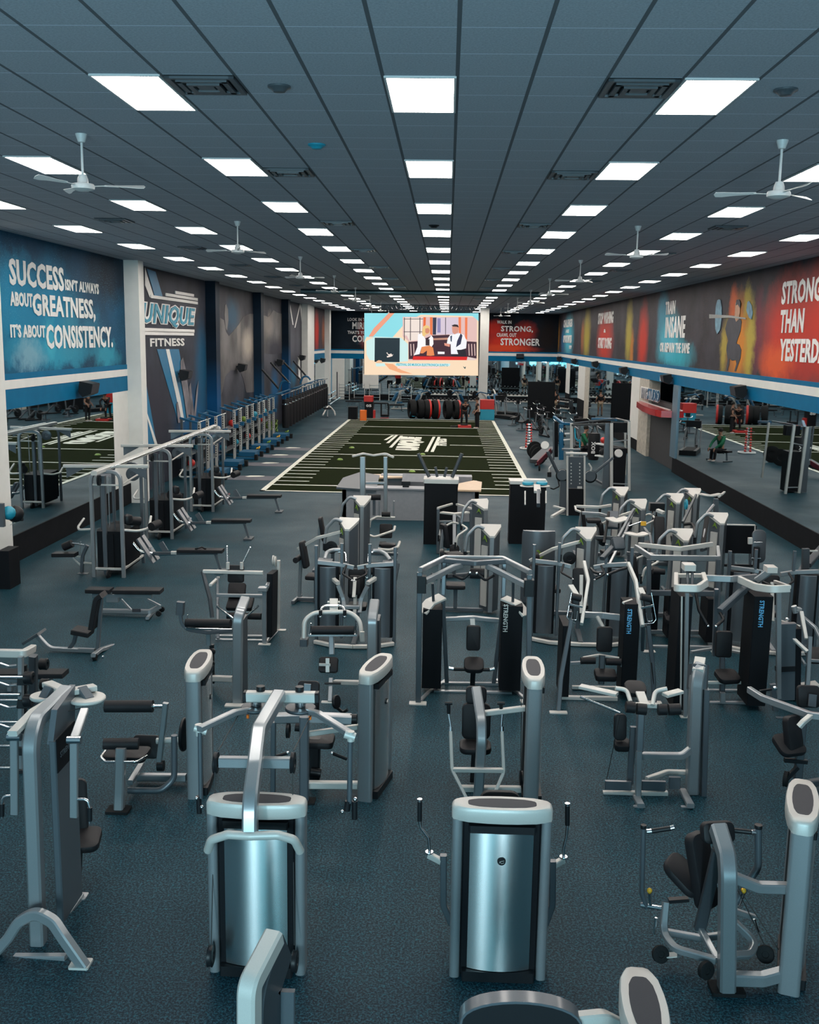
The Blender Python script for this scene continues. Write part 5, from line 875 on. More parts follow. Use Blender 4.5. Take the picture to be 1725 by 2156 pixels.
# tall black cabinets
t=T('roller_cabinet','tall black cabinet with four foam rollers standing in its pale top','cabinet',(-.1,25.3,0))
b=MB(); b.box((-.50,24.7,0),(.32,25.3,1.52),.02); t.p('body',b,STK); b=MB(); b.box((-.52,24.68,1.52),(.34,25.32,1.62),.02); t.p('top',b,CRM)
for i,(x0,y0,x1,y1) in enumerate(((881,955,904,1004),(917,983,921,1004),(941,984,936,1004),(973,955,952,1005))):
    b=MB(); p,q=A(x1,y1,25.0),A(x0,y0,25.0); b.cyl(p,q,.045 if i in (0,3) else .035); one('foam_roller','dark grey stick roller %s in the black cabinet top'%('leaning far left','second from left','third from left','leaning far right')[i],'roller',b,DGR,'rollers in the black cabinet',loc=p)
t=T('black_cabinet','tall black cabinet with pale lid right of the slim tower machine','cabinet',(1.9,25.2,0))
b=MB(); b.box((1.62,25.0,0),(2.5,25.5,1.50),.02); t.p('body',b,STK); b=MB(); b.box((1.6,24.98,1.5),(2.52,25.55,1.58),.02); t.p('lid',b,CRM)
t=mach('shoulder_raise_machine','curved grey-shielded machine with teal-topped cam discs and a green arrow on its back','exercise machine',(2.1,19.5),[
 ('cam_disc',CRM,('d',(1112,1024,21.2),.17,.02,Z_)),('cam_disc',CRM,('d',(1141,1024,21.2),.17,.02,Z_)),('cam_cover',TEA,('d',(1112,1020,21.2),.12,.05,Z_),'teal cover'),('cam_cover',TEA,('d',(1141,1020,21.2),.12,.05,Z_),'teal cover'),('head_plate',CRM,('box',1103,1010,1150,1016,21.3,21.4),('b',.14,.05,[(1131,1022,21.1),(1132,1036,20.6)])),
 ('arm',CRM,('b',.03,.03,[(1106,1034,20.8),(1106,1063,20.6)])),('arm',CRM,('b',.03,.03,[(1150,1034,20.8),(1150,1060,20.6)])),('centre_column',GRY,('b',.07,.10,[(1134,1034,20.6),(1134,1064,20.2)])),
 ('side_guard',CRM,('b',.06,.05,[(1162,1088,20.6),(1186,1074,21.4)]),('b',.05,.04,[(1166,1066,21.6),(1190,1072,21.4)]))])
M=Mx.Translation((A(1132,1300,18.6).x,18.9,0)); b=MB(M); n=8; b.sweep([(0,0,.1),(0,0,1.42),(0,0,1.48)],[(.31*(-1+2*i/n),-.10*(1-(-1+2*i/n)**2)) for i in range(n+1)]+[(.31,.06),(-.31,.06)],up=(0,1,0),scl=[1,1,.96]); t.p('back_shield',b,GRY)
b=MB(M); b.poly([(-.07,-.105,.92),(.0,-.105,1.0),(-.05,-.105,1.12),(-.01,-.105,1.14),(.09,-.105,1.02),(-.02,-.105,.90)],(0,-.008,0)); t.p('arrow_mark',b,LIM)
b=MB(M); b.box((-.28,.0,0),(.28,.3,.1),.01); t.p('base',b,GRY)
# open post machine behind the trapezoid frame
mach('pec_deck_machine','thin-posted silver machine with bolted curved head plate, right of the black roller cabinet','exercise machine',(.4,23.3),[
 ('post',GRY,('b',.07,.07,[(922,1165,23.6),(923,1072,23.6)])),('post',GRY,('b',.08,.08,[(993,1168,23.4),(992,1072,23.4)])),('roof_bar',CRM,('b',.05,.05,[(922,1070,23.6),(952,1061,24.2)]),('b',.05,.05,[(962,1062,24.2),(993,1071,23.5)])),
 ('head_plate',CRM,('b',.14,.04,[(930,1079,23.4),(957,1082,23.2),(986,1079,23.4)],.05)),('centre_post',SIL,('b',.08,.08,[(957,1155,22.5),(957,1084,23.0)])),('seat_back',VIN,('pad',(957,1160,22.3),.22,.3,.1,80,0,.09)),('grip_bar',BLK,('c',.02,(926,1164,22.2),(985,1165,22.2))),
 ('rear_frame',SIL,('b',.06,.06,[(938,1160,23.9),(937,1100,23.9)]),('b',.05,.05,[(925,1098,23.9),(952,1098,23.9)])),('side_arc',SIL,('t',.035,[(958,1084,23.2),(968,1088,23.2),(973,1110,23.2),(973,1165,23.2)],.1)),('base_rail',CRM,('b',.05,.05,[(925,1162,23.6),(992,1163,23.5)]))])
# bolted-plate machines among the towers
mach('glute_machine','machine with bolted pale plates and crossed levers between the right-hand towers','exercise machine',(3.6,20.6),[
 ('bolted_plate',CRM,('b',.22,.03,[(1283,1090,21.0),(1298,1098,20.8),(1322,1090,21.0)],.05)),('lever',GRY,('b',.05,.05,[(1283,1190,18.6),(1318,1120,20.4),(1336,1072,21.5)],.2)),('upper_bar',CRM,('b',.06,.06,[(1214,1066,22.6),(1262,1068,22.4),(1286,1064,22.6)],.1)),('mid_bar',SIL,('b',.07,.07,[(1226,1080,22.0),(1262,1082,22.0),(1284,1088,21.8)],.05)),
 ('hook',CRM,('b',.04,.04,[(1211,1066,22.6),(1213,1074,22.4),(1224,1078,22.3)],.02)),('shield',GRY,('b',.22,.06,[(1290,1112,21.0),(1292,1078,21.4)])),('shield_side',BLK,('b',.05,.10,[(1272,1145,20.6),(1282,1080,21.2)])),('base_rail',GRY,('b',.07,.07,[(1222,1130,20.8),(1300,1133,20.8)])),('seat',VIN,('pad',(1250,1096,21.8),.3,.3,.08))])
mach('abductor_machine','machine with pale curved bolted seat plate and yellow tag, beyond the open frame machine','exercise machine',(4.0,19.2),[
 ('bolted_plate',CRM,('b',.20,.03,[(1320,1122,19.4),(1345,1128,19.2),(1362,1122,19.4)],.1)),('arm',GRY,('b',.05,.05,[(1302,1132,19.0),(1322,1095,20.2),(1334,1074,20.8)],.1)),('arm',GRY,('t',.03,[(1357,1112,19.6),(1370,1130,19.2),(1372,1150,18.9)],.1)),('tag',YEL,('box',1350,1098,1361,1107,19.5,19.52),'yellow tag'),
 ('tall_pad',VIN,('pad',(1389,1120,19.6),.2,.6,.1,70,0,.04)),('pad_head',CRM,('b',.10,.06,[(1384,1074,20.4),(1398,1080,20.3)])),('link_rod',CHR,('c',.015,(1324,1108,19.8),(1350,1099,19.9))),('base_rail',GRY,('b',.07,.07,[(1320,1165,19.2),(1390,1168,19.2)]),('b',.07,.07,[(1350,1168,19.2),(1352,1130,19.2)])),('monitor',BLK,('box',1370,1060,1400,1077,21.4,21.6))])
mach('tall_cable_machine','machine with curved bolted head plate and long black side arms near the mirror wall','exercise machine',(5.6,22.4),[
 ('head_plate',CRM,('b',.16,.03,[(1474,1040,23.2),(1498,1044,23.0),(1518,1040,23.2)],.1)),('strut',DGR,('b',.05,.05,[(1466,1042,23.2),(1438,1100,21.6)])),('strut',CRM,('b',.05,.04,[(1514,1046,23.0),(1526,1036,23.4)])),('arm',SIL,('t',.035,[(1503,1064,22.6),(1490,1080,22.2),(1484,1120,21.2),(1478,1150,20.6)],.2)),('arm_sleeve',STK,('b',.10,.08,[(1490,1085,22.0),(1480,1150,20.6)])),
 ('column',GRY,('b',.10,.10,[(1508,1130,22.8),(1508,1050,22.8)])),('black_arc',BLK,('t',.035,[(1440,1104,21.5),(1458,1102,21.5),(1463,1112,21.3),(1462,1128,21.0)],.1)),('blue_disc',TEA,('w',(1445,1062,22.6),.12,.04,X_),'teal disc'),('base_rail',GRY,('b',.07,.07,[(1478,1158,21.0),(1520,1140,22.2)]))])
t=T('black_panel_machine','black square panel on a thin silver frame beside the large capped tower','exercise machine',(6.2,20.5,0))
spec(t,[('panel',STK,('box',1530,1106,1590,1166,20.5,20.56)),('panel_frame',CRM,('c',.018,(1530,1105,20.5),(1590,1106,20.5)),('c',.015,(1590,1106,20.5),(1590,1134,20.5))),('leg',GRY,('b',.05,.05,[(1544,1244,20.5),(1544,1166,20.5)])),('leg',GRY,('b',.05,.05,[(1580,1244,20.5),(1580,1166,20.5)])),('lower_rail',BLK,('b',.05,.05,[(1525,1190,20.5),(1590,1191,20.5)])),('base',GRY,('b',.06,.05,[(1536,1244,20.5),(1590,1245,20.5)]))])
mach('calf_machine','machine with upright dark rounded back pad and black cable arms beside the black square panel','exercise machine',(6.2,18.6),[
 ('back_pad',DGR,('pad',(1598,1150,19.0),.26,.62,.06,82,0,.1)),('back_frame',BLK,('b',.10,.10,[(1592,1200,18.9),(1594,1152,18.9)])),('side_post',CHR,('c',.012,(1588,1142,18.8),(1606,1142,18.8)),('c',.012,(1583,1175,18.8),(1602,1176,18.8))),('bottle_holder',CRM,('b',.08,.06,[(1580,1145,18.9),(1580,1132,18.9)])),('base_rail',GRY,('b',.07,.07,[(1570,1284,18.8),(1620,1286,18.8)]),('b',.07,.07,[(1592,1286,18.8),(1592,1200,18.9)]))])
mach('incline_lever_machine','dark machine with tall jointed arms at the right edge above the grey shrouded panels','exercise machine',(7.2,18.2),[
 ('upright',DGR,('b',.12,.10,[(1696,1200,17.8),(1697,1155,17.8)])),('lever',DGR,('b',.14,.08,[(1700,1190,18.0),(1735,1150,18.6)])),('link',CRM,('b',.03,.03,[(1702,1160,18.2),(1722,1160,18.2)])),('frame',DGR,('b',.08,.08,[(1680,1212,17.9),(1700,1180,18.1)]),('b',.08,.08,[(1696,1262,17.8),(1696,1205,17.8)])),('elbow_tube',DGR,('t',.035,[(1680,1215,17.6),(1668,1240,17.4),(1682,1248,17.3)],.05))])
# ================================================================ cable stations along the left mirror
def cable_station(x,y,lab,first):
    t=T('cable_station',lab,'cable machine',(x,y,0),'left wall cable stations')
    def P(n,m,*f,l=None):
        b=MB(Mx.Translation((x,y,0)))
        for g in f: g(b)
        return t.p(n,b,m,l)
    H=2.22
    P('front_arch',SIL,lambda b:b.bar([(-.31,-.5,0),(-.31,-.5,H),(.31,-.5,H),(.31,-.5,0)],.075,.075,.22))
    P('rear_arch',GRY,lambda b:b.bar([(-.31,.9,0),(-.31,.9,H),(.31,.9,H),(.31,.9,0)],.065,.065,.22))
    P('inner_post',GRY,lambda b:b.bar([(-.08,-.42,.05),(-.08,-.42,H-.1)],.09,.10))
    P('upper_rail',CRM,lambda b:b.bar([(-.31,-.5,H-.28),(.31,-.5,H-.28)],.035,.035),lambda b:b.bar([(.31,-.5,H-.28),(.31,.9,H-.2)],.03,.03))
    P('base_rail',CRM,lambda b:b.bar([(-.31,-.5,.18),(.31,-.5,.18)],.045,.05),lambda b:b.bar([(.31,-.5,.18),(.31,.9,.18)],.045,.05))
    P('weight_stack',STK,lambda b:b.sweep([(0,.1,.12),(0,.1,.95)],[(-.26,-.5),(.26,-.5),(.32,-.3),(.32,.5),(-.32,.5),(-.32,-.3)],up=(0,1,0)))
    P('rear_weight_stack',STK,lambda b:b.box((-.27,.55,.15),(.27,.85,.95),.01))
    for i in range(4): P('guide_rod',CHR if i%2 else DGR,lambda b,i=i:b.cyl((-.22+.14*i,-.2+.1*(i%2),.9),(-.22+.14*i,-.2+.1*(i%2),H-.15),.012))
    P('ring_bar',CRM,lambda b:b.tube([(-.31,-.45,1.0),(-.62,-.45,.98),(-.72,-.2,1.0),(-.70,.1,1.12)],.025,.15),lambda b:b.tube([(.31,-.45,1.0),(.62,-.45,.98),(.78,-.2,1.0),(.74,.1,1.2)],.028,.18))
    P('pulley',BLK,lambda b:b.wheel((-.12,-.55,H-.18),X_,.11,.05),lambda b:b.wheel((0,-.52,.06),X_,.11,.05))
    P('adjuster_plate',STK,lambda b:b.box((-.02,-.46,.2),(.10,-.42,.9),.005))
    P('overhead_arm',CRM,lambda b:b.bar([(-1.05,0,H+.03),(.75,0,H+.06)],.09,.07))
    P('arm_gusset',GRY,lambda b:b.poly([(-1.0,0,H),(-.6,0,H),(-1.0,0,H-.22)],(0,.03,0)))
    P('arm_gusset',GRY,lambda b:b.poly([(.7,0,H),(.3,0,H),(.7,0,H-.22)],(0,.03,0)))
    P('hand_weight_pad',GRY,lambda b:b.wheel((.1,1.0,H-.25),Y_,.15,.05))
    P('swivel_pad',BLK,lambda b:b.lathe((.36,-.3,1.2),[(0,-.12),(.10,-.08),(.12,0),(.10,.08),(0,.12)],n=12))
    Z0=M0=None; P('roller',VIN,lambda b:b.cyl((.86,-.3,1.05),(.95,-.05,1.08),.09))
    M=Mx.Translation((x+1.23,y+(.2 if y<22 else -.3),0))
    def Q(n,m,f): b=MB(M); f(b); t.p(n,b,m)
    Q('bench_tube',CHR,lambda b:b.tube([(-.95,0,1.1),(-.95,0,.62),(-.78,0,.40),(-.35,0,.36),(0,0,.38)],.035,.22)); Q('bench_rail',DGR,lambda b:b.bar([(-.5,0,.38),(.9,0,.42)],.07,.06))
    Q('bench_sleeve',CRM,lambda b:b.bar([(-.10,0,.40),(.02,0,.40)],.08,.07)); Q('bench_seat',VIN,lambda b:b.bar([(.05,0,.46),(1.02,0,.47)],.26,.07))
    Q('bench_leg',GRY,lambda b:b.bar([(.84,0,.42),(.96,0,.03)],.05,.06)); Q('bench_foot',DGR,lambda b:b.box((.86,-.2,0),(1.06,.2,.04),.01))
    for s in (-1,1): Q('foot_plate',GRY,lambda b:b.poly([(-.78,s*.06,.72),(-.45,s*.06,.2),(-.45,s*.26,.2),(-.78,s*.26,.72)],(.03,0,.02)))
    Q('back_plate',GRY,lambda b:b.bar([(-.36,.1,.6),(-.24,.1,.40)],.03,.12)); Q('knob',CHR,lambda b:b.cyl((-.5,-.2,.52),(-.42,-.3,.55),.03)); Q('hub',BLK,lambda b:b.cyl((-1.0,-.1,1.1),(-.8,.1,1.05),.10))
    return t
cst=[(-6.95,21.0,'near'),(-7.05,25.15,'middle'),(-6.95,29.2,'far')]
for x_,y_,w in cst: cable_station(x_,y_,'tall silver-arched cable station, %s one of three by the left mirror'%w,0)
b=MB(); b.bar([(-6.98,19.9,2.26),(-6.98,30.6,2.30)],.12,.09); t=T('overhead_beam','long silver overhead beam joining the three cable stations','beam',(-6.98,25,0)); t.p('beam',b,CRM)
b=MB(); b.bar([(-6.84,20.5,2.30),(-6.84,30.2,2.34)],.03,.03); t.p('cable_guide',b,CHR)
q=A(425,1169,21.2); one('cable_attachment','small black grip lying on the nearest low row bench','grip',MB().tube([(q.x-.12,21.15,.51),(q.x-.05,21.1,.53),(q.x,21.2,.54),(q.x+.1,21.15,.51)],.018,.02),BLK,loc=(q.x,21.15,.51))
mach('lat_station','black seat and thigh roller on a bent frame, left side of the nearest cable station','seat',(-8.0,20.7),[
 ('seat',VIN,('b',.26,.08,[(113,1167,20.8),(161,1167,20.8)])),('thigh_roller',VIN,('c',.085,(134,1152,20.9),(152,1144,20.9))),('roller_arm',CHR,('t',.02,[(152,1144,20.9),(165,1145,20.9),(178,1148,20.9)],.03)),('support_post',GRY,('b',.07,.07,[(172,1205,20.9),(174,1170,20.9),(184,1148,20.9)],.1)),('brace',CRM,('b',.03,.03,[(153,1175,20.9),(172,1192,20.9)])),('foot_plate',DGR,('ft',175,1208,.22,.14)),('cross_bar',CRM,('b',.04,.04,[(176,1185,20.9),(200,1187,20.7)])),('seat_bar',CRM,('b',.03,.03,[(155,1172,20.9),(172,1172,20.9)])),('arm_post',SIL,('t',.015,[(167,1172,20.9),(170,1140,20.9)])) ])
mach('boxing_trainer','dark equipment with a glossy teal rounded head at the left edge','exercise machine',(-8.9,20.6),[
 ('column',STK,('slab',-5,1160,18,19.3,19.8,0)),('head',TEA,('ball',(18,1080,19.5),.14),'glossy teal head'),('head_cover',BLK,('ball',(32,1082,19.7),.17)),('side_pad',BLK,('b',.08,.06,[(34,1092,20.3),(48,1094,20.3)])),('tag',CRM,('b',.05,.01,[(22,1105,20.2),(31,1101,20.2)])),('panel',GRY,('box',-20,1060,8,1110,19.2,19.3)),('foot_bar',CRM,('b',.08,.06,[(-20,1248,19.4),(18,1252,19.2)]))])
# ================================================================ rack wall on the left
rk=T('power_rack','','rack',(0,0,0),'racks along the mural wall')
def RP(n,m,*f):
    b=MB()
    for g in f: g(b)
    return rk.p(n,b,m)
for s in (-.62,.62):
    u=RP('front_upright',CRM,lambda b:b.bar([(0,s,0),(0,s,2.02)],.10,.13))
    hb=MB()
    for k in range(16): hb.box((-.02,s-.055-.012,.5+k*.09),(.02,s-.055-.002,.55+k*.09),.002)
    rk.p('hole_strip',hb,BLK,sub=u); rk.p('catch_strip',MB().bar([(.07,s,.2),(.07,s,1.5)],.02,.06),CHR,sub=u)
    RP('rear_upright',GRY,lambda b:b.bar([(-.62,s,0),(-.62,s,2.1)],.08,.08)); RP('top_beam',BLU,lambda b:b.bar([(.05,s,1.95),(-.68,s,2.14)],.07,.07))
    RP('base_beam',BLU,lambda b:b.bar([(-.62,s,.06),(.85,s,.06)],.09,.09)); RP('catch_block',BLU,lambda b:b.box((.0,s-.09,1.3),(.16,s+.09,1.45),.01))
    RP('foot_cap',RUB,lambda b:b.box((.82,s-.09,0),(.95,s+.09,.22),.02))
RP('pullup_bar',CHR,lambda b:b.tube([(.04,-.9,2.02),(.04,.9,2.02)],.018)); RP('rear_cross',BLU,lambda b:b.bar([(-.62,-.62,2.05),(-.62,.62,2.05)],.07)); RP('storage_panel',STK,lambda b:b.box((-.70,-.58,.25),(-.64,.58,1.5),.01))
for z_ in (.40,.90,1.25): RP('storage_shelf',SIL,lambda b:b.box((-.56,-1.25,z_-.03),(-.22,1.25,z_),.004))
RP('platform_guard',BLU,lambda b:b.poly([(.15,-.5,.12),(.82,-.5,.12),(.82,.5,.12),(.15,.5,.12)],(0,0,.18)))
rp=[(-8.62,36.0),(-8.62,38.6),(-8.62,41.9),(-8.62,44.6),(-8.6,47.3),(-8.6,50.0)]
for i,(x_,y_) in enumerate(rp):
    lab='silver and blue power rack, %s from the camera along the left wall'%rowname(i)
    if i==0: rk.o.location=(x_,y_,0); rk.o['label']=lab
    else: dup(rk.o,(x_,y_,0),0,lab)
BC=[RED,TEA,BLK,LIM,RED,WPL,TEA,BLK]
for i in range(18):
    y_=35.6+.86*i; r_=.12 if i%2 else .14; z_=(.40,.90,1.25)[i%3]+r_; x_=-8.98
    c=('red','teal','black','lime','red','white','teal','black')[i%8]
    one('medicine_ball','%s ball on the %s level of the left racks, %s along'%(c,('low','middle','top')[i%3],rowname(i)),'ball',MB().lathe((x_,y_,z_),[(0,-r_)]+[(r_*math.sin(a*math.pi/8),-r_*math.cos(a*math.pi/8)) for a in range(1,8)]+[(0,r_)],n=16),BC[i%8],'balls on the left racks',loc=(x_,y_,z_))
for i in range(4):
    y_=42.5+2.6*i; one('resistance_band','%s band bundle on the low front rail of the left racks, %s along'%(('yellow','lime')[i%2],rowname(i)),'band',MB().tube([(-7.85,y_-.1,.34),(-7.8,y_,.42),(-7.9,y_+.12,.36),(-7.95,y_,.33)],.03,.05),(YEL,LIM)[i%2],'bands on the left rack rail',loc=(-7.85,y_,.34))
# long rig over the bags, heavy bags, angled landmine poles
t=T('bag_rig','long silver overhead rail carrying the row of black punching bags','rack',(-8.3,60,0))
b=MB(); b.bar([(-8.30,51.5,2.09),(-8.30,71,2.17)],.08,.06); t.p('rail',b,CHR)
b=MB(); b.bar([(-8.9,46.6,2.0),(-8.9,71,2.1)],.07,.06); t.p('rear_rail',b,BLU); BR=t
for y_ in (51.6,58,64.5,70.8): t.p('post',MB().bar([(-8.95,y_,0),(-8.95,y_,2.1)],.08),BLU); t.p('cross_arm',MB().bar([(-8.95,y_,2.08),(-8.3,y_,2.15)],.06),BLU)
hb=T('punching_bag','','punching bag',(0,0,0),'black punching bags on the left rail')
hb.p('bag',MB().lathe((0,0,0),[(0,-1.72),(.17,-1.72),(.19,-1.6),(.19,-.35),(.17,-.25),(0,-.25)],n=16),VIN); hb.p('strap',MB().cyl((0,0,0),(0,0,-.26),.03),BLU); hb.p('band',MB().lathe((0,0,-.5),[(.192,-.03),(.194,0),(.192,.03)],n=16),CHR)
for i in range(16):
    y_=52.6+1.13*i; lab='black hanging punching bag, number %s from the camera in the left row'%rowname(i)
    if i==0: hb.o.location=(-8.3,y_,2.06); hb.o['label']=lab
    else: dup(hb.o,(-8.3,y_,2.06+.004*i),0,lab)
for i,(px0,py0,px1,py1,Y) in enumerate(((552,778,587,818,47),(570,763,608,805,50),(598,763,633,800,53),(618,760,645,792,57))):
    p,q=A(px0,py0,Y),A(px1,py1,Y); BR.p('slanted_pole',MB().cyl(p,q,.05),BLK)
BR.p('hoop',MB().tube([A(588,822,50),A(592,805,50),A(602,801,50),A(612,808,50)],.05,.5),BLU)
BR.p('hoop',MB().tube([A(632,808,56),A(638,793,56),A(648,792,56),A(654,800,56)],.05,.5),BLU)
q=AZ(576,912); b=MB()
for k in range(5): b.tube([V((q.x+.3*math.cos(a)-.1,q.y+.5*math.sin(a),.06+.09*k+.25*abs(math.sin(a+k)))) for a in [j*2*math.pi/14 for j in range(14)]],.028,0,closed=True,cap=False)
one('battle_rope','coiled lime green rope at the foot of the last rack','rope',b,LIM,loc=(q.x,q.y,0))
# green marker domes on the turf
for i,(px,py) in enumerate(((741,943),(716,968),(890,957) ,(868,993),(740,943),(925,931))):
    if i in (4,5): continue
    p=AZ(px,py,.012); one('marker_dome','small lime marker dome on the turf, %s one'%('left by the far sideline','nearest the left sideline','just below the turf logo','nearest the desk','','right of the turf logo')[i],'marker',MB().lathe((p.x,p.y,.012),[(.13,0),(.09,.05),(.04,.065),(.03,.06)],n=16),LIM,'marker domes on the turf',loc=(p.x,p.y,.012))
# ================================================================ studio sign and red canopy
p0=AX(1350,842,8.9); p1=AX(1417,862,8.9); zc=p0.z
t=T('red_canopy','glossy red curved canopy shelf under the studio sign','canopy',(8.7,43,zc-.2))
b=MB(); out=[(8.89,p0.y),(8.6,p0.y-.6),(8.35,44.0),(8.3,42.0),(8.45,40.6),(8.89,40.52)]
b.poly([(x,y,zc-.30) for x,y in out],(0,0,.26)); t.p('canopy',b,mat('glossy_red',(.42,.008,.010),.25,0,.5,coat=.5,noise=.05))
def em(name,c,s=1.0):
    m=mat(name,(.02,.02,.02),.6,0,.1,emit=c,es=s); return m
t=T('studio_sign','white outlined sign letters above the red canopy on the right','sign',(8.8,43,zc))
xs=8.80
def sg(n,s,xl,xr,yb,yt,m,b_=.05,X=xs,d=.04):
    p=AX(xl,yb,X); h=AX(xl,yt,X).z-p.z; w=abs(AX(xr,(yb+yt)/2,X).y-p.y); p.x=X; p.z=max(p.z,zc-.03); return text(n,s,p,(0,-1,0),(0,0,1),w,h,m,t.o,d,b_,0,origin=t.loc)
sg('ring_backing','RING',1351,1366,838,813,WTX,.09,xs+.03,.05); sg('studio_backing','STUDIO',1364,1391,841,816,WTX,.10,xs+.03,.05); sg('ring_letters','RING',1352,1365,838,815,GLA,.03); sg('studio_letters','STUDIO',1365,1390,840,817,BLU,.02)
t.p('rail',MB().box((xs+.02,40.9,zc-.035),(xs+.09,47.2,zc-.01),0),WPL)
q=AX(1392,797,XR-.02); one('wall_plate','small white wall plate on the blue band beside a speaker','plate',MB().box((XR-.04,q.y-.12,q.z-.10),(XR-.02,q.y+.12,q.z+.10),0),WPL,loc=(XR-.03,q.y,q.z))
# ================================================================ big screen, truss, duct
SY=66.
t=T('led_screen','huge bright video screen showing a talk show, hanging over the far end of the turf','screen',(-1.66,SY,4.6))
def zp(u,v,o=0): return A(760+u/6.635,640+v/6.635,SY-o)
def sc(n,pts,c,o,s=1.0,sub=None):
    b=MB(); q=[zp(u,v) for u,v in pts]; b.poly([V((p.x,SY-o,p.z)) for p in q],(0,-.006,0)); return t.p(n,b,em('screen_'+n,srgb(*c),s),None,sub)
b=MB(); a,c=zp(46,122),zp(1650,1004); b.box((a.x,SY+.01,c.z),(c.x,SY+.25,a.z),.01); t.p('housing',b,BLK)
for x in (-4.9,-1.7,1.4): t.p('hanger',MB().bar([(x,SY+.12,6.45),(x,SY+.12,CZ)],.05),DGR)
scr=sc('background',[(50,128),(1645,128),(1640,1002),(48,990)],(250,222,190),0)
sc('blue_field',[(50,128),(1645,128),(1645,240),(1560,170),(840,150),(760,190),(600,290),(440,470),(80,460),(50,520)],(140,222,232),.01,sub=scr)
sc('pale_field',[(75,520),(200,455),(560,470),(660,560),(660,800),(400,820),(120,780),(80,700)],(205,238,236),.012,sub=scr)
sc('orange_stripe',[(390,128),(470,128),(300,310),(170,455),(110,455),(180,340)],(240,160,130),.02,sub=scr)
sc('orange_swoosh',[(330,830),(450,840),(560,920),(720,975),(560,965),(400,910)],(245,175,130),.02,sub=scr)
sc('dark_inset',[(195,472),(545,476),(542,812),(192,808)],(22,45,55),.03,sub=scr)
sc('inset_shape',[(355,680),(372,676),(380,700),(412,700),(420,688),(440,712),(455,700),(440,730),(400,742),(368,748),(362,730),(390,722)],(240,225,215),.04,sub=scr)
st=sc('studio_view',[(585,180),(1580,184),(1622,220),(1618,780),(668,790),(665,520),(585,450)],(228,190,185),.03,sub=scr)
def s2(n,pts,c,o=.04): return sc(n,pts,c,o,sub=scr)
s2('window_wall',[(600,190),(860,192),(850,500),(680,515),(640,440),(600,440)],(240,225,215))
for i,u in enumerate((605,690,822)): s2('window_bar',[(u,190),(u+10,190),(u+8,510),(u-2,510)],(60,45,60),.045)
for i,v in enumerate((205,385)): s2('window_bar',[(600,v),(870,v),(870,v+8),(600,v+8)],(60,45,60),.046)
s2('curtain',[(875,185),(910,185),(905,330),(872,320)],(235,110,60)); s2('curtain',[(965,185),(1003,185),(1000,440),(968,420)],(235,120,70)); s2('curtain',[(1365,185),(1400,185),(1400,420),(1370,400)],(240,125,80)); s2('curtain',[(1455,190),(1490,190),(1486,500),(1455,480)],(240,125,80))
s2('skyline',[(1003,190),(1360,190),(1360,420),(1005,430)],(215,200,215)); s2('tower_dark',[(1005,190),(1058,190),(1050,430),(1005,430)],(35,45,70),.045); s2('tower_blue',[(1070,200),(1115,200),(1115,400),(1070,400)],(140,135,180),.045); s2('tower_dark',[(1180,190),(1190,190),(1188,430),(1180,430)],(40,35,50),.045)
s2('bench_back',[(668,530),(800,520),(1000,440),(1230,430),(1450,520),(1618,530),(1618,760),(668,770)],(62,35,50)); s2('cabinet_gold',[(1010,480),(1220,470),(1215,500),(1015,505)],(190,140,120),.045)
for u in (690,730,1500,1540,1580): s2('striped_seat',[(u,560),(u+14,555),(u+22,720),(u+8,725)],(210,180,175),.046)
s2('red_table',[(735,730),(1490,738),(1480,785),(722,780)],(215,30,30),.06); s2('table_end',[(1490,738),(1600,760),(1590,785),(1480,785)],(225,205,200),.06); s2('book_stack',[(1075,665),(1170,668),(1170,700),(1075,700)],(245,245,245),.06)
s2('host_jacket',[(800,420),(860,415),(920,520),(985,440),(1010,470),(1015,560),(990,600),(900,600),(850,600),(820,700),(745,715),(790,600)],(250,248,250),.055); s2('host_top',[(905,500),(960,490),(960,580),(905,580)],(50,35,45),.058)
s2('host_hair',[(870,320),(905,295),(950,305),(968,340),(960,400),(940,420),(905,430),(890,460),(860,440),(858,380)],(238,200,130),.057); s2('host_face',[(900,345),(945,335),(962,370),(950,405),(920,415),(900,395)],(215,140,110),.059)
s2('host_legs',[(850,600),(960,580),(1010,610),(1028,718),(975,725),(920,720),(925,650),(870,690),(830,690)],(232,140,85),.059)
s2('guest_shirt',[(1250,430),(1380,410),(1440,430),(1480,520),(1470,620),(1400,640),(1340,640),(1360,700),(1260,700),(1255,560),(1200,560),(1215,480)],(245,246,250),.055); s2('guest_vest',[(1395,410),(1420,440),(1395,560),(1330,605),(1345,520)],(45,50,80),.058); s2('guest_vest',[(1250,450),(1275,440),(1270,530),(1255,520)],(40,60,90),.058)
s2('guest_face',[(1272,320),(1340,300),(1368,340),(1360,400),(1310,425),(1280,400)],(215,150,130),.058); s2('guest_hair',[(1268,300),(1310,284),(1355,292),(1370,330),(1340,318),(1285,315)],(35,25,30),.06); s2('guest_hand',[(1165,545),(1245,560),(1240,600),(1170,580)],(225,150,130),.06); s2('guest_trousers',[(1255,650),(1450,620),(1480,735),(1270,730)],(30,28,40),.052)
s2('logo_ball',[(220,800),(250,784),(290,790),(305,825),(215,825)],(240,190,150),.05); s2('logo_cloud',[(205,828),(335,828),(345,870),(215,872)],(205,238,236),.05)
def stext(s,u0,u1,v0,v1,c,o=.05):
    a=zp(u0,v1); e=zp(u1,v0); return text('caption',s,V((a.x,SY-o,a.z)),(1,0,0),(0,0,1),e.x-a.x,e.z-a.z,em('screen_caption',srgb(*c)),scr,.004,.03,origin=t.loc)
s2('caption_strip',[(480,830),(1250,832),(1245,868),(490,866)],(205,240,240),.045); s2('caption_strip',[(515,874),(1100,876),(1095,900),(512,900)],(250,220,215),.045)
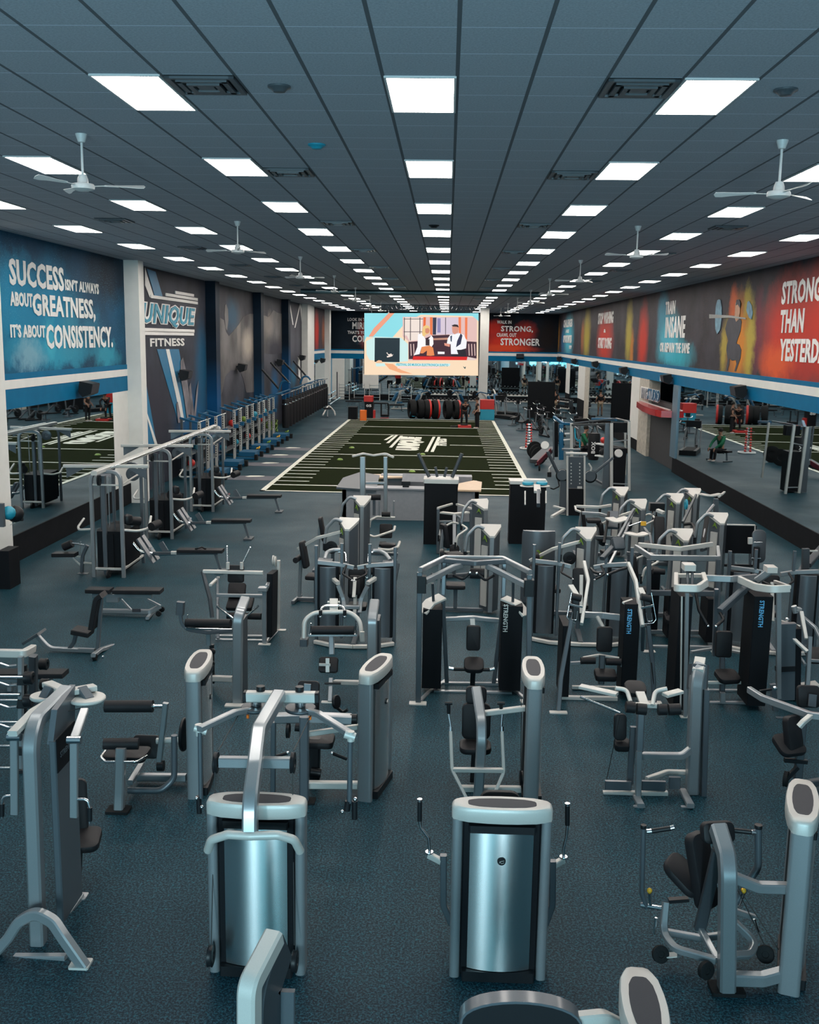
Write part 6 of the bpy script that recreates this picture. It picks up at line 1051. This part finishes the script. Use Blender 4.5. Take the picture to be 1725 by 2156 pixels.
stext('FESTIVAL DE MUSICA ELECTRONICA SUNTO',500,1220,838,862,(60,170,190)); s2('bird_mark',[(1430,868),(1448,885),(1465,872),(1465,900),(1450,905),(1432,880)],(60,90,90),.05)
t=T('lighting_truss','grey lattice truss hanging from the ceiling above the video screen','truss',(-1.8,64,6.9))
for i,(dy,z) in enumerate(((-.15,7.02),(.15,7.02),(0,6.74))): t.p('chord',MB().tube([(-5.5,64+dy,z),(1.9,64+dy,z)],.03,n=8),GRY)
b=MB(); 
for k in range(24):
    x=-5.4+.3*k; b.cyl((x,63.85,7.02),(x+.15,64,6.74),.015,n=6); b.cyl((x+.15,64,6.74),(x+.3,63.85,7.02),.015,n=6)
t.p('lattice',b,GRY)
for x in (-5.2,-3.3,-1.4,.4,1.6): t.p('hanger',MB().cyl((x,64,7.0),(x,64,CZ),.02,n=8),GRY)
one('air_duct','dark round air duct running across under the ceiling above the turf','duct',MB().cyl((-6.6,46.3,CZ-.11),(4.0,46.3,CZ-.11),.105,n=20),mat('duct_metal',(.06,.11,.13),.35,.6,noise=.05),loc=(-1,46.3,CZ-.11))
# ================================================================ right side: rig, adjustable arms, bag
t=mach('storage_rig','blue and grey rig frame with white shelves, on the right between turf and mirror','rack',(5.2,36.5),[
 ('blue_column',BLU,('b',.17,.17,[(1182,968,38.5),(1182,893,38.5)])),('blue_panel',STK,('b',.14,.14,[(1171,962,38.9),(1171,888,38.9)])),('blue_beam',BLU,('b',.10,.10,[(1167,878,39.6),(1186,892,38.6),(1203,893,38.2)],.05)),('side_post',GRY,('b',.06,.06,[(1166,968,38.7),(1166,888,38.7)])),
 ('grey_post',CRM,('b',.11,.11,[(1204,985,38.0),(1204,891,38.0)])),('grey_post',CRM,('b',.10,.10,[(1288,1030,34.9),(1288,891,34.9)])),('rear_panel',GRY,('box',1275,891,1285,1028,35.0,35.1)),('right_post',CRM,('b',.09,.09,[(1325,1033,34.6),(1325,888,34.6)])),('right_post',CRM,('b',.07,.07,[(1317,1000,36.6),(1317,884,36.6)])),
 ('front_beam',DGR,('b',.06,.08,[(1204,895,38.0),(1288,893,34.9)])),('diagonal_beam',GRY,('b',.06,.05,[(1207,891,38.0),(1298,881,37.0),(1326,888,34.6)],.05)),('blue_rear_beam',BLU,('b',.10,.10,[(1248,882,40.0),(1298,883,37.2)])),
 ('shelf',WPL,('b',.16,.05,[(1191,913,38.3),(1201,913,38.2)])),('shelf',WPL,('b',.16,.05,[(1188,926,38.3),(1201,925,38.2)])),('shelf',WPL,('b',.16,.05,[(1257,934,35.6),(1278,937,35.2)])),('shelf',WPL,('b',.16,.05,[(1256,959,35.6),(1277,962,35.2)])),
 ('right_stack',STK,('slab',1293,944,1320,34.9,35.5,.05)),('screen_box',STK,('box',1292,890,1321,911,35.2,35.5)),('stack_shelf',SIL,('b',.05,.04,[(1292,930,34.9),(1324,926,34.7)]),('b',.05,.04,[(1290,1018,34.9),(1325,1020,34.7)])),('base_rail',DGR,('b',.08,.08,[(1204,984,38.0),(1288,1028,34.9)]))])
M_=A(1182,905,38.38); text('column_letters','N',V((M_.x-.05,38.40,M_.z-.1)),(1,0,0),(0,0,1),.12,.16,WTX,t.o,.004,.03,origin=t.loc)
hb2=A(1251,905,38.0); bt=T('boxing_bag','black boxing bag with white BOX lettering hanging in the blue and grey rig','punching bag',(A(1251,935,36.6).x,36.6,0))
c=bt.loc; z1=A(1251,912,36.6).z; z0=A(1251,968,36.6).z
bt.p('bag',MB().lathe((c.x,c.y,0),[(0,z0),(.17,z0),(.21,z0+.15),(.21,z1-.1),(.19,z1),(0,z1)],n=18),VIN)
for a in (-.13,.13): bt.p('strap',MB().cyl((c.x+a,c.y,z1),(c.x,c.y,z1+.30),.012,n=8),BLK)
text('bag_letters','BOX',V((c.x+.02,c.y-.215,z0+.25)),(0,0,1),(-1,0,0),.42,.14,WTX,bt.o,.004,.03,origin=bt.loc)
one('red_ball','glossy red ball on the white rig shelf','ball',MB().lathe(A(1271,927,35.4),[(0,-.11)]+[(.11*math.sin(a*math.pi/8),-.11*math.cos(a*math.pi/8)) for a in range(1,8)]+[(0,.11)],n=16),RED,loc=A(1271,927,35.4))
one('black_ball','black ball on the lower white rig shelf','ball',MB().lathe(A(1268,952,35.4),[(0,-.11)]+[(.11*math.sin(a*math.pi/8),-.11*math.cos(a*math.pi/8)) for a in range(1,8)]+[(0,.11)],n=16),BLK,loc=A(1268,952,35.4))
q=A(1215,928,37.3); one('teal_strap','teal strap hanging beside the grey rig post','strap',MB().tube([q+V((-.1,0,.45)),q+V((-.05,0,.1)),q+V((.05,0,-.02)),q+V((.1,0,.05)),q+V((.12,0,-.25))],.03,.05),TEA,loc=q)
t=mach('adjustable_pulley_machine','tall black dual-arm pulley machine with round silver arm ends, before the blue rig','cable machine',(3.9,29.6),[
 ('left_rail',CRM,('b',.05,.10,[(1195,1086,29.4),(1195,960,29.4)])),('right_rail',CRM,('b',.05,.10,[(1231,1086,29.4),(1231,960,29.4)])),('head',CRM,('b',.16,.05,[(1192,954,29.4),(1237,955,29.4)])),('head_rear',GRY,('b',.10,.06,[(1184,946,30.0),(1222,947,30.0)])),
 ('display_panel',DGR,('box',1197,962,1229,1028,29.4,29.5)),('lower_shroud',STK,('box',1196,1029,1228,1086,29.4,29.8)),('label_plate',CRM,('box',1216,1024,1226,1029,29.37,29.39)),('left_shield',GRY,('box',1180,1012,1193,1082,29.5,29.6)),
 ('pivot_disc',GRY,('d',(1184,1000,29.5),.16,.06,(0,-1,0))),('pivot_disc',GRY,('d',(1243,1002,29.5),.16,.06,(0,-1,0))),('pivot_rim',STK,('d',(1184,1001,29.6),.19,.05,(0,-1,0))),('pivot_rim',STK,('d',(1243,1003,29.6),.19,.05,(0,-1,0))),
 ('arm',GRY,('b',.09,.07,[(1252,996,29.4),(1291,964,29.2)])),('arm',GRY,('b',.09,.07,[(1174,994,29.4),(1153,950,29.2)])),('arm_end',CRM,('d',(1302,955,29.2),.12,.06,(.2,-1,.3))),('arm_end',CRM,('d',(1148,938,29.2),.12,.06,(-.2,-1,.3))),
 ('grab_handle',CRM,('t',.025,[(1240,976,29.4),(1246,985,29.4),(1244,992,29.4)],.05)),('grab_handle',CRM,('t',.025,[(1164,978,29.4),(1157,986,29.4),(1157,993,29.4)],.05)),('hand_weight',BLK,('c',.06,(1157,994,29.3),(1157,1004,29.3))),
 ('hose',BLK,('t',.02,[(1174,1004,29.6),(1178,1024,29.5),(1166,1030,29.4),(1160,1028,29.3)],.05)),('base',GRY,('b',.10,.06,[(1185,1090,29.6),(1238,1092,29.6)])),('rear_base',GRY,('b',.08,.06,[(1210,1062,31.0),(1211,1088,29.6)]))])
b=MB()
for k in range(7):
    for u in (1203,1221): b.lathe(A(u,976+7*k,29.37),[(0,0),(.02,0),(.02,.01),(0,.01)],(0,-1,0),8)
t.p('poster_marks',b,CRM)
# red dumbbell tree
tb=V((3.85,47.6,0)); t=T('dumbbell_tree','narrow white stand stacked with red dumbbells beside the right sideline','rack',tb); t.p('base',MB().tube([(tb.x-.38,47.6,.04),(tb.x-.3,47.3,.04),(tb.x+.3,47.3,.04),(tb.x+.38,47.6,.04),(tb.x+.3,47.9,.04),(tb.x-.3,47.9,.04)],.04,.1,closed=True,cap=False),WPL); t.p('column',MB().bar([(tb.x,47.66,0),(tb.x,47.66,1.2)],.07,.05),CHR)
dp=T('dumbbell','red dumbbell on the white stand','dumbbell',(0,0,0),'red dumbbells on the stand')
for s in (-1,1): dp.p('weight',MB().lathe((s*.12,0,0),[(0,-.045),(.05,-.045),(.06,-.03),(.06,.03),(.05,.045),(0,.045)],X_,6),RED)
dp.p('bar',MB().cyl((-.1,0,0),(.1,0,0),.016,n=8),CHR)
for k in range(9):
    lab='red dumbbell on the narrow white stand, %s from the bottom'%('lowest' if k==0 else rowname(k)); p=(tb.x,47.48,.13+.128*k)
    if k==0: dp.o.location=p; dp.o['label']=lab
    else: dup(dp.o,p,0,lab,scale=(1-.03*k,)*3)
for i,(px,py) in enumerate(((1126,935),(1131,943),(1135,950))):
    p=A(px,py,44-1.2*i); p.z=.36; one('weight_plate','large black disc standing on edge right of the red dumbbells, %s'%('rear','middle','front')[i],'weight',MB().wheel(p,(.5,-1,0),.36,.10,24),RUB,'large black discs',loc=p)
t=mach('climber_machine','dark tilted machine with a maroon stripe beside the large black discs','exercise machine',(3.9,37.5),[('body',DGR,('b',.5,.16,[(1128,972,39.5),(1158,944,40.5)])),('stripe',mat('maroon_trim',(.12,.01,.02),.5,0,noise=.1),('b',.06,.18,[(1132,976,39.0),(1160,948,40.0)])),('wheel',RUB,('w',(1136,985,38.6),.13,.06,X_)),('frame',BLK,('b',.08,.08,[(1128,980,39),(1150,965,39.6)]))])
# ================================================================ far floor: bikes, racks, boxes, tyres
def bike_proto():
    t=T('exercise_bike','','exercise bike',(0,0,0))
    t.p('frame',MB().bar([(-.45,0,.12),(.1,0,.55),(.45,0,.35)],.10,.07,.1),DGR); t.p('flywheel',MB().wheel((.45,0,.32),Y_,.25,.07),BLK); t.p('base',MB().bar([(-.55,0,.05),(.65,0,.05)],.08,.08),BLK)
    t.p('seat_post',MB().bar([(-.25,0,.3),(-.32,0,.95)],.05),SIL); t.p('saddle',MB().pad((-.34,0,.98),.28,.2,.07),VIN); t.p('mast',MB().bar([(.3,0,.4),(.42,0,1.15)],.06),DGR)
    t.p('handlebar',MB().tube([(.55,-.22,1.2),(.4,-.2,1.12),(.4,.2,1.12),(.55,.22,1.2)],.02,.06),CHR); t.p('console',MB().box((.38,-.12,1.15),(.44,.12,1.35),.01),BLK); return t.o
bk=bike_proto(); first=True
for i,(x,y,r) in enumerate(((5.6,50,100),(6.5,50.5,100),(7.4,51,100),(5.2,54,110),(6.1,54.6,110),(7.0,55,110),(4.9,58,120),(5.6,58.6,115),(6.6,59,115),(4.6,62.9,120),(5.8,63.2,120))):
    lab='dark exercise bike in the crowd of cardio machines at far right, %s in its rows'%rowname(i)
    if first: bk.location=(x,y,0); bk.rotation_euler=(0,0,R(r)); bk['label']=lab; bk['group']='exercise bikes far right'; first=False
    else: dup(bk,(x,y,0),R(r),lab,'exercise bikes far right')
def tread():
    t=T('treadmill','','treadmill',(0,0,0)); t.p('deck',MB().box((-.38,-.9,.0),(.38,.9,.22),.03),BLK); t.p('belt',MB().box((-.24,-.85,.22),(.24,.8,.23),.003),RUB)
    for s in (-1,1): t.p('upright',MB().bar([(s*.36,.75,.15),(s*.34,.9,1.25)],.07,.05),SIL); t.p('handrail',MB().tube([(s*.34,.9,1.1),(s*.36,.45,1.0)],.025),SIL)
    t.p('console',MB().box((-.34,.82,1.15),(.34,.95,1.45),.02),BLK); return t.o
td=tread(); first=True
for i,(x,y,r) in enumerate(((6.6,47.0,20),(7.7,47.4,20),(3.9,66,30),(4.2,69.3,30))):
    lab='grey and black treadmill on the far right floor, %s one'%rowname(i)
    if first: td.location=(x,y,0); td.rotation_euler=(0,0,R(r)); td['label']=lab; td['group']='treadmills far right'; first=False
    else: dup(td,(x,y,0),R(r),lab,'treadmills far right')
def drack():
    t=T('dumbbell_rack','','rack',(0,0,0)); 
    for s in (-1.25,1.25): t.p('end_frame',MB().bar([(s,.25,0),(s,.1,.95)],.07,.3),DGR)
    for z in (.35,.8): t.p('shelf',MB().poly([(-1.25,-.15+z*.25,z),(1.25,-.15+z*.25,z),(1.25,.15+z*.25,z+.08),(-1.25,.15+z*.25,z+.08)],(0,0,.03)),CRM)
    return t.o
def dbell():
    t=T('dumbbell','','dumbbell',(0,0,0))
    for s in (-1,1): t.p('weight',MB().lathe((0,s*.12,0),[(0,-.06),(.075,-.06),(.085,0),(.075,.06),(0,.06)],Y_,10),BLK)
    t.p('bar',MB().cyl((0,-.1,0),(0,.1,0),.016,n=8),CHR); return t.o
dr=drack(); db=dbell(); f1=f2=True
for i,(x,y,r) in enumerate(((-.3,78,0),(2.9,78,0),(5.8,78,0),(8.0,72,-70))):
    lab='dumbbell rack by the far mirror, %s from the left'%rowname(i).replace('nearest','first')
    if f1: o=dr; o.location=(x,y,0); o['label']=lab; o['group']='far dumbbell racks'; f1=False; o.rotation_euler=(0,0,R(r))
    else: o=dup(dr,(x,y,0),R(r),lab,'far dumbbell racks')
    for z in (.35,.8):
        for k in range(8):
            d=V((-1.05+.3*k,z*.25,0)); d.rotate(Mx.Rotation(R(r),3,'Z')); p=(x+d.x,y+d.y,z+.15); lb='black dumbbell, %s along the %s shelf of the %s far dumbbell rack'%(rowname(k).replace('nearest','first'),'lower' if z<.5 else 'upper',rowname(i).replace('nearest','first'))
            if f2: db.location=p; db['label']=lb; db['group']='dumbbells on far rack %s %s'%(rowname(i),'lower' if z<.5 else 'upper'); f2=False
            else: dup(db,p,R(r),lb,'dumbbells on far rack %s %s'%(rowname(i),'lower' if z<.5 else 'upper'))
def brack():
    t=T('bar_rack','','rack',(0,0,0))
    for s in (-.42,.42): t.p('post',MB().bar([(s,0,0),(s,0,1.35)],.06),CRM)
    t.p('base',MB().bar([(-.42,-.3,.04),(-.42,.3,.04)],.06),CRM); t.p('base',MB().bar([(.42,-.3,.04),(.42,.3,.04)],.06),CRM)
    for k in range(5): t.p('bar_rest',MB().bar([(-.42,-.08,.25+.24*k),(.42,-.08,.25+.24*k)],.05,.04),CHR)
    return t.o
br=brack(); first=True
for i,(px,py) in enumerate(((725,842),(789,843),(855,846),(842,830),(775,830))):
    p=AZ(px,py); lab='silver ladder-like bar rack before the far mirror, %s one'%('leftmost','second from left','right','small rear','rear left')[i]
    if first: br.location=(p.x,p.y,0); br['label']=lab; br['group']='bar racks at the back'; first=False
    else: dup(br,(p.x,min(p.y,83),0),0,lab,'bar racks at the back')
# left back: lat machine, angled tube rack
t=mach('tube_rack','slanting silver tube rack at the back left corner','rack',(-8.3,76),[('tube',CHR,('c',.06,(691,832,74),(706,822,80))),('tube',CHR,('c',.06,(693,842,73),(710,830,79))),('tube',CHR,('c',.06,(694,852,72),(716,837,79))),('post',DGR,('b',.08,.08,[(690,860,71),(690,815,71)])),('post',DGR,('b',.08,.08,[(710,843,78),(710,783,78)]))])
mach('glute_bench','silver curved bench frame on the floor at far left behind the punching bags','bench',(-7.9,62),[('rail',CRM,('t',.05,[(680,874,64),(692,852,66),(704,866,65),(706,874,64)],.3)),('base',GRY,('b',.08,.10,[(676,883,63),(706,884,63)])),('pad',VIN,('pad',(690,860,65),.5,.3,.08,0,0)),('post',GRY,('b',.06,.06,[(690,878,63.5),(690,862,65)]))])
mach('lat_tower','silver cable tower standing beyond the last punching bags','cable machine',(-8.2,72.5),[('post',CRM,('b',.10,.10,[(670,864,72.5),(670,800,72.5)])),('post',CRM,('b',.10,.10,[(682,862,73.5),(682,800,73.5)])),('top',CRM,('b',.08,.10,[(668,799,72.5),(684,797,73.5)])),('stack',STK,('slab',672,830,681,73,73.4,.05)),('base',GRY,('b',.08,.08,[(668,866,72),(686,864,73)]))])
one('divider_board','large black square panel standing at the far right','board',MB().box((5.3,67.2,0),(7.05,67.35,2.35),.02),STK,loc=(6.2,67.3,0))
# boxes at the far left corner of the turf
def fbox(n,lab,x0,y0,x1,y1,Y,d,m,grp=None,z0=None):
    p=A(x0,y0,Y);q=A(x1,y1,Y); zz=q.z if z0 is None else z0; return one(n,lab,'box',MB().box((p.x,Y,zz),(q.x,Y+d,p.z),.03),m,grp,loc=((p.x+q.x)/2,Y,zz))
fbox('jump_box','black padded jump box at the far left turf corner',733,857,751,882,63,.9,STK,z0=0); fbox('jump_box','black jump box with white 05 on it, under the red one',768,846,785,880,64.2,.8,STK,z0=0); fbox('jump_box','red jump box on top of the black stack at the far turf corner',766,834,785,846,64.2,.8,RED)
fbox('jump_box','orange box at the far left corner of the turf',758,864,771,885,62.3,.5,ORA,z0=0); fbox('jump_box','small red and black box right of the black 05 box',784,864,790,879,64.4,.5,RED,z0=0)
a=A(771,857,64.17); text_o=text('box_number','05',V((a.x,64.19,a.z)),(1,0,0),(0,0,1),.34,.17,WTX,None,.004,.04,origin=V((a.x,64.19,a.z))); text_o.location=V((a.x,64.19,a.z)); tag(text_o,'white 05 numerals printed on the black jump box','number')
t=mach('push_sled','black two-post push sled with red skids at the far end of the turf','sled',(-3.6,64.6),[('post',BLK,('c',.05,(803,877,64.6),(803,850,64.6))),('post',BLK,('c',.05,(818,877,64.6),(818,850,64.6))),('tray',STK,('box',802,873,818,878,64.5,65.2)),('skid',RED,('b',.08,.06,[(801,880,64.6),(819,880,64.6)]))])
# tyres
TY=[(868,0),(885,0),(899,1),(917,1),(943,0),(961,1)]
for i,(px,rd) in enumerate(TY):
    c=A(px,863,65.0); r=.60; c.z=r; tt=T('tractor_tyre','%s on the far end line of the turf, %s from left'%(('black tractor tyre','red-wrapped black tyre')[rd],rowname(i).replace('nearest','first')),'tyre',(c.x,65,0),'tyres at the end of the turf')
    tt.p('tyre',MB().lathe(c,[(.34,-.16),(.55,-.2),(.60,-.12),(.60,.12),(.55,.2),(.34,.16),(.34,-.16)],(1,.25,0),24),RUB)
    if rd: tt.p('wrap',MB().lathe(c+V((.12,.03,0)),[(.36,-.03),(.585,-.08),(.615,0),(.585,.08),(.36,.05),(.36,-.03)],(1,.25,0),24),RED,'red wrap')
    elif i==0: tt.p('hub',MB().lathe(c+V((.1,-.35,-.25)),[(0,0),(.22,0),(.22,.05),(.1,.07),(0,.07)],(.3,-1,0),20),TEA,'teal hub disc')
for (lab,y0,y1,m) in (('teal padded box under the red one, far right turf end',862,885,TEA),('red padded box stacked on the teal one, far right turf end',842,862,RED)):
    fbox('padded_box',lab,1012,y0,1041,y1,64.7,.9,m,'padded boxes',z0=(0 if m is TEA else None))
for i,(x,y) in enumerate(((2.0,71.5),(-1.2,72.5),(-.2,73))):
    mach('incline_press_bench','blue padded press station with silver frame behind the tyres, %s'%('right one','left one','middle one')[i],'exercise machine',(x,y),[]) if False else None
def press():
    t=T('press_station','','exercise machine',(0,0,0)); t.p('frame',MB().bar([(-.6,0,.1),(-.1,0,1.3),(.5,0,1.5)],.10,.10,.3),CRM); t.p('seat',MB().pad((-.2,0,.5),.4,.5,.1),BLU); t.p('backrest',MB().pad((-.5,0,.9),.7,.35,.12,Mx.Rotation(R(-60),3,'Y')),BLU); t.p('arm',MB().tube([(.4,-.4,1.3),(.1,-.45,1.5),(-.4,-.4,1.4)],.04,.2),BLU); t.p('arm',MB().tube([(.4,.4,1.3),(.1,.45,1.5),(-.4,.4,1.4)],.04,.2),BLU); t.p('base',MB().bar([(-.8,0,.06),(.7,0,.06)],.1,.1),CRM); t.p('leg',MB().bar([(-.2,0,.06),(-.2,0,.46)],.08),CRM)
    t.p('weight',MB().wheel((.5,.25,1.3),Y_,.22,.08),BLK); return t.o
ps=press(); first=True
for i,(x,y,r) in enumerate(((-1.6,70.5,30),(.6,72,200),(2.5,70,160),(3.4,73,100),(-3.2,73,20))):
    lab='blue padded press station with silver frame behind the tyres, %s of five'%rowname(i).replace('nearest','first')
    if first: ps.location=(x,y,0); ps.rotation_euler=(0,0,R(r)); ps['label']=lab; ps['group']='blue press stations'; first=False
    else: dup(ps,(x,y,0),R(r),lab,'blue press stations')
def fbench():
    t=T('flat_bench','','bench',(0,0,0)); t.p('pad',MB().bar([(-.6,0,.45),(.6,0,.45)],.26,.08),VIN); t.p('frame',MB().bar([(-.45,0,.04),(-.4,0,.4),(.4,0,.4),(.45,0,.04)],.06,.06,.05),GRY); t.p('foot',MB().bar([(-.5,-.25,.03),(-.5,.25,.03)],.06),GRY); t.p('foot',MB().bar([(.5,-.25,.03),(.5,.25,.03)],.06),GRY); return t.o
fb_=fbench(); first=True
for i,(px,py,r) in enumerate(((756,852,0),(800,862,5),(833,866,8),(852,858,-5),(745,858,3),(1082,895,75),(1098,905,80))):
    p=AZ(px,py); lab='low dark bench on the far floor, %s'%('behind the black boxes','right of the black boxes','left of the tyres','nearer the middle ladder rack','behind the padded black box','beside the right sideline','second beside the right sideline')[i]
    if first: fb_.location=(p.x,p.y,0); fb_['label']=lab; fb_['group']='benches on the far floor'; first=False
    else: dup(fb_,(p.x,p.y,0),R(r),lab,'benches on the far floor')
# ================================================================ people
def skin(name,V_,E_,mt,parent,sub=2):
    """V_: (x,y,z,r) joints; one continuous surface grown round the joints"""
    me=bpy.data.meshes.new(name); me.from_pydata([v[:3] for v in V_],E_,[]); o=bpy.data.objects.new(name,me); COL.objects.link(o)
    mo=o.modifiers.new('s','SKIN'); sv=me.skin_vertices[0].data
    for i,v in enumerate(V_): sv[i].radius=(v[3],v[4] if len(v)>4 else v[3]); sv[i].use_root=(i==0)
    ms=o.modifiers.new('d','SUBSURF'); ms.levels=ms.render_levels=sub
    dg=bpy.context.evaluated_depsgraph_get(); m2=bpy.data.meshes.new_from_object(o.evaluated_get(dg)); bpy.data.objects.remove(o)
    m2.materials.clear(); m2.materials.append(mt); m2.shade_smooth()
    o=bpy.data.objects.new(name,m2); COL.objects.link(o); o.parent=parent; return o
def person(label,loc,rz,top,bottom,hair,shoe,pose='stand',shorts=False,long=True):
    t=T('person',label,'person',loc); t.o.rotation_euler=(0,0,R(rz)); P=t.o
    if pose=='sit': hip=.52; ch=.98; nk=1.12; hd=1.25; kn=[(s*.11,-.42,.50) for s in(-1,1)]; an=[(s*.11,-.45,.08) for s in (-1,1)]; cy=-.05; hy=-.10
    elif pose=='bend': hip=.92; ch=1.22; nk=1.33; hd=1.42; kn=[(s*.14,-.05,.50) for s in (-1,1)]; an=[(s*.16,.02,.08) for s in (-1,1)]; cy=-.22; hy=-.36
    else: hip=.95; ch=1.32; nk=1.50; hd=1.62; kn=[(-.11,-.03,.50),(.11,.04,.50)]; an=[(-.12,0,.08),(.12,.06,.08)]; cy=0; hy=-.02
    nkp=(0,cy*1.2,nk)
    hands=[(-.26,-.16+cy,hip+.02),(.26,-.16+cy,hip+.02)] if pose=='stand' else [(-.16,-.52,hip+.05 if pose=='sit' else .72),(.16,-.52,hip+.05 if pose=='sit' else .72)]
    elb=[(-.29,.02+cy,(ch+hip)/2),(.29,.02+cy,(ch+hip)/2)] if pose=='stand' else [(-.28,cy-.2,(ch+hip)/2+.05),(.28,cy-.2,(ch+hip)/2+.05)]
    V_=[(0,0,hip,.145,.11),(0,cy*.5,(hip+ch)/2,.13,.10),(0,cy,ch,.17,.11),(*nkp,.055),(0,hy,hd-.02,.075,.09),(0,hy,hd+.09,.085,.10)]
    E_=[(0,1),(1,2),(2,3),(3,4),(4,5)]
    for k,s in enumerate((-1,1)):
        b0=len(V_); V_+=[(s*.20,cy,ch+.07,.06),(*elb[k],.043),(*hands[k],.032)]; E_+=[(2,b0),(b0,b0+1),(b0+1,b0+2)]
        hx,hy_,hz=hands[k]; V_+=[(hx,hy_-.04,hz-.05,.035,.02)]; E_+=[(b0+2,b0+3)]
        for f in range(4): n=len(V_); V_+=[(hx+(f-1.5)*.02,hy_-.06,hz-.12+abs(f-1.3)*.008,.009),(hx+(f-1.5)*.02,hy_-.05,hz-.155+abs(f-1.3)*.01,.008)]; E_+=[(b0+3,n),(n,n+1)]
        n=len(V_); V_+=[(hx-s*.04,hy_-.06,hz-.07,.01)]; E_+=[(b0+3,n)]
        n=len(V_); V_+=[(s*.10,0,hip-.06,.095),(*kn[k],.06),(*an[k],.04),(an[k][0],an[k][1]-.14,.045,.035)]; E_+=[(0,n),(n,n+1),(n+1,n+2),(n+2,n+3)]
    skin('body',V_,E_,SKI,P)
    V2=[(0,0,hip-.02,.155,.125),(0,cy*.5,(hip+ch)/2,.148,.118),(0,cy,ch,.19,.128),(nkp[0],nkp[1],nkp[2]-.04,.075)]; E2=[(0,1),(1,2),(2,3)]
    for k,s in enumerate((-1,1)):
        n=len(V2); e=elb[k]; V2+=[(s*.205,cy,ch+.065,.078),((e[0] if long else (s*.205+e[0])/2),(e[1]+(0 if long else cy))/(1 if long else 2),e[2] if long else (ch+.065+e[2])/2,.06)]; E2+=[(2,n),(n,n+1)]
        if long: V2+=[(*hands[k],.045)]; E2+=[(n+1,n+2)]
    skin('top',V2,E2,top,P)
    V3=[(0,0,hip,.16,.13)]; E3=[]
    for k,s in enumerate((-1,1)):
        n=len(V3); kk=kn[k]; V3+=[(s*.10,0,hip-.07,.11)]; E3+=[(0,n)]
        if shorts: V3+=[(kk[0],kk[1],kk[2]+.04,.085)]; E3+=[(n,n+1)]
        else: V3+=[(*kk,.078),(*an[k],.058)]; E3+=[(n,n+1),(n+1,n+2)]
    skin('trousers',V3,E3,bottom,P)
    for k in (0,1): a=an[k]; skin('shoe',[(a[0],a[1]+.03,.05,.05,.05),(a[0],a[1]-.17,.04,.045,.035)],[(0,1)],shoe,P,1)
    b=MB(Mx.Translation((0,hy,hd+.05))); b.lathe((0,.015,.02),[(0,-.09),(.075,-.07),(.10,-.01),(.105,.04),(.085,.09),(.04,.118),(0,.122)],(0,.45,.9),16)
    h=mesh_obj('hair',b,hair,P)
    for s in (-1,1): mesh_obj('eye',MB().lathe((s*.032,hy-.098,hd+.045),[(0,-.009),(.009,0),(0,.009)],n=8),BLK,P); mesh_obj('ear',MB().lathe((s*.088,hy,hd+.03),[(0,-.03),(.014,0),(0,.03)],n=8),SKI,P)
    mesh_obj('nose',MB().lathe((0,hy-.105,hd+.02),[(0,-.02),(.014,-.012),(.01,.02),(0,.03)],n=8),SKI,P); mesh_obj('mouth',MB().bar([(-.022,hy-.094,hd-.02),(.022,hy-.094,hd-.02)],.008,.006),mat('lip',(.2,.06,.05),.6),P)
    return t
BLC=mat('black_cloth',(.012,.012,.014),.85,0,.2,noise=.2,nscale=30); DKC=mat('dark_brown_cloth',(.03,.022,.02),.85,0,.2,noise=.2,nscale=30); KHA=mat('khaki_cloth',(.35,.27,.19),.85,0,.2,noise=.1,nscale=20); GRN=mat('green_cloth',(.015,.12,.06),.85,0,.2,noise=.15,nscale=20); HAR=mat('dark_hair',(.01,.008,.006),.7,0,.3,noise=.2,nscale=60); SHO=mat('pale_shoe',(.45,.45,.45),.6,0,noise=.05)
p=AZ(977,898); person('person in black bending over a red sled at the far end of the turf',(p.x,p.y,0),10,BLC,BLC,HAR,BLC,'bend')
t=T('weight_sled','low red sled with dark straps on the turf under the bending person','sled',(p.x,p.y-.6,0)); t.p('base',MB().box((p.x-.35,p.y-1.1,.02),(p.x+.4,p.y-.4,.14),.03),RED); t.p('plate',MB().lathe((p.x,p.y-.75,.14),[(0,0),(.22,0),(.22,.06),(0,.06)],n=20),BLK); t.p('strap',MB().tube([(p.x-.35,p.y-.9,.1),(p.x-.6,p.y-1,.05),(p.x-.8,p.y-.8,.06),(p.x-.7,p.y-.5,.05),(p.x-.4,p.y-.6,.06)],.03,.2),BLK)
p=AZ(1004,903); person('person in dark clothes with bare forearms standing beside the bending person',(p.x,p.y,0),-80,DKC,BLC,HAR,SHO,'stand',long=False)
person('person in black shirt and khaki shorts standing near the far right columns',(7.35,70,0),170,BLC,KHA,HAR,BLC,'stand',shorts=True,long=False)
person('person in a green top sitting on a dark bench behind the boxing bag',(5.95,44.2,0),60,GRN,BLC,HAR,SHO,'sit')
dup(fb_,(5.98,44.25,0),R(60),'dark bench under the seated person in green','benches on the far floor')
